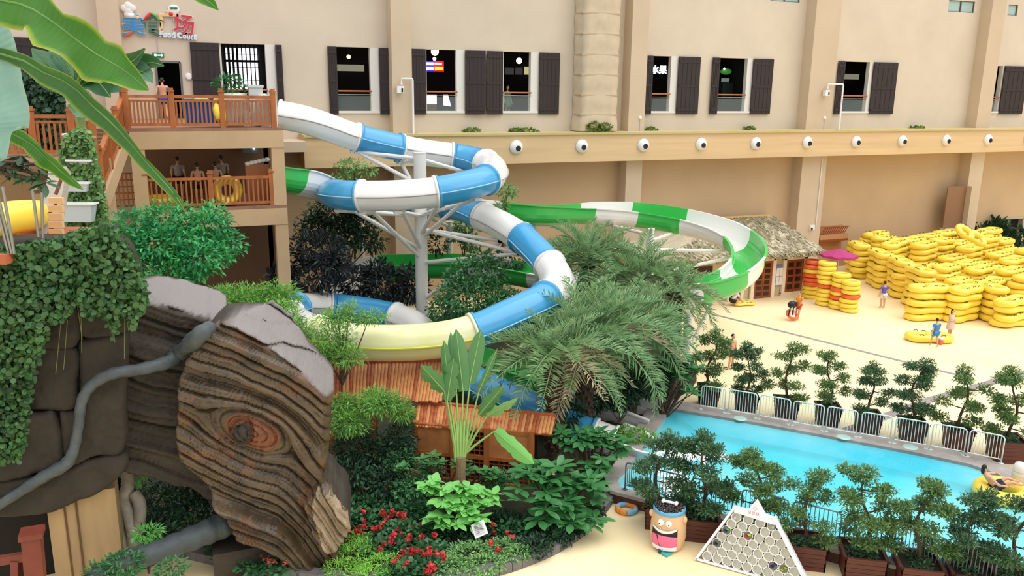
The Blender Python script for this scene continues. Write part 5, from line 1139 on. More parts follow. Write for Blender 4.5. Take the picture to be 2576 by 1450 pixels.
bush('slender_tree', 'sprig of leaves at the right bend of the blue loop', 'tree', dg(1265, 600, 39.4), [bl(1275, 482, 39.4, 26, 16), bl(1262, 520, 39.4, 20, 14)], 300, .2, 'oval', 'gcover', 11, trunk=.05)
bush('dark_shrub', 'dark shrub against the wall right of the slim mast', 'shrub', dg(1290, 700, 40.6), [bl(1290, 650, 40.6, 45, 40), bl(1100, 610, 41, 35, 30), bl(1250, 690, 40.6, 45, 30)], 900, .24, 'oval', 'dark', 12)
bush('dark_hedge', 'dark hedge under the plank roof behind the begonias', 'hedge', dg(930, 1180, 24.3), [bl(900, 1130, 24.6, 80, 50), bl(990, 1150, 24.4, 60, 60), bl(880, 1200, 23.8, 80, 50), bl(980, 1215, 23.6, 65, 40), bl(1010, 1100, 24.8, 40, 60)], 3800, .16, 'oval', 'dark', 13, shell=.4)
bush('dark_hedge', 'dark undergrowth seen through the gap under the carved rock', 'hedge', dg(440, 1300, 21.2), [bl(420, 1250, 21.4, 90, 60), bl(480, 1290, 21.0, 70, 60), bl(540, 1230, 21.4, 60, 50), bl(380, 1330, 20.8, 60, 50)], 3200, .14, 'oval', 'dark', 14, shell=.4)
bush('chute_shrub', 'yellow-green shrub between the two white chutes', 'shrub', dg(1610, 1110, 27.2), [bl(1605, 1096, 27.4, 34, 16), bl(1570, 1085, 27.4, 20, 14), bl(1635, 1100, 27.4, 20, 12)], 700, .12, 'oval', 'feather', 15)
bush('dark_shrub', 'dark shrubs at the left pool corner under the palms', 'shrub', dg(1560, 1010, 29), [bl(1560, 985, 29.0, 60, 45), bl(1630, 960, 29.6, 55, 40), bl(1680, 925, 30, 40, 35), bl(1500, 1000, 28.6, 40, 40), bl(1430, 1040, 27, 40, 40)], 3000, .2, 'oval', 'dark', 16)
bush('wall_shrub', 'dark leafy shrub by the open doorway behind the heap', 'shrub', G(2470, 640), [bl(2460, 590, 62, 26, 26), bl(2505, 585, 62, 34, 34), bl(2530, 600, 61, 20, 25), bl(2570, 600, 60, 20, 30)], 1100, .5, 'oval', 'dark', 17)
bush('ground_cover', 'pale green groundcover shrub at the bed front beside the small sign', 'shrub', dg(1190, 1400, 21.5), [bg(1180, 1395, 75, 24), bg(1260, 1380, 50, 22), bg(1300, 1395, 40, 18), bg(1130, 1425, 60, 18), bg(1220, 1420, 60, 16)], 3600, .10, 'oval', 'gcover', 18)
bush('lime_fern', 'bright lime-green fern patch at the bed front', 'fern', dg(910, 1410, 21), [bg(900, 1395, 75, 24), bg(960, 1425, 60, 22), bg(860, 1430, 50, 20), bg(890, 1365, 50, 18), bg(930, 1450, 70, 14)], 3200, .13, 'lance', 'lime', 19)
bush('fern', 'pale fern leaves below the stone arch', 'fern', dg(365, 1360, 19.5), [bl(370, 1340, 19.6, 36, 14), bl(385, 1375, 19.4, 30, 16), bl(335, 1200, 20.4, 28, 22)], 700, .16, 'lance', 'hyd', 20)
bush('foreground_shrub', 'small-leaved shrub in the lower left corner by the grey root', 'shrub', dg(320, 1440, 18.5), [bl(310, 1420, 18.6, 55, 30), bl(430, 1430, 18.4, 40, 22), bl(250, 1440, 18.4, 40, 22)], 1000, .12, 'oval', 'mid', 21)
bush('low_shrub', 'low dark planting along the kerb right of the small sign', 'shrub', dg(1360, 1370, 22), [bg(1340, 1375, 60, 22), bg(1400, 1350, 50, 22), bg(1290, 1320, 60, 26), bg(1445, 1330, 40, 18), bg(1495, 1285, 30, 22), bg(1250, 1310, 50, 26), bg(1200, 1350, 50, 20)], 4200, .13, 'oval', 'dark', 23, shell=.3)
bush('low_shrub', 'low mixed planting round the pavilion posts', 'shrub', dg(1060, 1220, 23.6), [bl(1010, 1160, 24.2, 40, 26), bl(1040, 1225, 23.4, 60, 26), bl(1250, 1205, 23.6, 40, 24), bl(1080, 1180, 23.8, 40, 20)], 2200, .14, 'oval', 'mid', 24, shell=.3)
# begonia bed: leaves + each flower head
bg_ = thing('begonia_bed', G(960, 1360, .14), 'bed of dark-leaved begonias with red flower heads', 'flower bed')
bb_ = [bg(930, 1270, 80, 22), bg(1030, 1290, 80, 24), bg(900, 1310, 70, 24), bg(1000, 1345, 80, 26), bg(1080, 1390, 60, 24), bg(1060, 1430, 70, 20), bg(960, 1380, 60, 20), bg(860, 1270, 50, 22), bg(700, 1405, 110, 20), bg(570, 1372, 60, 18), bg(1290, 1335, 60, 20), bg(1090, 1340, 60, 22), bg(1010, 1440, 60, 16)]
part('foliage', cloud(bb_, 9500, .11, 'round', 31, .35, .0), LM['begonia'], bg_, kind='stuff')
fm_ = []
for s in range(3):
    rg = np.random.default_rng(40+s); mb = leaf_verts('round', rg.normal(0, .035, (16, 3)), rg.normal(0, 1, (16, 3))+[0, 0, .7], .075, rg); me = mb.mesh('flower'); me.materials.append(leafmat('begonia_red', (206, 44, 58), .3)); fm_.append(me)
rg = np.random.default_rng(77)
FL = [(918, 1212), (915, 1232), (982, 1235), (955, 1222), (912, 1290), (965, 1295), (990, 1290), (1008, 1295), (985, 1305), (930, 1315), (912, 1335), (940, 1335), (960, 1330), (985, 1345), (1012, 1335), (1030, 1310), (870, 1335), (900, 1335), (985, 1350), (990, 1365), (1045, 1350), (1060, 1352), (960, 1375), (1020, 1388), (1035, 1388), (1082, 1345), (1085, 1392), (1090, 1398), (1105, 1405), (1060, 1390), (1008, 1412), (1018, 1420), (1090, 1422), (1090, 1432), (1250, 1378), (1278, 1348), (1230, 1328), (1072, 1432), (880, 1325), (1038, 1318)]
for (px, py) in FL:
    for q in range(2):
        o = part('flower', fm_[rg.integers(3)], None, bg_, local=True); d = depth(G(px, py, .5)); o.location = Vector(P(px+rg.normal(0, 9), py+rg.normal(0, 6), d)-base_of(bg_)); o.rotation_euler = (rg.normal(0, .3), rg.normal(0, .3), rg.uniform(0, 6)); o.scale = (.95,)*3
pk = leafmat('begonia_salmon', (206, 112, 96), .3)
for s in range(26):
    px, py = rg.uniform(590, 740), 0; py = 1388+(px-590)*.17+rg.normal(0, 8); me = fm_[0].copy(); me.materials.clear(); me.materials.append(pk); o = part('flower', me if s == 0 else pkme, None, bg_, local=True); pkme = o.data; o.location = Vector(P(px, py, depth(G(px, py, .45)))-base_of(bg_)); o.rotation_euler = (0, 0, rg.uniform(0, 6))
# ---- whorled large-leaf shrubs: every leaf its own part
def leaf_strip(L, w, bend, fold=.12, n=7, shape='ob'):
    t = np.linspace(0, 1, n); ww = w*(np.sin(np.pi*np.clip(t**(1.35 if shape == 'ob' else .8), 0, 1))**.8)*.5; ww[0] = .012*L; ww[-1] = .002
    x = L*t; z = bend*L*(t**2); g = np.array([[(x[i], -ww[i], z[i]+fold*ww[i]*2), (x[i], 0, z[i]), (x[i], ww[i], z[i]+fold*ww[i]*2)] for i in range(n)]); return MB().grid(g)
def whorl_shrub(name, label, base, tips, nl, L, w, mt, seed, cat='shrub', tilt=(5, 40), shape='ob', grp=None):
    rg = np.random.default_rng(seed); b = np.array(base, float)
    if b[2] < .2: b[2] = .13
    t = thing(name, b, label, cat, grp)
    ms = []
    for k in range(3): me = leaf_strip(L*(.85+.15*k), w*(.9+.1*k), -.16+.06*k, shape=shape).mesh('leaf', smooth=True); me.materials.append(LM[mt]); ms.append(me)
    br = MB(); cnt = 0
    for c in tips:
        mid = b+(c-b)*.55+rg.normal(0, .08, 3); br.tube(catmull([b+rg.normal(0, .06, 3)*[1, 1, 0], mid, c], 4), np.linspace(.035, .018, 9), 5); a0 = rg.uniform(0, 6)
        for k in range(nl):
            a = a0+k*2.4; e = R(rg.uniform(*tilt)*(1-.5*k/nl)); o = part('leaf', ms[rg.integers(3)], None, t, local=True); o.location = Vector(c-b+[0, 0, .02*k/nl]); o.rotation_euler = (rg.normal(0, .2), -e, a); cnt += 1
    part('branches', br, M_BARK, t, kind='stuff'); return t
def tips(blobs, n, seed):
    rg = np.random.default_rng(seed); out = []
    tot = sum(r[0]*r[2] for c, r in blobs)
    for c, r in blobs:
        k = max(1, round(n*r[0]*r[2]/tot))
        for j in range(k):
            # points on the upper / camera-facing half
            q = rg.normal(size=3); q /= np.linalg.norm(q); q = q-FW*1.0+[0, 0, .5]; q /= np.linalg.norm(q); out.append(np.array(c)+q*np.array(r)*rg.uniform(.75, 1.0))
    return out
whorl_shrub('frangipani', 'large glossy frangipani shrub at the right end of the bed', dg(1400, 1300, 22.6), tips([bl(1330, 1220, 22.8, 50, 35), bl(1400, 1200, 23, 70, 45), bl(1470, 1240, 23, 60, 50), bl(1370, 1270, 22.4, 80, 45), bl(1460, 1300, 22.4, 70, 40), bl(1340, 1190, 23.2, 35, 25)], 37, 1), 8, .52, .2, 'frangi', 1, tilt=(-15, 35))
whorl_shrub('frangipani', 'dark frangipani shrub behind the large one near the chutes', dg(1490, 1180, 24.6), tips([bl(1470, 1110, 25, 60, 30), bl(1540, 1130, 25, 45, 35), bl(1430, 1100, 25, 40, 25), bl(1510, 1170, 24.4, 50, 25)], 30, 2), 8, .42, .16, 'frangi', 2, tilt=(-15, 35))
whorl_shrub('frangipani', 'frangipani shrub leaning over the far left pool corner', dg(1670, 1000, 29.6), tips([bl(1705, 920, 30, 40, 25), bl(1735, 955, 29.8, 35, 35), bl(1740, 1000, 29.6, 25, 15), bl(1670, 930, 30, 35, 22)], 17, 3), 8, .45, .17, 'frangi', 3)
whorl_shrub('hydrangea', 'pale green broad-leaved shrub in front of the lattice pavilion', dg(1150, 1290, 22.4), tips([bl(1100, 1220, 22.6, 45, 25), bl(1160, 1240, 22.4, 60, 35), bl(1215, 1260, 22.4, 45, 35), bl(1130, 1280, 22, 55, 25), bl(1180, 1310, 21.9, 60, 30), bl(1110, 1310, 21.8, 35, 20)], 42, 4), 7, .31, .2, 'hyd', 4, shape='ov', tilt=(-20, 30))
whorl_shrub('hydrangea', 'darker broad-leaved shrub against the lattice wall', dg(1150, 1200, 23.4), tips([bl(1090, 1165, 23.6, 40, 22), bl(1180, 1170, 23.6, 55, 25), bl(1220, 1200, 23.4, 40, 25), bl(1020, 1180, 23.6, 25, 22)], 22, 5), 7, .24, .13, 'mid', 5, shape='ov')
for (px, py, d) in ((1393, 1195, 22.1), (1545, 1110, 24.5)):
    q = P(px, py, d); single('frangipani_flower', leaf_verts('round', np.tile(q, (5, 1)), np.array([[math.cos(a), math.sin(a), .5] for a in np.linspace(0, 5.02, 5)]), .07, np.random.default_rng(1)), leafmat('pink_flower', (232, 120, 130), .1), 'small pink blossom on the %s frangipani shrub' % ('large' if d < 23 else 'darker'), 'flower')
# ---- date palms
def frond_mesh(seed, n=34, droop=.75, wid=.30):
    rg = np.random.default_rng(seed); x = np.linspace(0, 1, 14); z = .28*x-droop*x**2.2; rach = np.stack([x, 0*x, z], 1); T = np.gradient(rach, axis=0); T /= np.linalg.norm(T, axis=1)[:, None]
    mb = MB(); mb.tube(rach, np.linspace(.014, .004, 14), 4); pos = []; dr = []; L = []
    vs_, fs_ = [], []
    for i in range(n):
        t = .16+.84*i/(n-1); p = np.array([np.interp(t, x, rach[:, k]) for k in range(3)]); tt = np.array([np.interp(t, x, T[:, k]) for k in range(3)]); up = np.cross(tt, [0, 1, 0.]); up = np.array([-tt[2], 0, tt[0]])
        l = wid*(.45+.75*math.sin(math.pi*min(1, t*.9+.1)))*(1-.35*t)
        for s in (-1, 1):
            d = tt*.75+np.array([0, s*.85, 0])+up*(.42+rg.normal(0, .28))+rg.normal(0, .10, 3); d /= np.linalg.norm(d); w = np.cross(d, up); w /= np.linalg.norm(w)
            mid = p+d*l*.5+up*.01; tip = p+d*l-np.array([0, 0, .05*l]); a = .010
            o = mb.n; mb.add([p, mid+w*a, tip, mid-w*a], [(0, 1, 2), (0, 2, 3)])
    return mb
fms = []
for s, (dr_, mt) in enumerate(((.35, 'palm'), (.55, 'palm'), (.8, 'palm'), (.9, 'palmd'))): me = frond_mesh(s, droop=dr_).mesh('frond'); me.materials.append(LM[mt]); fms.append(me)
M_PTRUNK = mat('palm_trunk', (92, 74, 58), rough=.95, var=.4, vscale=10, bump=.8, bscale=14)
def palm(px, py, dep, L, nf, label, seed, base_dx=0.0, lean=0.0, emin=-28):
    rg = np.random.default_rng(seed); c = P(px, py, dep); b = np.array([c[0]+base_dx, c[1], .13]); t = thing('date_palm', b, label, 'palm', 'date palms'); n = 12
    path = catmull([b, b+(c-b)*.5+[lean, 0, 0], c], 6); tr = MB().tube(path, np.linspace(.24, .19, len(path)), 12)
    part('trunk', tr, M_PTRUNK, t)
    H_ = c[2]-.2; k = 0; sc = MB().box((.06, 0, .06), (.10, .13, .16), ry=.5).mesh('leaf_scar'); sc.materials.append(M_PTRUNK)
    nsc = int(H_/.16)*7
    for i in range(min(nsc, 150)):
        f = 1-(i/7)*.16/max(.5, H_); 
        if f < .1: break
        a = i*2.4; q = path[min(len(path)-1, int(f*(len(path)-1)))]; o = part('leaf_scar', sc, None, t, local=True); zq = b[2]+(c[2]-b[2])*f; xy = b+(c-b)*f; o.location = Vector(np.array([q[0], q[1], zq])-b+np.array([math.cos(a), math.sin(a), 0])*.19); o.rotation_euler = (0, 0, a)
    for i in range(nf):
        a = i*2.39996+rg.normal(0, .12); u = (i+.5)/nf; e = R(72-(72-emin)*u**.75+rg.normal(0, 5)); me = fms[0] if u < .25 else fms[1] if u < .6 else (fms[3] if rg.random() < .22 else fms[2])
        o = part('frond', me, None, t, local=True); o.location = Vector(c-b+np.array([math.cos(a), math.sin(a), 0])*.12); o.rotation_euler = (rg.normal(0, .15), -e, a); s_ = L*rg.uniform(.85, 1.1)*(.75+.35*u if u < .5 else 1.0); o.scale = (s_, s_, s_)
    return t
palm(1392, 900, 25.8, 2.25, 36, 'date palm whose trunk stands beside the plank roof end', 1, .1, emin=-8)
palm(1480, 850, 27.6, 2.7, 44, 'date palm in the middle of the clump with a dark trunk', 2, -.1, emin=-15)
palm(1590, 830, 29.5, 2.6, 40, 'date palm at the right of the clump above the pool corner', 3, .1)
palm(1480, 650, 34.0, 2.5, 34, 'grey-green date palm below the green flume bend', 4)
palm(1610, 700, 33.0, 2.5, 34, 'date palm in front of the white mast behind the clump', 5)
palm(1700, 735, 32.0, 1.9, 22, 'small palm at the right of the clump over the white flume piece', 6)
# ---- traveller palm
tb = G(1158, 1222); tb[2] = .13; dT = 23.0; tb = dg(1158, 1215, dT); tb[2] = .13; tp = thing('traveller_palm', tb, 'traveller palm with a fan of tall paddle leaves', 'palm')
fan = P(1160, 1150, dT); part('trunk', MB().tube([tb, fan], [.13, .15], 10), mat('trav_trunk', (130, 110, 80), rough=.9, var=.3, vscale=8, stretch=(1, 1, 4)), tp)
bs_ = P(1162, 1090, dT)
def blade(nm, base, elbow, tip, wpx, mt, ragged=0, seed=0):
    """paddle leaf: petiole base->elbow, blade elbow->tip (pixel,depth triples)"""
    a, e, t_ = P(*base), P(*elbow), P(*tip); rg = np.random.default_rng(seed)
    o = part('petiole', MB().tube(catmull([a, (a+e)/2+[0, 0, .02], e], 5), np.linspace(.045, .02, 11), 6), mat('petiole_green', (140, 176, 96), rough=.5), tp)
    n = 15; ts = np.linspace(0, 1, n); ax = t_-e; L = np.linalg.norm(ax); d = ax/L; s = np.cross(d, FW); s /= np.linalg.norm(s); nn = np.cross(s, d); W_ = wpx*dT/F_PX/2
    rows = []
    for i, q in enumerate(ts):
        w = W_*(math.sin(math.pi*min(1, q*.92+.08))**.45)*(1 if q < .85 else (1-q)/.15*.8+.2); c = e+ax*q+nn*.10*L*q*q; r_ = (1-ragged*rg.random()) if ragged else 1; r2 = (1-ragged*rg.random()) if ragged else 1
        rows.append([c-s*w*r_+nn*.22*w, c-s*w*.5*r_+nn*.10*w, c, c+s*w*.5*r2+nn*.10*w, c+s*w*r2+nn*.22*w])
    bl_ = part('leaf_blade', MB().grid(np.array(rows)), LM[mt], tp, smooth=True, label='tall paddle leaf'); bl_.data.update()
    part('midrib', MB().tube([e+ax*q+nn*.10*L*q*q for q in ts], np.linspace(.018, .006, n), 5), mat('petiole_green', (140, 176, 96), rough=.5), bl_)
blade('a', (1158, 1150, dT), (1165, 985, dT), (1146, 826, 23.2), 44, 'trav'); blade('b', (1156, 1150, dT), (1148, 980, dT), (1132, 832, 23.4), 26, 'trav')
blade('c', (1162, 1150, dT), (1182, 965, 23.1), (1210, 828, 23.2), 40, 'trav'); blade('d', (1152, 1150, dT), (1130, 990, 22.9), (1116, 858, 22.7), 30, 'trav', .2, 4)
blade('e', (1166, 1148, dT), (1205, 985, 23.2), (1250, 880, 23.0), 22, 'trav', .4, 5); blade('f', (1148, 1150, dT), (1118, 985, 22.8), (1062, 925, 22.2), 52, 'trav', .5, 6)
blade('g', (1148, 1150, dT), (1125, 1010, 22.8), (1140, 905, 22.6), 50, 'trav', .45, 7); blade('h', (1168, 1148, dT), (1205, 1045, 23.), (1265, 975, 22.6), 46, 'trav', .6, 8)
blade('i', (1168, 1145, dT), (1225, 1048, 22.8), (1298, 1008, 22.2), 30, 'gcover', .5, 9); blade('j', (1172, 1140, dT), (1245, 1085, 22.8), (1335, 1165, 21.6), 46, 'hyd', .3, 10)
pal = MB()
for (px, x2) in ((1152, 1149), (1158, 1158), (1164, 1168), (1147, 1138), (1168, 1178)): pal.tube([P(px, 1160, dT), P((px+x2)/2, 1110, dT-.03), P(x2, 1060, dT)], [.05, .05, .03], 6)
part('leaf_sheaths', pal, mat('petiole_green', (140, 176, 96), rough=.5), tp)
# ---- small sign in the bed
sg = thing('garden_sign', G(1207, 1385, .14), 'small tilted white-framed sign in the flower bed', 'sign'); q = P(1206, 1332, 21.4); u1 = (P(1215, 1310, 21.4)-P(1183, 1324, 21.4)); u1 /= np.linalg.norm(u1); v1 = (P(1183, 1324, 21.4)-P(1200, 1356, 21.2)); v1 -= u1*(u1 @ v1); v1 /= np.linalg.norm(v1); nn = np.cross(u1, v1); nn = -nn if nn @ FW > 0 else nn
def srect(w, h, o, du=0, dv=0): return MB().add([q+u1*(du+a*w/2)+v1*(dv+b*h/2)+nn*o for o in (o, o-.02) for a, b in ((-1, -1), (1, -1), (1, 1), (-1, 1))], [(0, 1, 2, 3), (7, 6, 5, 4), (0, 4, 5, 1), (1, 5, 6, 2), (2, 6, 7, 3), (3, 7, 4, 0)])
part('frame', srect(.36, .38, 0), M_WHITE, sg); fc = part('face', srect(.26, .28, .012), mat('sign_paper', (206, 200, 204), rough=.6), sg)
pr4 = MB()
for k in range(5): m5 = srect(.09, .012, .02, -.06, .09-.045*k); pr4.add(np.concatenate(m5.v), m5.f); m5 = srect(.06, .01, .02, .06, .09-.03*k); pr4.add(np.concatenate(m5.v), m5.f)
part('print', pr4, mat('grey_print', (120, 112, 116)), fc); part('stake', MB().tube([q-nn*.02, np.array([q[0], q[1]+.1, .14])], .02, 6), M_STEEL, sg)
# ================================================================= plank pavilion
M_PLK = mat('roof_plank', (218, 156, 98), rough=.6, var=.35, vscale=2.5, rgb2=(200, 130, 76), stretch=(2, 2, .5), bump=.15); M_PLKR = mat('roof_plank_red', (196, 112, 66), rough=.6, var=.35, vscale=2.5, rgb2=(150, 72, 44), stretch=(2, 2, .5), bump=.15)
pa0 = G(1048, 1208); pb0 = G(1335, 1236)
pv = thing('plank_pavilion', (pa0+pb0)/2, 'orange wooden pavilion with plank roofs and lattice walls', 'pavilion')
def plank_roof(tl, tr, br_, bl_, n, mt, nm='roof'):
    tl, tr, br_, bl_ = [P(*c) for c in (tl, tr, br_, bl_)]; nv = np.cross(tr-tl, bl_-tl); nv /= np.linalg.norm(nv); nv = -nv if nv[2] < 0 else nv
    root = part(nm, MB().add([tl, tr, br_, bl_, tl-nv*.05, tr-nv*.05, br_-nv*.05, bl_-nv*.05], [(0, 1, 2, 3), (7, 6, 5, 4), (0, 4, 5, 1), (1, 5, 6, 2), (2, 6, 7, 3), (3, 7, 4, 0)]), M_PLKR, pv)
    for k in range(n):
        a0, a1 = k/n, (k+.90)/n; h = .05+.02*rng.random(); ex = rng.uniform(0, .05); A0, A1, B0, B1 = tl+(tr-tl)*a0, tl+(tr-tl)*a1, bl_+(br_-bl_)*a0, bl_+(br_-bl_)*a1; B0 = B0+(B0-A0)*ex; B1 = B1+(B1-A1)*ex
        v = [A0, A1, B1, B0, A0+nv*h*.6, (A0+A1)/2+nv*h, A1+nv*h*.6, B1+nv*h*.6, (B0+B1)/2+nv*h, B0+nv*h*.6]
        part('plank', MB().add(v, [(4, 5, 8, 9), (5, 6, 7, 8), (0, 4, 9, 3), (1, 2, 7, 6), (3, 9, 8, 7, 2), (0, 1, 6, 5, 4)]), mt if rng.random() < .75 else (M_PLKR if mt is M_PLK else M_PLK), root)
    part('ridge_board', MB().bar(tl+nv*.04, tr+nv*.04, .14, .12), M_PLKR, root)
dA = depth(pa0); dB = depth(pb0)
plank_roof((1052, 1014, dA+.5), (1398, 1050, dB+.5), (1388, 1094, dB-.5), (1044, 1074, dA-.5), 40, M_PLK)
plank_roof((812, 918, 27.4), (1130, 908, 27.0), (1112, 1010, 25.6), (812, 1004, 26.0), 36, M_PLK)
def hz_at(base, py): return tree_h2(base, py)
def tree_h2(b, ty):
    b = np.array(b) ; b[2] = 0; return min(np.arange(.2, 6, .01), key=lambda h: abs(PR(b+[0, 0, h])[1]-ty))
e_ = pb0-pa0; zt = tree_h2(pa0, 1068); 
def wallpt(t, z): return pa0+e_*t+[0, 0, z]
for t_ in (0, .33, .62, 1.0): part('post', MB().bar(wallpt(t_, 0), wallpt(t_, zt+.1), .16, .16, up=e_), M_ORAIL, pv)
for z in (.12, zt*.52, zt): part('rail', MB().bar(wallpt(0, z), wallpt(1, z), .12, .12), M_ORAIL, pv)
part('board_panel_upper', MB().bar(wallpt(.02, zt*.76), wallpt(.31, zt*.76), .05, zt*.45), mat('pale_board', (186, 118, 66), rough=.6, var=.2), pv); part('board_panel_upper', MB().bar(wallpt(.64, zt*.76), wallpt(.98, zt*.76), .05, zt*.45), mat('pale_board', (186, 118, 66), rough=.6, var=.2), pv)
for (t0, t1, z0, z1) in ((.02, .31, .15, zt*.5), (.35, .60, zt*.55, zt*.97), (.64, .98, .15, zt*.5), (.35, .60, .15, zt*.5)):
    nn_ = int((t1-t0)*np.linalg.norm(e_)/.14)
    for k in range(nn_+1): t_ = t0+(t1-t0)*k/nn_; part('lattice_strip', MB().bar(wallpt(t_, z0), wallpt(t_, z1), .035, .03, up=e_), M_RWOOD, pv)
    nz = int((z1-z0)/.14)
    for k in range(nz+1): z = z0+(z1-z0)*k/nz; part('lattice_strip', MB().bar(wallpt(t0, z), wallpt(t1, z), .03, .035), M_RWOOD, pv)
bkv = np.cross(e_, [0, 0, 1.0]); bkv /= np.linalg.norm(bkv); bkv = -bkv if bkv @ FW < 0 else bkv
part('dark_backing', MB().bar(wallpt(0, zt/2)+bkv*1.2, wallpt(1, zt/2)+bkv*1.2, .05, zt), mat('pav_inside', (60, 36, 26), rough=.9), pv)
pc = P(830, 1042, 26); pd_ = P(1048, 1036, 25.4); part('beam', MB().bar(pc, pd_, .15, .2), M_ORAIL, pv)
for c in (P(835, 1042, 26), P(940, 1040, 25.7)): part('post', MB().bar([c[0], c[1], 0.1], c, .15, .15, up=e_), M_ORAIL, pv)
cb = P(1060, 1010, 26.5); part('post', MB().bar([cb[0], cb[1], 0.1], cb, .15, .15, up=e_), M_ORAIL, pv)
# ================================================================= carved rock, stone wall, roots, ivy
def inpoly(x, y, poly):
    c = np.zeros(x.shape, bool); n = len(poly); j = n-1
    for i in range(n):
        xi, yi = poly[i]; xj, yj = poly[j]
        cond = ((yi > y) != (yj > y)); xx = (xj-xi)*(y-yi)/((yj-yi)+1e-12)+xi; c ^= cond & (x < xx); j = i
    return c
def edge_near(x, y, poly):
    best = np.full(x.shape, 1e9); bx = x.copy(); by = y.copy(); n = len(poly)
    for i in range(n):
        ax, ay = poly[i]; cx, cy = poly[(i+1) % n]; dx, dy = cx-ax, cy-ay; t = np.clip(((x-ax)*dx+(y-ay)*dy)/(dx*dx+dy*dy+1e-9), 0, 1); qx, qy = ax+t*dx, ay+t*dy; d = np.hypot(x-qx, y-qy)
        m_ = d < best; best = np.where(m_, d, best); bx = np.where(m_, qx, bx); by = np.where(m_, qy, by)
    return best, bx, by
_ns = np.random.default_rng(99); _tab = _ns.random((64, 64))
def vnoise(x, y):
    xi = np.floor(x).astype(int); yi = np.floor(y).astype(int); fx = x-xi; fy = y-yi; fx = fx*fx*(3-2*fx); fy = fy*fy*(3-2*fy); g = lambda a, b: _tab[a % 64, b % 64]
    return (g(xi, yi)*(1-fx)+g(xi+1, yi)*fx)*(1-fy)+(g(xi, yi+1)*(1-fx)+g(xi+1, yi+1)*fx)*fy
def fbm(x, y, o=4): return sum(vnoise(x*2**k+17*k, y*2**k+31*k)*.5**k for k in range(o))/sum(.5**k for k in range(o))
def relief_slab(name, poly, P0, N, hf, step, thick, mats, matf, parent, round_px=8, round_m=.08, jitter=0, toplitf=None):
    poly = [tuple(p) for p in catmull(np.array([(x, y, 0) for x, y in poly+[poly[0]]]), 5)[:-1, :2]]
    if jitter: 
        q = np.array(poly); a = np.arange(len(q)); q += np.stack([vnoise(a*.9, a*0+3.3)-.5, vnoise(a*.9, a*0+8.1)-.5], 1)*jitter; poly = [tuple(p) for p in q]
    xs = np.arange(min(p[0] for p in poly)-step, max(p[0] for p in poly)+2*step, step); ys = np.arange(min(p[1] for p in poly)-step, max(p[1] for p in poly)+2*step, step)
    X_, Y_ = np.meshgrid(xs, ys); ins = inpoly(X_, Y_, poly); dist, bx, by = edge_near(X_, Y_, poly); snap = (~ins) & (dist < step*1.0); Xs = np.where(snap, bx, X_); Ys = np.where(snap, by, Y_); ok = ins | snap; de = np.where(ins, dist, 0)
    h = hf(Xs, Ys)-round_m*(1-np.sqrt(np.clip(1-(1-np.clip(de/round_px, 0, 1))**2, 0, 1)))
    idx = -np.ones(X_.shape, int); idx[ok] = np.arange(ok.sum()); r = FW[None, :]+RT[None, :]*((Xs[ok]-CX)/F_PX)[:, None]-UP[None, :]*((Ys[ok]-CY)/F_PX)[:, None]
    t = ((P0-CAM) @ N)/(r @ N); pts = CAM+r*t[:, None]; front = pts-N*h[ok][:, None]
    f = []; mi = []
    A, Bq = X_.shape; MI = matf(X_, Y_)
    for i in range(A-1):
        for j in range(Bq-1):
            q = (idx[i, j], idx[i, j+1], idx[i+1, j+1], idx[i+1, j])
            if min(q) < 0:
                q = tuple(k for k in q if k >= 0)
                if len(q) < 3: continue
            f.append(q[::-1]); mi.append(int(MI[i, j]))
    from collections import Counter
    ec = Counter(); 
    for q in f:
        for a, b in zip(q, q[1:]+q[:1]): ec[(a, b)] += 1
    be = [(a, b) for (a, b) in ec if (b, a) not in ec]; bset = sorted({a for e in be for a in e}); bm_ = {a: len(front)+k for k, a in enumerate(bset)}
    back = pts[bset]+N*thick; mb = MB(); mb.add(np.vstack([front, back]), f+[(b, a, bm_[a], bm_[b]) for a, b in be]); mi += [mi[0] if len(mats) == 1 else len(mats)-1]*len(be)
    me = mb.mesh(name, base_of(parent)); 
    for m_ in mats: me.materials.append(m_)
    ca = me.attributes.new('cut', 'FLOAT', 'POINT'); cv = np.zeros(len(me.vertices)); cv[:len(front)] = (toplitf(Xs, Ys)[ok] if toplitf else 0); ca.data.foreach_set('value', cv)  # per-vertex mask for the sky-lit tone painted on the slab top
    me.polygons.foreach_set('material_index', mi); me.polygons.foreach_set('use_smooth', [True]*len(f)+[False]*len(be)); me.update()
    return part(name, me, None, parent, local=True)
M_RK = mat('carved_rock', (100, 82, 58), rough=.42, var=.5, vscale=1.3, rgb2=(58, 48, 36), bump=.5, bscale=9, stretch=(1, 1, 1.6)); M_RKR = mat('carved_rock_rust', (112, 80, 52), rough=.5, var=.5, vscale=2.0, rgb2=(74, 54, 38), bump=.4, bscale=9); M_RKG = mat('rock_grey', (172, 166, 166), rough=.7, var=.15, vscale=3, bump=.25, bscale=12); M_RKC = mat('rock_chunk', (150, 132, 108), rough=.7, var=.35, vscale=2, bump=.5, bscale=10, stretch=(1, 1, .3)); M_RKD = mat('rock_dark', (56, 48, 38), rough=.75, var=.45, vscale=1.2, bump=.6, bscale=7); M_RKE = mat('rock_eye', (112, 62, 34), rough=.45, var=.4, vscale=6, bump=.3)
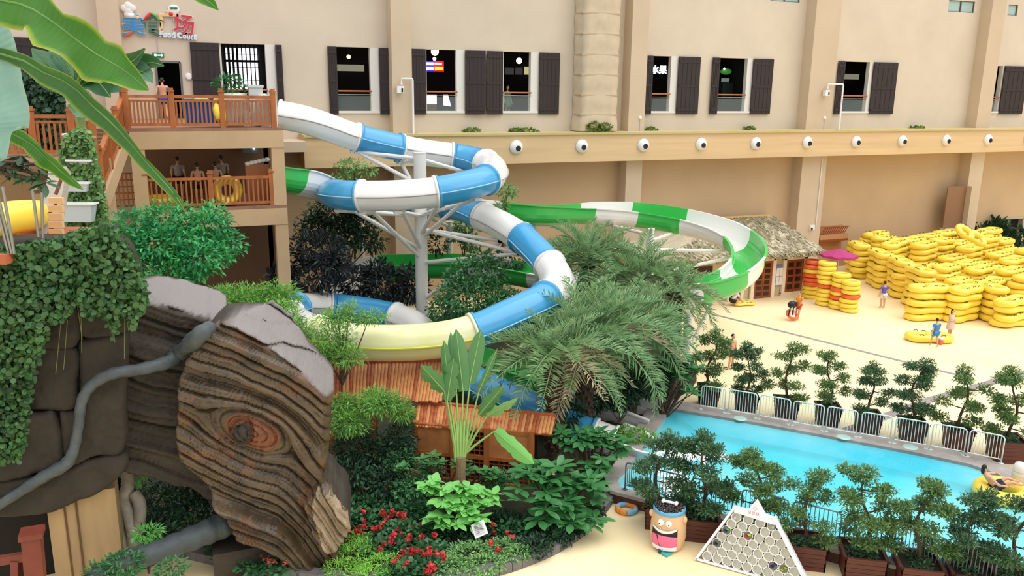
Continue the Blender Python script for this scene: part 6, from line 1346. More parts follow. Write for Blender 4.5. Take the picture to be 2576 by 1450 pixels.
def add_toplit(m_, rgb):  # mixes light from above into the base colour as paler grey
    t = m_.node_tree; N = t.nodes; L = t.links; b = N['Principled BSDF']; src = b.inputs['Base Color'].links[0].from_socket; a = N.new('ShaderNodeAttribute'); a.attribute_name = 'cut'; mx = N.new('ShaderNodeMix'); mx.data_type = 'RGBA'  # 'cut' holds the mask for the painted skylight on the slab tops
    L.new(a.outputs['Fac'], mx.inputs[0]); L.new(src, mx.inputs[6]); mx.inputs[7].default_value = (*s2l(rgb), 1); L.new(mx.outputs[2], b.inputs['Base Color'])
for m_ in (M_RK, M_RKR, M_RKD): add_toplit(m_, (132, 126, 124))
dirN = lambda a: rotz(a) @ np.array([FW[0], FW[1], 0])/np.linalg.norm(FW[:2])
NA = dirN(R(11)); PA = G(760, 1425); PA[2] = 0
EX, EY, SL = 622, 1070, math.atan(.42)
def psi_field(x, y):
    w = 26*(fbm(x/150, y/150)-.5)+9*(fbm(x/40, y/40)-.5); dx, dy = x-EX-18, y-EY; a = SL+.35*np.clip((x-700)/150, 0, 1); u = dx*np.cos(a)+dy*np.sin(a); v = (-dx*np.sin(a)+dy*np.cos(a))*2.0+w; rho = np.sqrt(u*u+v*v)+1e-6; a0 = 105.0
    return np.where(rho > a0, v*(1-(a0/rho)**2), 0), rho, u, v
def terr(s, soft=.14):
    k = np.floor(s); f_ = s-k; hsh = lambda n: np.mod(np.sin(n*12.9898+4.1)*43758.5453, 1.0); a, b = hsh(k), hsh(k+1); st = np.clip((f_-(1-soft))/soft, 0, 1); st = st*st*(3-2*st); groove = np.exp(-((np.minimum(f_, 1-f_))/.075)**2); return (a*(1-st)+b*st), groove
def h_fish(x, y):
    ps, rho, u, v = psi_field(x, y); t1, g1 = terr(ps/50+.35*(fbm(x/60+2, y/200)-.5)); t2, g2 = terr(ps/17+3.7); h = .34*t1-.24*g1+.05*t2-.05*g2*(fbm(x/50, y/50+4) > .5)
    rin = rho < 105; ring, gr = terr(rho/24+.4); e = .20*np.cos(np.clip(rho/105, 0, 1)*math.pi/2)-.09*gr; h = np.where(rin, .06+e, h)
    pr_ = np.hypot(x-613, (y-1068)*.85); h = h+np.where(pr_ < 24, .10-.05*((pr_ > 15) & (pr_ < 19))+.06*(fbm(x/9, y/9)-.5)*2, 0)-.09*np.exp(-((pr_-27)/4)**2)
    ex2 = np.hypot(x-640, y-1290)
    h = h+.18*(fbm(x/90+5, y/90)-.5)+.05*(fbm(x/14, y/22)-.5)
    h += .05*np.sin(np.clip((y-1200)/200, 0, 1)*math.pi)*np.sin(ps/4.5)                      # splintered lower strata
    # upper right top face tilts back
    def below(x_): return np.interp(x_, [520, 560, 600, 650, 700, 740, 780, 822, 838], [796, 800, 812, 838, 876, 906, 942, 984, 992])
    dd = below(x)-y; h = h-np.where(dd > 0, dd*.034, 0); h = np.where(dd > -14, h-.05*np.exp(-((dd+4)/5.)**2)+.06*(dd > 0), h)
    crack = np.abs(dd-22-4*np.sin(x/30)); h -= np.where(dd > 0, .10*np.exp(-(crack/2.5)**2), 0)
    # right end turns the corner
    h -= np.clip((x-805)/30, 0, 1)**2*.45*(y < 1195)
    # jaw chunk projects
    ch = inpoly(np.asarray(x), np.asarray(y), [(800, 1196), (838, 1206), (880, 1250), (884, 1300), (840, 1360), (800, 1330), (770, 1240)]); h += np.where(ch, .30+.10*np.sign(np.sin(x/7.0+3*fbm(x/40, y/60)))*0+.12*(fbm(x/10, y/50)-.5), 0)
    return h+.25
LITX, LITY = [520, 560, 600, 650, 700, 740, 780, 822, 838], [796, 800, 812, 838, 876, 906, 942, 984, 992]  # lower edge of the strip painted paler for skylight on the top
def toplit_fish(x, y):
    d_ = np.interp(x, LITX, LITY)-y; return np.clip((d_+1+5*(fbm(x/12, y/12)-.5))/4, 0, 1)*np.clip((x-560)/40, 0, 1)
def m_fish(x, y):
    o = np.zeros(x.shape, int); o[fbm(x/70.+9, y/40.) > .58] = 3
    ps, rho, u, v = psi_field(x, y); o[rho < 72] = 2; o[np.hypot(x-613, (y-1068)*.85) < 24] = 4
    o[inpoly(x, y, [(800, 1196), (838, 1206), (880, 1250), (884, 1300), (860, 1345), (815, 1345), (785, 1240)])] = 1
    return o
fish = [(520, 822), (545, 806), (590, 798), (625, 796), (662, 800), (692, 814), (722, 838), (760, 882), (800, 928), (834, 964), (838, 990), (832, 1030), (829, 1090), (826, 1140), (818, 1180), (836, 1204), (852, 1226), (874, 1250), (881, 1292), (866, 1332), (842, 1358), (852, 1386), (834, 1410), (812, 1430), (770, 1424), (735, 1404), (690, 1378), (640, 1350), (604, 1338), (578, 1288), (552, 1258), (518, 1200), (488, 1172), (462, 1145), (452, 1080), (455, 1000), (462, 940), (485, 880)]
rock = thing('carved_rock', (PA[0], PA[1], 0), 'huge brown carved rock shaped like a wooden head with an eye', 'rock')
relief_slab('carved_face', fish, PA, NA, h_fish, 3.0, 1.3, [M_RK, M_RKC, M_RKE, M_RKR, M_RKD], m_fish, rock, round_px=9, round_m=.10, jitter=5, toplitf=toplit_fish)
part('foot', MB().box(PA+NA*.7+[-.6, 0, .35], (3.2, 1.2, .7)), M_RKD, rock)
# slab behind
NBk = dirN(R(18)); PBk = PA+NA*1.0+np.array([-3, 0, 0])
slabB = [(330, 745), (360, 728), (430, 732), (500, 750), (560, 772), (568, 800), (560, 850), (545, 940), (540, 1100), (560, 1240), (600, 1340), (570, 1330), (500, 1235), (430, 1215), (370, 1192), (312, 1186), (296, 1100), (294, 960), (296, 850), (312, 790)]
def h_b(x, y):
    w = 30*(fbm(x/120+3, y/120)-.5); s = (y-.28*(x-300)+w)/52; t1, g1 = terr(s, .2); t2, g2 = terr(s*2.7+.3, .3); top = np.interp(x, [300, 350, 430, 500, 565], [790, 758, 768, 792, 812]); dd = top-y
    h = .34*t1-.14*g1+.10*t2-.05*g2+.06*(fbm(x/18, y/14)-.5); h -= np.where(dd > 0, dd*.034, 0); vj = np.exp(-((x-520-6*np.sin(y/20))/3)**2)*.12*(y < 900); return h-vj
def m_b(x, y): return np.zeros(x.shape, int)
def toplit_b(x, y): return np.clip((np.interp(x, [300, 350, 430, 500, 565], [790, 758, 768, 792, 812])-y+2+6*(fbm(x/12, y/12)-.5))/4, 0, 1)  # top strip of the rear slab, its skylight painted as grey
rb_ = thing('layered_rock', (PBk[0], PBk[1], 0), 'layered brown rock slab behind the carved head, left of it', 'rock')
relief_slab('rock_face', slabB, PBk, NBk, h_b, 4.0, 1.4, [M_RKD], m_b, rb_, jitter=6, toplitf=toplit_b)
# stone wall of big blocks on the left
NC = dirN(R(22)); PC = P(160, 1200, 18.4); PC0 = PC*np.array([1, 1, 0])
sw = thing('stone_block_wall', PC0, 'dark wall of big rounded stone blocks at the left, half covered in ivy', 'stone wall')
M_BLK = mat('stone_block', (58, 50, 40), rough=.85, var=.45, vscale=1.5, rgb2=(40, 36, 28), bump=.6, bscale=8)
BLK = [[(-40, 880), (60, 876), (192, 878), (194, 960), (188, 1032), (95, 1034), (-40, 1028)], [(199, 858), (300, 842), (322, 846), (318, 990), (312, 1138), (240, 1150), (168, 1168), (148, 1042), (195, 1036), (200, 940)], [(-40, 1034), (95, 1040), (141, 1046), (160, 1172), (110, 1190), (-40, 1202)], [(-40, 1208), (120, 1196), (240, 1156), (312, 1144), (318, 1182), (262, 1235), (200, 1266), (120, 1294), (-40, 1304)], [(-40, 722), (90, 726), (180, 738), (192, 872), (60, 872), (-40, 874)], [(186, 732), (260, 716), (340, 704), (350, 760), (326, 836), (200, 852)], [(-40, 604), (150, 602), (300, 604), (345, 660), (338, 698), (180, 730), (60, 722), (-40, 716)]]
for k, b in enumerate(BLK): relief_slab('stone_block', b, PC, NC, lambda x, y, k=k: .16*(fbm(x/60+k*3, y/60)-.5)+.07*(fbm(x/14, y/14)-.5)+.03*((k*7) % 5), 6.0, .7, [M_BLK], lambda x, y: np.zeros(x.shape, int), sw, round_px=16, round_m=.16, jitter=5)
part('mortar_core', MB().add([onplane(x, y, PC+NC*.22, NC) for x, y in ((-60, 612), (300, 612), (335, 700), (306, 850), (304, 1180), (120, 1286), (-60, 1296))], [(0, 1, 2, 3, 4, 5, 6)]), mat('mortar_shade_dark', (30, 26, 20), rough=.95), sw)
# tan pillar below the blocks
pp = [onplane(x, y, PC+NC*.3, NC) for x, y in ((118, 1285), (292, 1262))]; w_ = np.linalg.norm((pp[1]-pp[0])[:2]); c = (pp[0]+pp[1])/2; ztop = max(p[2] for p in pp)+.3
pil = thing('tan_pillar', (*(c[:2]+NC[:2]*.5), 0), 'tan plaster pillar under the stone blocks at lower left', 'pillar'); ag = math.atan2(*(pp[1]-pp[0])[[1, 0]])
part('shaft', MB().box((*(c[:2]+NC[:2]*.45), ztop/2), (w_, .9, ztop), rz=ag), mat('pillar_tan', (160, 134, 96), rough=.85, var=.2, vscale=1, stretch=(3, 3, .4)), pil)
for t_ in (.25, .42): q = pp[0]+(pp[1]-pp[0])*t_; part('crack', MB().box((q[0]-NC[0]*.02, q[1]-NC[1]*.02, ztop-1.1), (.04, .02, 1.9), rz=ag), mat('crack_dark', (92, 66, 44), rough=.9), pil)
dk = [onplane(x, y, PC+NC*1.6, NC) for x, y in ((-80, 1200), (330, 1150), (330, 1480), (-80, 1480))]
struct('wall_shade_sheet', MB().add(dk, [(3, 2, 1, 0)]), mat('mortar_shade_dark', (30, 26, 20), rough=.95), label='dark sheet standing in for the shade below the stone blocks')  # added sheet, its dark colour paints the shadow beneath the blocks
# roots
M_ROOT = mat('grey_root', (70, 78, 80), rough=.6, var=.3, vscale=2.5, bump=.5, bscale=9)
def root(label, pxs, base=None):
    pts = np.array([P(x, y, d) for x, y, d, r in pxs]); rr_ = np.array([[r*d/F_PX, 0, 0] for x, y, d, r in pxs]); path = catmull(pts, 8); rad = catmull(rr_, 8)[:, 0]*(1+.06*np.sin(np.arange(len(path))*1.3)); single('grey_root', MB().tube(path, rad, 14), M_ROOT, label, 'root', smooth=True)
dC = lambda x, y, o: depth(onplane(x, y, PC, NC))-o
root('thick grey root curling from the carved head down the stone blocks', [(530, 822, depth(onplane(530, 822, PA, NA))-.5, 16), (500, 845, depth(onplane(500, 845, PA, NA))-.8, 22), (455, 888, 19.0, 20), (420, 912, 18.8, 17), (350, 930, 18.3, 15), (285, 940, dC(285, 940, .35), 15), (232, 968, dC(232, 968, .3), 14), (206, 1010, dC(206, 1010, .28), 13), (198, 1070, dC(198, 1070, .25), 12), (186, 1130, dC(186, 1130, .22), 13), (165, 1168, dC(165, 1168, .2), 16), (110, 1200, dC(110, 1200, .2), 15), (50, 1238, dC(50, 1238, .2), 13), (-30, 1290, dC(-30, 1290, .2), 12)])
root('thick grey root running down to the lower left corner', [(600, 1290, 20.9, 20), (570, 1318, 20.4, 30), (520, 1340, 20.0, 31), (450, 1368, 19.6, 29), (380, 1395, 19.2, 28), (320, 1412, 18.9, 30), (270, 1440, 18.6, 30), (200, 1490, 18.2, 28)])
M_PALE = mat('banyan_bark', (150, 142, 128), rough=.85, var=.3, vscale=3, bump=.5, bscale=12)
by = thing('banyan_trunk', P(330, 1390, 20.2)*np.array([1, 1, 0])+[0, 0, .14], 'pale twisted banyan trunk below the stone arch', 'tree trunk')
for pts in ([(318, 1170, 15), (322, 1220, 16), (312, 1260, 17), (325, 1300, 16), (335, 1350, 15), (338, 1400, 18)], [(335, 1240, 14), (350, 1265, 16), (352, 1300, 15), (345, 1340, 12), (330, 1380, 14)], [(305, 1280, 12), (300, 1330, 13), (310, 1375, 16), (318, 1410, 20)]):
    part('stem', MB().tube(catmull(np.array([P(x, y, 20.2) for x, y, r in pts]), 6), np.interp(np.linspace(0, 1, len(pts)*6-5), np.linspace(0, 1, len(pts)), [r*20.2/F_PX for x, y, r in pts]), 10), M_PALE, by, smooth=True)
# low red-brown railing bottom left
rl = thing('wooden_railing', P(80, 1450, 15.5)-[0, 0, .9], 'dark red wooden railing end in the bottom left corner', 'railing'); M_RED = mat('red_wood', (110, 46, 30), rough=.5, var=.2)
a = P(84, 1455, 15.5); part('post', MB().bar(a-[0, 0, .9], P(80, 1345, 15.5), .32, .32), M_RED, rl); part('post_cap', MB().box(P(80, 1342, 15.5), (.40, .40, .1)), M_RED, rl); part('rail', MB().bar(P(80, 1398, 15.5), P(-80, 1424, 15.5), .12, .16), M_RED, rl); part('rail', MB().bar(P(40, 1412, 15.5), P(40, 1480, 15.5), .14, .14), M_RED, rl)
# ================================================================= ivy
def ivy_leaves(reg, n, size, seed, off, plane=(PC, NC), spread=.12):
    rg = np.random.default_rng(seed); xs = np.array([p[0] for p in reg]); ys = np.array([p[1] for p in reg]); out = []; 
    while len(out) < n:
        x, y = rg.uniform(xs.min(), xs.max(), 400), rg.uniform(ys.min(), ys.max(), 400); m_ = inpoly(x, y, reg)
        out += list(zip(x[m_], y[m_]))
    out = out[:n]; pos = np.array([onplane(x, y, *plane) for x, y in out])-plane[1]*(off+spread*rg.random(n))[:, None]
    dr = rg.normal(0, .6, (n, 3))+[0, 0, -.8]; return leaf_verts('round', pos, dr, size, rg, up=-plane[1]*1.0+np.array([0, 0, .6])+rg.normal(0, .35, (n, 3)))
IV1 = [(-20, 612), (120, 596), (230, 560), (268, 545), (312, 590), (346, 660), (374, 726), (358, 770), (338, 808), (305, 775), (290, 830), (262, 760), (230, 790), (200, 742), (170, 790), (130, 800), (112, 870), (90, 920), (-20, 940)]
IV2 = [(-20, 900), (90, 900), (84, 980), (72, 1060), (60, 1140), (20, 1150), (-20, 1140)]
ivy = thing('ivy', PC, 'dense round-leaved ivy spilling over the stone blocks', 'ivy')
part('leaf_mass', ivy_leaves(IV1, 7600, .108, 5, .2, spread=.5), LM['ivy'], ivy, kind='stuff'); part('leaf_mass', ivy_leaves(IV2, 1500, .105, 6, .15, spread=.3), LM['ivy'], ivy, kind='stuff')
big = ivy_leaves(IV1, 300, .135, 8, .62, spread=.14); V8 = np.concatenate(big.v).reshape(300, 6, 3)
for k in range(300):
    me = bpy.data.meshes.new('leaf'); me.from_pydata((V8[k]-base_of(ivy)).tolist(), [], LEAF['round'][1]); me.materials.append(LM['ivy']); part('leaf', me, None, ivy, local=True)
tw = MB(); rg = np.random.default_rng(4)
for k in range(9):
    x0 = rg.uniform(60, 330); y0 = rg.uniform(690, 780); L = rg.uniform(60, 160); pts = [onplane(x0+q*4*math.sin(k), y0+L*q/4, PC, NC)-NC*.3 for q in range(5)]; tw.tube(pts, .006, 4)
part('tendrils', tw, mat('tendril', (120, 130, 70), rough=.7), ivy, kind='stuff')
# ivy-clad tapering column with planters
d2 = 22.0
ihed = thing('ivy_column', P(215, 560, d2)*np.array([1, 1, 0]), 'tall tapering column clad in small ivy left of the stairs', 'ivy column')
cb0, cb1, ct0, ct1 = P(165, 600, d2), P(262, 600, d2), P(180, 335, d2), P(220, 332, d2)
bd = dirN(R(28))*.6
core = [cb0*[1, 1, 0]+[0, 0, 1.0], cb1*[1, 1, 0]+[0, 0, 1.0], ct1, ct0]; core = core+[c+bd for c in core]
part('core', MB().add(core, [(0, 1, 2, 3), (5, 4, 7, 6), (1, 5, 6, 2), (4, 0, 3, 7), (3, 2, 6, 7)]), mat('ivy_core', (46, 62, 34), rough=.95), ihed)
IV3 = [(172, 338), (200, 318), (232, 330), (246, 400), (262, 470), (275, 560), (290, 620), (140, 620), (160, 480), (160, 400)]
P3 = (P(215, 480, d2-.05), dirN(0.0)); part('leaf_mass', ivy_leaves(IV3, 5200, .12, 12, .0, P3, .25), leafmat('leaf_ivy_light', (110, 150, 84), .4), ihed, kind='stuff')
M_GREYP = mat('grey_plastic', (190, 200, 202), rough=.4)
for k, (px, py, w, h) in enumerate([(190, 345, 46, 14), (205, 408, 60, 10), (195, 470, 66, 22), (195, 535, 90, 46)]):
    q = P(px, py, d2-.35); s_ = (d2-.35)/F_PX; t = thing('trough', q-[0, 0, h*s_/2], ['small white trough at the top of the ivy column', 'white bracket bar across the ivy column', 'pale grey trough in the middle of the ivy column', 'big grey round-bottomed tub at the foot of the ivy column'][k], 'planter'); 
    part('body', MB().box(q, (w*s_, .3, h*s_), taper=.8, rz=-YAW), M_GREYP, t); part('rim', MB().box(q+[0, 0, h*s_/2], (w*s_*1.08, .36, .05), rz=-YAW), M_WHITE, t)
# leaning concrete post with rusty strap, terrace with big yellow tube at far left
d3 = 18.6
lp = thing('leaning_post', P(118, 600, d3)-[0, 0, .1], 'leaning pale concrete post with rusty zigzag straps', 'post'); part('shaft', MB().bar(P(120, 620, d3), P(152, 428, d3+.8), .38, .3), mat('pale_concrete', (178, 168, 152), rough=.85, var=.15, vscale=4, bump=.2), lp)
for (a, b) in (((122, 540), (150, 500)), ((140, 490), (158, 440)), ((120, 600), (134, 560))): part('strap', MB().bar(P(*a, d3-.2), P(*b, d3-.15), .08, .05), mat('rust', (120, 62, 40), rough=.8), lp)
bx_ = thing('orange_crate', P(142, 585, d3-.3)-[0, 0, .45], 'pale orange slatted panel beside the leaning post', 'panel')
for k in range(5): part('slat', MB().box(P(142, 505+k*20, d3-.3), (.30, .1, .14), rz=-YAW), mat('peach', (232, 186, 130), rough=.6), bx_)
pz = P(40, 606, 17.6)
struct('floor_left_platform', MB().box(pz+np.array([-2.2, 1.2, -.12]), (6.2, 3.4, .2), rz=-YAW), mat('platform_red', (176, 96, 60), rough=.7), label='small terrace edge under the yellow tube at far left')
yt = P(35, 556, 17.8); o = dbl((yt[0]-.25, yt[1]+.3, pz[2]+.38), R(60), 'big yellow double tube on the small terrace at far left'); o.scale = (1.0, .95, 1.7); bpy.data.objects.remove(o.children[0])
pls = MB(); 
for (a, b) in (((82, 480), (97, 598)), ((105, 485), (108, 600)), ((80, 480), (112, 470))): pls.tube([P(*a, 17.0), P(*b, 17.0)], .03, 6)
single('steel_stand', pls, mat('dull_steel', (150, 146, 130), rough=.35, metal=.6), 'thin steel stand beside the big yellow tube', 'stand')
fp = MB()
for (a, b) in (((-8, 480), (30, 640)), ((-8, 520), (22, 640)), ((6, 470), (36, 640))): fp.tube([P(*a, 16.4), P(*b, 16.4)], .03, 6)
single('steel_poles', fp, mat('dull_steel', (150, 146, 130), rough=.35, metal=.6), 'leaning steel poles at the left picture edge', 'poles')
# ================================================================= foreground banana leaves and mid-left banana plants
def leaf_edge_mat(name, rgb, edge, vein):
    if name in MATS: return MATS[name]
    m = leafmat(name, rgb, island=.0001, rough=.38, tr=.35); t = m.node_tree; N = t.nodes; L = t.links; b = N['Principled BSDF']
    uv = N.new('ShaderNodeAttribute'); uv.attribute_name = 'across'; mrr = N.new('ShaderNodeMapRange'); mrr.inputs[1].default_value = .78; mrr.inputs[2].default_value = 1.0; L.new(uv.outputs['Fac'], mrr.inputs[0])
    mx = N.new('ShaderNodeMix'); mx.data_type = 'RGBA'; L.new(mrr.outputs[0], mx.inputs[0]); mx.inputs[6].default_value = (*s2l(rgb), 1); mx.inputs[7].default_value = (*s2l(edge), 1)
    al = N.new('ShaderNodeAttribute'); al.attribute_name = 'along'; sn = N.new('ShaderNodeMath'); sn.operation = 'SINE'; ml = N.new('ShaderNodeMath'); ml.operation = 'MULTIPLY'; ml.inputs[1].default_value = 260; L.new(al.outputs['Fac'], ml.inputs[0]); L.new(ml.outputs[0], sn.inputs[0])
    bp = N.new('ShaderNodeBump'); bp.inputs['Strength'].default_value = .25; bp.inputs['Distance'].default_value = .004; L.new(sn.outputs[0], bp.inputs['Height']); L.new(bp.outputs[0], b.inputs['Normal'])
    nz = N.new('ShaderNodeTexNoise'); nz.inputs['Scale'].default_value = 6; m2 = N.new('ShaderNodeMix'); m2.data_type = 'RGBA'; m2.blend_type = 'MULTIPLY'; m2.inputs[0].default_value = .35; L.new(mx.outputs[2], m2.inputs[6]); L.new(nz.outputs['Fac'], m2.inputs[7])
    for s in [b.inputs['Base Color']]+[n.inputs[0] for n in N if n.type == 'BSDF_TRANSLUCENT']: L.new(m2.outputs[2], s)
    return m
M_L1 = leaf_edge_mat('banana_bright', (74, 138, 30), (176, 194, 60), 0); M_L2 = leaf_edge_mat('banana_deep', (70, 122, 46), (150, 176, 70), 0); M_L3 = leaf_edge_mat('banana_blue', (150, 196, 178), (168, 206, 186), 0)
def paddle(parent, path, mt, n=40, m_=9, cup=.25, twist=None, wave=.0, seed=0, lab=None):
    """path: (px,py,depth,half width left px, half width right px)"""
    rg = np.random.default_rng(seed); q = np.array(path, float); c = catmull(np.array([P(a, b, d) for a, b, d, l, r in path]), max(3, n//len(path))); wl = catmull(np.stack([q[:, 3], q[:, 4], q[:, 2]], 1), max(3, n//len(path))); T = np.gradient(c, axis=0); T /= np.linalg.norm(T, axis=1)[:, None]
    tw = np.interp(np.linspace(0, 1, len(c)), np.linspace(0, 1, len(path)), twist if twist else [0]*len(path)); rows = []; ac = []; al = []
    for i in range(len(c)):
        s = np.cross(T[i], FW); s /= np.linalg.norm(s); nn = np.cross(s, T[i]); nn = -nn if nn @ FW > 0 else nn; ca, sa = math.cos(tw[i]), math.sin(tw[i]); s2 = s*ca+nn*sa; n2 = nn*ca-s*sa; sc = wl[i, 2]/F_PX; row = []
        for j in range(m_):
            u = -1+2*j/(m_-1); w = (wl[i, 0] if u < 0 else wl[i, 1])*sc; rip = wave*w*math.sin(i*.55+seed)*abs(u)**2+wave*.5*w*math.sin(i*1.3+2*seed)*abs(u)**2; row.append(c[i]+s2*u*w+n2*(cup*w*u*u+rip)); ac.append(abs(u)); al.append(i/len(c))
        rows.append(row)
    mb = MB().grid(np.array(rows)); me = mb.mesh('leaf', base_of(parent), True)
    for nm, vals in (('across', ac), ('along', al)): a_ = me.attributes.new(nm, 'FLOAT', 'POINT'); a_.data.foreach_set('value', vals)
    me.materials.append(mt); o = part('leaf', me, None, parent, local=True, label=lab)
    part('midrib', MB().tube(c[::2], np.linspace(.008, .002, len(c[::2]))*wl[0, 2]/5, 6), mat('midrib_leaf', (104, 150, 66), rough=.5), o)
    return o
bs0 = P(-260, 900, 5.2); bs0 = np.array([bs0[0]-2.2, bs0[1]-.5, 0])
bp1 = thing('banana_plant', bs0, 'big banana plant whose broad leaves hang in at the upper left', 'banana plant')
crown = P(-230, 60, 5.2); part('stem', MB().tube(catmull([bs0, bs0+(crown-bs0)*.5+[-.2, 0, 0], crown], 8), np.linspace(.22, .12, 17), 12), mat('banana_stem', (120, 140, 76), rough=.6, var=.2), bp1)
paddle(bp1, [(-220, -10, 5.2, 5, 5), (-60, -8, 5.0, 56, 40), (50, 10, 4.9, 66, 40), (100, 34, 4.82, 48, 52), (150, 68, 4.78, 74, 34), (200, 106, 4.73, 54, 54), (245, 138, 4.7, 74, 42), (285, 160, 4.65, 60, 48), (325, 186, 4.6, 46, 30), (356, 212, 4.55, 22, 14), (374, 226, 4.5, 2, 2)], M_L1, wave=.32, seed=1, cup=.28, lab='bright green wavy leaf with yellow edge')
paddle(bp1, [(-200, 90, 5.4, 5, 5), (20, 138, 5.2, 18, 14), (110, 182, 5.1, 28, 20), (180, 214, 5.0, 32, 22), (235, 268, 4.95, 34, 20), (290, 318, 4.9, 30, 18), (330, 362, 4.85, 24, 16), (372, 412, 4.8, 18, 13), (410, 455, 4.75, 16, 10), (440, 490, 4.7, 12, 8), (464, 530, 4.7, 2, 2)], M_L2, wave=.25, seed=3, cup=.3, twist=[0, .1, .3, .3, .2, .3, .5, .4, .2, 0, 0], lab='long drooping green leaf')
paddle(bp1, [(-120, -40, 5.6, 5, 5), (-60, 30, 5.4, 50, 40), (-30, 110, 5.3, 70, 66), (-22, 200, 5.2, 82, 84), (-18, 290, 5.1, 88, 98), (-10, 350, 5.1, 78, 80), (-2, 392, 5.0, 30, 34), (4, 406, 5.0, 2, 2)], M_L3, wave=.05, seed=5, cup=.12, lab='broad blue-green leaf at the left edge')
paddle(bp1, [(-100, 260, 5.6, 4, 4), (20, 330, 5.5, 20, 16), (80, 362, 5.4, 26, 22), (120, 400, 5.3, 26, 20), (160, 436, 5.3, 18, 14), (190, 462, 5.2, 10, 8), (210, 478, 5.2, 1, 1)], M_L1, wave=.2, seed=7, cup=.3, twist=[0, .2, .4, .4, .3, .1, 0], lab='short green leaf below the blue-green one')
paddle(bp1, [(430, -120, 4.6, 4, 4), (470, -50, 4.6, 22, 20), (505, -12, 4.6, 20, 20), (530, 8, 4.6, 12, 14), (550, 26, 4.6, 1, 1)], M_L1, wave=.1, seed=9, cup=.3, lab='leaf tip hanging in from the top edge')
part('petiole', MB().tube(catmull([crown, P(100, -260, 4.8), P(430, -125, 4.6)], 6), .014, 6), mat('midrib_green', (150, 176, 90), rough=.5), bp1)
# mid-distance banana clump behind
b2 = P(196, 215, 23.6)*np.array([1, 1, 0]); bp2 = thing('banana_plant', b2, 'darker banana clump behind the foreground leaves at the upper left', 'banana plant')
cr2 = P(192, 215, 23.6); part('stem', MB().tube([b2+[0, 0, .1], cr2], [.18, .12], 10), mat('banana_stem', (120, 140, 76), rough=.6, var=.2), bp2)
M_B2 = leaf_edge_mat('banana_mid', (56, 108, 58), (80, 130, 70), 0); M_B3 = leaf_edge_mat('banana_pale', (112, 164, 134), (130, 176, 146), 0)
for k, (pts, mt) in enumerate([([(190, 215), (240, 190), (300, 170), (340, 150), (365, 122)], M_B2), ([(190, 215), (290, 190), (350, 165), (385, 158), (412, 166)], M_B2), ([(195, 215), (300, 195), (345, 178), (372, 190), (385, 208)], M_B3), ([(190, 215), (150, 190), (110, 150), (80, 122)], M_B3), ([(190, 215), (170, 170), (150, 130), (120, 95)], M_B3), ([(190, 215), (205, 180), (215, 140), (200, 110)], M_B2), ([(190, 215), (150, 215), (110, 190), (60, 175)], M_B2), ([(195, 215), (215, 250), (205, 275), (170, 265)], M_B3), ([(195, 215), (235, 200), (260, 220), (278, 245)], M_B2), ([(190, 215), (220, 190), (250, 170), (262, 175)], M_B2), ([(195, 215), (260, 215), (310, 205), (320, 220)], M_B3)]):
    n_ = len(pts); paddle(bp2, [(x, y, 23.6-.25*i, [3, 20, 26, 18, 2][min(i, 4) if i < n_-1 else 4], [3, 20, 26, 18, 2][min(i, 4) if i < n_-1 else 4]) for i, (x, y) in enumerate(pts)], mt, n=24, m_=7, wave=.08, seed=20+k)
hb2 = P(120, 392, 28.2); iv2 = thing('ivy_hedge', hb2, 'dark ivy hedge behind the landing railing', 'hedge'); part('core', MB().box(P(118, 300, 28.4), (1.2, .4, 2.5), rz=-YAW), mat('ivy_core', (46, 62, 34), rough=.95), iv2)
P5 = (P(115, 270, 27.9), dirN(0.0)); part('leaf_mass', ivy_leaves([(60, 180), (165, 190), (165, 320), (150, 400), (90, 400), (62, 320)], 1500, .19, 15, 0, P5, .3), LM['dark'], iv2, kind='stuff')
# dark whorled twigs at the left edge
whorl_shrub('schefflera', 'dark whorled twigs hanging at the left edge above the yellow tube', P(-160, 380, 9.0), [P(x, y, 9.0) for x, y in ((20, 405), (55, 395), (85, 415), (40, 440), (75, 450), (100, 440), (115, 462), (60, 420), (10, 430))], 9, .17, .06, 'dark', 21, tilt=(-60, 20))
# ================================================================= signs, lamps, wall fixtures
def text_mesh(txt, size, extrude=.03, offset=0.0, bold=False):
    cu = bpy.data.curves.new('t', 'FONT'); cu.body = txt; cu.size = size; cu.extrude = extrude; cu.offset = offset; cu.align_x = 'CENTER'; cu.align_y = 'CENTER'; cu.resolution_u = 3
    o = bpy.data.objects.new('t', cu); col.objects.link(o); dgp = bpy.context.evaluated_depsgraph_get(); me = bpy.data.meshes.new_from_object(o.evaluated_get(dgp)); v = np.array([p.co[:] for p in me.vertices]); f = [tuple(p.vertices) for p in me.polygons]; bpy.data.objects.remove(o); bpy.data.meshes.remove(me)
    return v, f
def wall_text(txt, x, z, size, y, offset=0.0, ext=.03, rot=0.0):
    v, f = text_mesh(txt, size, ext, offset); c, s = math.cos(rot), math.sin(rot); w = np.stack([v[:, 0]*c-v[:, 1]*s+x, y-v[:, 2], v[:, 0]*s+v[:, 1]*c+z], 1); return MB().add(w, f)
fs = thing('food_court_sign', W(400, 60), 'colourful food court sign with chef hat on the upper wall', 'sign'); YS = D-.12
SGM = lambda n, c: mat('sign_'+n, c, rough=.4)
chars = [('美', 336, 68, .98, (54, 140, 200), 0), ('食', 385, 68, 1.02, (32, 112, 88), 0), ('广', 424, 58, .98, (236, 190, 120), 0), ('场', 463, 66, .98, (206, 52, 66), -.08)]
for ch, px, py, sz, c, rt in chars:
    q = W(px, py); part('backing', wall_text(ch, q[0], q[2], sz, YS+.05, .035, .02, rt), M_WHITE, fs); part('character', wall_text(ch, q[0], q[2], sz, YS, .012, .03, rt), SGM(ch, c), fs)
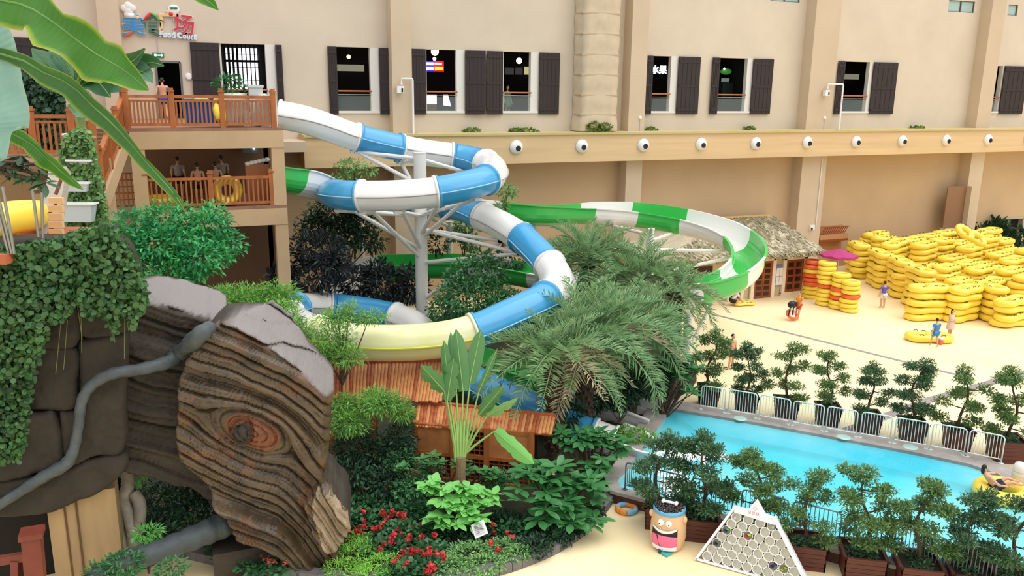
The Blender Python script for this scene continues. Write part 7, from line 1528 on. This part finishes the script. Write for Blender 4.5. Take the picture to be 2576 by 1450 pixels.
q = W(447, 90); part('lettering', wall_text('Food Court', q[0], q[2], .33, YS, .012, .03, -.05), SGM('lt', (214, 226, 236)), fs); q2 = W(447, 91); part('backing', wall_text('Food Court', q[0], q[2], .33, YS+.05, .04, .02, -.05), M_WHITE, fs)
q = W(323, 27); hat = MB()
for (dx, dz, r_) in ((-.16, .1, .17), (.0, .2, .19), (.17, .12, .17), (0, 0, .2)): hat.ball((q[0]+dx, YS, q[2]+dz), (r_, .06, r_), 14, 8)
hat.box((q[0]+.02, YS, q[2]-.22), (.42, .1, .22)); part('chef_hat', hat, M_WHITE, fs, smooth=True)
q = W(437, 24); lf_ = MB().ball((q[0], YS+.04, q[2]), (.26, .04, .22), 16, 8); part('leaf_badge', lf_, M_WHITE, fs, smooth=True)
lv = MB()
for a in (.6, 2.5): lv.ball((q[0]+.1*math.cos(a), YS-.02, q[2]+.06), (.1, .03, .06), 10, 6)
part('leaf', lv, SGM('leaf', (40, 140, 90)), fs); q = W(430, 36); part('ball', MB().ball((q[0], YS-.02, q[2]), (.1, .06, .1), 12, 8), SGM('red', (214, 50, 60)), fs, smooth=True)
q = W(345, 44); part('bun', MB().ball((q[0], YS-.01, q[2]), (.1, .05, .08), 10, 8), SGM('bun', (240, 200, 130)), fs); q = W(322, 88); part('carrot', MB().tube([W(313, 93, YS), W(322, 87, YS), W(332, 80, YS)], [.03, .07, .09], 8), SGM('carrot', (214, 110, 80)), fs)
q0, q1, q2 = W(372, 50, YS-.03), W(382, 42, YS-.03), W(397, 36, YS-.03); part('roof_stroke', MB().tube([W(362, 50, YS-.03), W(371, 42, YS-.03), W(379, 33, YS-.03)], [.04, .08, .06], 8), SGM('red', (214, 50, 60)), fs); part('roof_stroke', MB().tube([W(379, 33, YS-.03), W(392, 40, YS-.03), W(400, 52, YS-.03)], [.06, .07, .03], 8), SGM('grn', (110, 160, 70)), fs)
# lamps and screens in the food court
def emis(n, c, e): return mat(n, c, emit=e)
def pendant(px, py, yy, r_, lab, c=(255, 230, 190), e=6.0):
    q = W(px, py, yy); t = thing('pendant_lamp', q, lab, 'lamp'); part('globe', MB().ball(q, r_, 12, 8), emis('lamp_%d' % px, c, e), t, smooth=True); part('cord', MB().tube([q+[0, 0, r_], [q[0], q[1], 14.39]], .015, 5), M_BLACK, t)
pendant(877, 143, D+2, .11, 'glowing pendant lamp inside the window right of the terrace', (255, 200, 90)); pendant(1093, 148, D+2.2, .10, 'small pendant lamp above the red and blue screens'); pendant(1306, 153, D+1.5, .17, 'bright pendant lamp inside the window with the dim person'); pendant(1094, 130, D+1.2, .22, 'ceiling lamp at the top of the window with coloured screens', (255, 226, 170), 2.5)
sc = thing('led_menu_board', W(1089, 167, D+2.6), 'red and blue glowing menu board inside the food court', 'screen'); yy = D+2.6
def wrect(x0, y0, x1, y1, y_, th=.04): a = W(x0, y0, y_); b = W(x1, y1, y_); return MB().box(((a[0]+b[0])/2, y_, (a[2]+b[2])/2), (abs(b[0]-a[0]), th, abs(a[2]-b[2])))
part('blue_field', wrect(1066, 154, 1091, 180, yy), emis('led_blue', (40, 20, 235), 2.2), sc); part('red_field', wrect(1091, 154, 1116, 180, yy), emis('led_red', (235, 16, 24), 2.2), sc)
part('lit_line', wrect(1070, 157, 1090, 164, yy-.05), emis('led_pink', (255, 225, 255), 3), sc); part('lit_line', wrect(1070, 168, 1090, 176, yy-.05), emis('led_pale', (170, 205, 255), 3), sc); part('lit_line', wrect(1094, 158, 1111, 163, yy-.05), emis('led_pink', (255, 225, 255), 3), sc); part('lit_line', wrect(1094, 168, 1115, 176, yy-.05), emis('led_orange', (255, 160, 40), 3), sc)
w1 = thing('lit_display', W(1120, 255, D+1.6), 'bright slanting white display panel behind the glass', 'display'); yy = D+1.6; a, b, c, d = W(1116, 238, yy), W(1127, 238, yy), W(1135, 268, yy), W(1115, 265, yy); part('panel', MB().add([a, b, c, d, a+[0, .05, 0], b+[0, .05, 0], c+[0, .05, 0], d+[0, .05, 0]], [(0, 3, 2, 1), (4, 5, 6, 7), (0, 1, 5, 4), (1, 2, 6, 5), (2, 3, 7, 6), (3, 0, 4, 7)]), emis('disp_white', (226, 226, 250), 1.2), w1); part('stand', MB().box(((a[0]+b[0])/2, yy+.05, (ZF+c[2])/2-.05), (.3, .05, c[2]-ZF)), M_BLACK, w1)
w2 = thing('lit_counter', W(1084, 255, D+2.0), 'glowing white food counter behind the glass', 'counter'); part('front', wrect(1073, 238, 1098, 262, D+2.0, .1), emis('disp_white', (226, 226, 250), 1.2), w2); part('base', wrect(1073, 262, 1098, 276, D+2.0, .1), mat('counter_wood', (130, 100, 60)), w2)
ws = thing('lit_shop_sign', W(1658, 177, D+2.4), 'white glowing shop sign inside the window by the big duct', 'sign')
q = W(1658, 177, D+2.4); part('lettering', wall_text('水果', q[0]+.0, q[2], .56, D+2.4, .01, .03), emis('led_white2', (235, 240, 255), 2.5), ws); part('board', wrect(1638, 168, 1680, 186, D+2.5), M_BLACK, ws)
gk = thing('kiosk', W(1826, 190, D+2.5), 'dim green-topped kiosk inside the second window right of the duct', 'kiosk'); part('canopy', MB().ball(W(1826, 180, D+2.5), (.4, .3, .2), 14, 8), mat('kiosk_green', (80, 160, 70), emit=.25), gk, smooth=True); part('screen', wrect(1815, 197, 1834, 207, D+2.5), mat('kiosk_screen', (150, 170, 170), emit=.2), gk); part('cabinet', wrect(1814, 208, 1836, 262, D+2.55, .4), mat('kiosk_dark', (50, 66, 64)), gk); part('bulb', MB().ball(W(1822, 173, D+2.2), .06, 8, 6), emis('led_white', (235, 240, 255), 5), gk)
for (x0, y0, x1, y1, lab, win) in ((1270, 170, 1292, 188, 'dim menu panel at the left of the lamp-lit window', 0), (1297, 170, 1314, 188, 'dim menu panel in the middle of the lamp-lit window', 0), (1319, 168, 1336, 188, 'yellowish menu panel at the right of the lamp-lit window', 1), (847, 162, 916, 180, 'long pale menu panel inside the window right of the terrace', 2), (2122, 186, 2160, 200, 'pale menu panels inside the third window right of the duct', 2)):
    single('menu_panel', wrect(x0, y0, x1, y1, D+6.6, .06), [mat('menu_grey', (120, 120, 124), emit=.12), mat('menu_yellow', (220, 214, 150), emit=.5), mat('menu_pale', (190, 186, 160), emit=.3)][win], lab, 'panel', 'menu panels in the food court')
# lattice glow of the large window by the terrace
wl = thing('lattice_partition', W(620, 180, D+5), 'bright far window with dark lattice seen through the terrace window', 'partition'); part('bright_pane', wrect(566, 120, 652, 225, D+6.8, .04), emis('daylit_pane', (240, 244, 250), 1.3), wl)
for k in range(9): x = 566+k*10.5; part('lattice_bar', wrect(x, 112, x+(2 if k < 4 else 4.5), 228, D+6.4, .06), M_BLACK, wl)
for y in (135, 150, 168, 200): part('lattice_bar', wrect(564, y, 654, y+(3 if y != 150 else 8), D+6.45, .06), M_BLACK, wl)
# big fabric duct on the wall
M_DUCT = mat('duct_canvas', (204, 186, 160), rough=.8, var=.08, vscale=2); dx0, dx1 = W(1463, 200, D-1.0)[0], W(1555, 200, D-1.0)[0]; cx_ = (dx0+dx1)/2; wd_ = dx1-dx0
du = thing('air_duct', (cx_, D-.5, 9.42), 'big tan vertical air duct with strap bands beside the windows', 'duct')
zs = [9.5, 9.9, 10.3, 11.4, 12.5, 13.6, 14.7, 15.8, 16.9, 18.0, 19.4]; z_off = [.5, .6, .62, .5, .5, .5, .5, .5, .5, .5, .5]
rows = []
for k, z in enumerate(np.linspace(9.45, 19.4, 46)):
    a = np.array([-1, -.95, -.6, -.2, .2, .6, .95, 1]); bul = .06*abs(math.sin((z-9.45)/1.1*math.pi)); fl = .14*max(0, (10.2-z)/.8); w = wd_/2+bul+fl
    rows.append([(cx_+q*w, D-(.05 if abs(q) == 1 else 1.0+bul*(1-q*q)), z) for q in a])
part('fabric', MB().grid(np.array(rows)), M_DUCT, du, smooth=True)
for k in range(9): z = 10.35+k*1.1; part('strap', MB().box((cx_, D-.52, z), (wd_+.06, 1.02, .07)), mat('strap_tan', (188, 166, 136), rough=.8), du)
part('moss_patch', cloud([((cx_-.3, D-1.1, 9.75), (.5, .1, .25)), ((cx_+.4, D-1.1, 9.7), (.45, .1, .22))], 320, .12, 'round', 51), M_MOSS, du, kind='stuff')
# moss tufts on the ledge
for k, (px, w_) in enumerate([(1188, 26), (1330, 32), (1300, 20), (1888, 20), (2310, 30), (1640, 22)]):
    q = W(px, 318, D-.5); single('moss_tuft', cloud([((q[0], D-.4, 9.46), (w_*.022, .3, .16 if k not in (4,) else .09))], 240, .11, 'round', 60+k), M_MOSS, ['green moss tuft on the ledge below the double shutters', 'mossy mound on the ledge below the lamp-lit window', 'small mossy fringe beside the ledge mound', 'round moss tuft on the ledge below the second window right of the duct', 'long low moss strip on the ledge near the right window', 'faint moss right of the duct foot'][k], 'moss', 'moss on the ledge', kind=None)
# wall lamp brackets (white pipe frames)
for (px, pt, pb, xl, lab) in ((1040, 198, 318, 1010, 'white pipe bracket with floodlight left of the double shutters'), (2112, 212, 308, 2083, 'white pipe bracket with floodlight left of the right window')):
    a, b = W(px, pt, D-1.1), W(px, pb, D-1.1); c = W(xl, pt, D-1.1); t = thing('floodlight_bracket', (b[0], D-1.1, 9.42), lab, 'bracket'); bz = [b[0], D-1.1, 9.42]
    part('pipe', MB().tube([bz, [b[0], D-1.1, a[2]-.05], [b[0]-.05, D-1.1, a[2]], [c[0], D-1.1, a[2]], [c[0], D-1.1, a[2]-.3]], .055, 8), M_WHITE, t); part('floodlight', MB().box((c[0]-.1, D-1.15, a[2]-.55), (.35, .25, .35)), M_WHITE, t); part('lens', MB().box((c[0]-.02, D-1.29, a[2]-.58), (.08, .03, .2)), M_BLACK, t); part('foot', MB().bar([b[0]-.25, D-1.1, 9.44], [b[0]+.2, D-1.1, 9.44], .05), M_STEEL, t)
for (px, py, lab) in ((2042, 572, 'white camera on the pilaster right of the thatched roof'), (2448, 548, 'white camera on the wall right of the brown cabinet'), (1068, 380, ''), (1020, 572, 'small white box on the wall behind the mast struts')):
    if not lab: continue
    q = W(px, py, D-.95 if px == 2042 else D-.1); t = thing('wall_camera', q, lab, 'camera'); part('body', MB().box(q, (.34, .2, .3)), M_WHITE, t); part('lens', MB().ball(q+[-.08, -.12, -.08], .07, 10, 8), M_BLACK, t); part('mount', MB().box(q+[0, .1 if px != 2042 else .06, .1], (.1, .2 if px != 2042 else .1, .1)), M_WHITE, t)
# thin conduit pipes on the wall
for k, (px, yb, yt) in enumerate(((2052, 570, 400), (2437, 640, 390), (1560, 330, 5))):
    if k == 2: continue
    yy = D-.93 if k == 0 else D-.06; a = W(px, yb, yy); b = W(px, yt, yy); single('conduit', MB().tube([a, [a[0], yy, b[2]]], .04, 6), M_OFFW if k == 0 else M_RWOOD, ['thin pale conduit on the pilaster above the camera', 'brown downpipe right of the brown cabinet'][k], 'pipe')
# small lamps on the ledge
for (px, lab) in ((1610, 'tiny white lamp post on the ledge right of the duct'), (2074, 'tiny white lamp post on the ledge left of the right bracket')):
    q = W(px, 300, D-.9); t = thing('ledge_lamp', (q[0], D-.9, 9.42), lab, 'lamp'); part('post', MB().tube([(q[0], D-.9, 9.42), (q[0], D-.9, q[2])], .025, 6), M_STEEL, t); part('head', MB().ball((q[0], D-.9, q[2]+.08), .11, 10, 8), M_WHITE, t, smooth=True)
# lower deck: speaker box, brown panel
q = W(630, 372, YP+3.8); sb_ = thing('projector_box', q, 'grey box with a small light hanging on the lower deck', 'box'); part('body', MB().box(q, (.7, .4, .42)), mat('box_grey', (90, 110, 106)), sb_); part('light', MB().ball(q+[.12, -.22, -.02], .05, 8, 6), emis('led_white', (235, 240, 255), 5), sb_); part('bracket', MB().tube([q+[0, 0, .2], [q[0], q[1], ZF-.13]], .03, 6), M_STEEL, sb_)
a = W(620, 470, YP+.9); b = W(676, 410, YP+.9); bxx = thing('start_booth', ((a[0]+b[0])/2, YP+.9, zl), 'brown booth panel with a white towel on top on the lower deck', 'booth'); part('panel', MB().box(((a[0]+b[0])/2, YP+.9, zl+.85), (b[0]-a[0], .08, 1.4)), mat('booth_brown', (170, 104, 62), rough=.6), bxx); part('leg', MB().box((a[0]+.05, YP+.95, zl+.1), (.08, .08, .2)), M_ORAIL, bxx); part('leg', MB().box((b[0]-.05, YP+.95, zl+.1), (.08, .08, .2)), M_ORAIL, bxx)
tw_ = MB()
for k in range(6): tw_.ball((a[0]+.1+k*.15, YP+.9, zl+1.58+.03*k), (.12, .1, .09), 8, 6)
part('towel', tw_, M_WHITE, bxx, smooth=True)
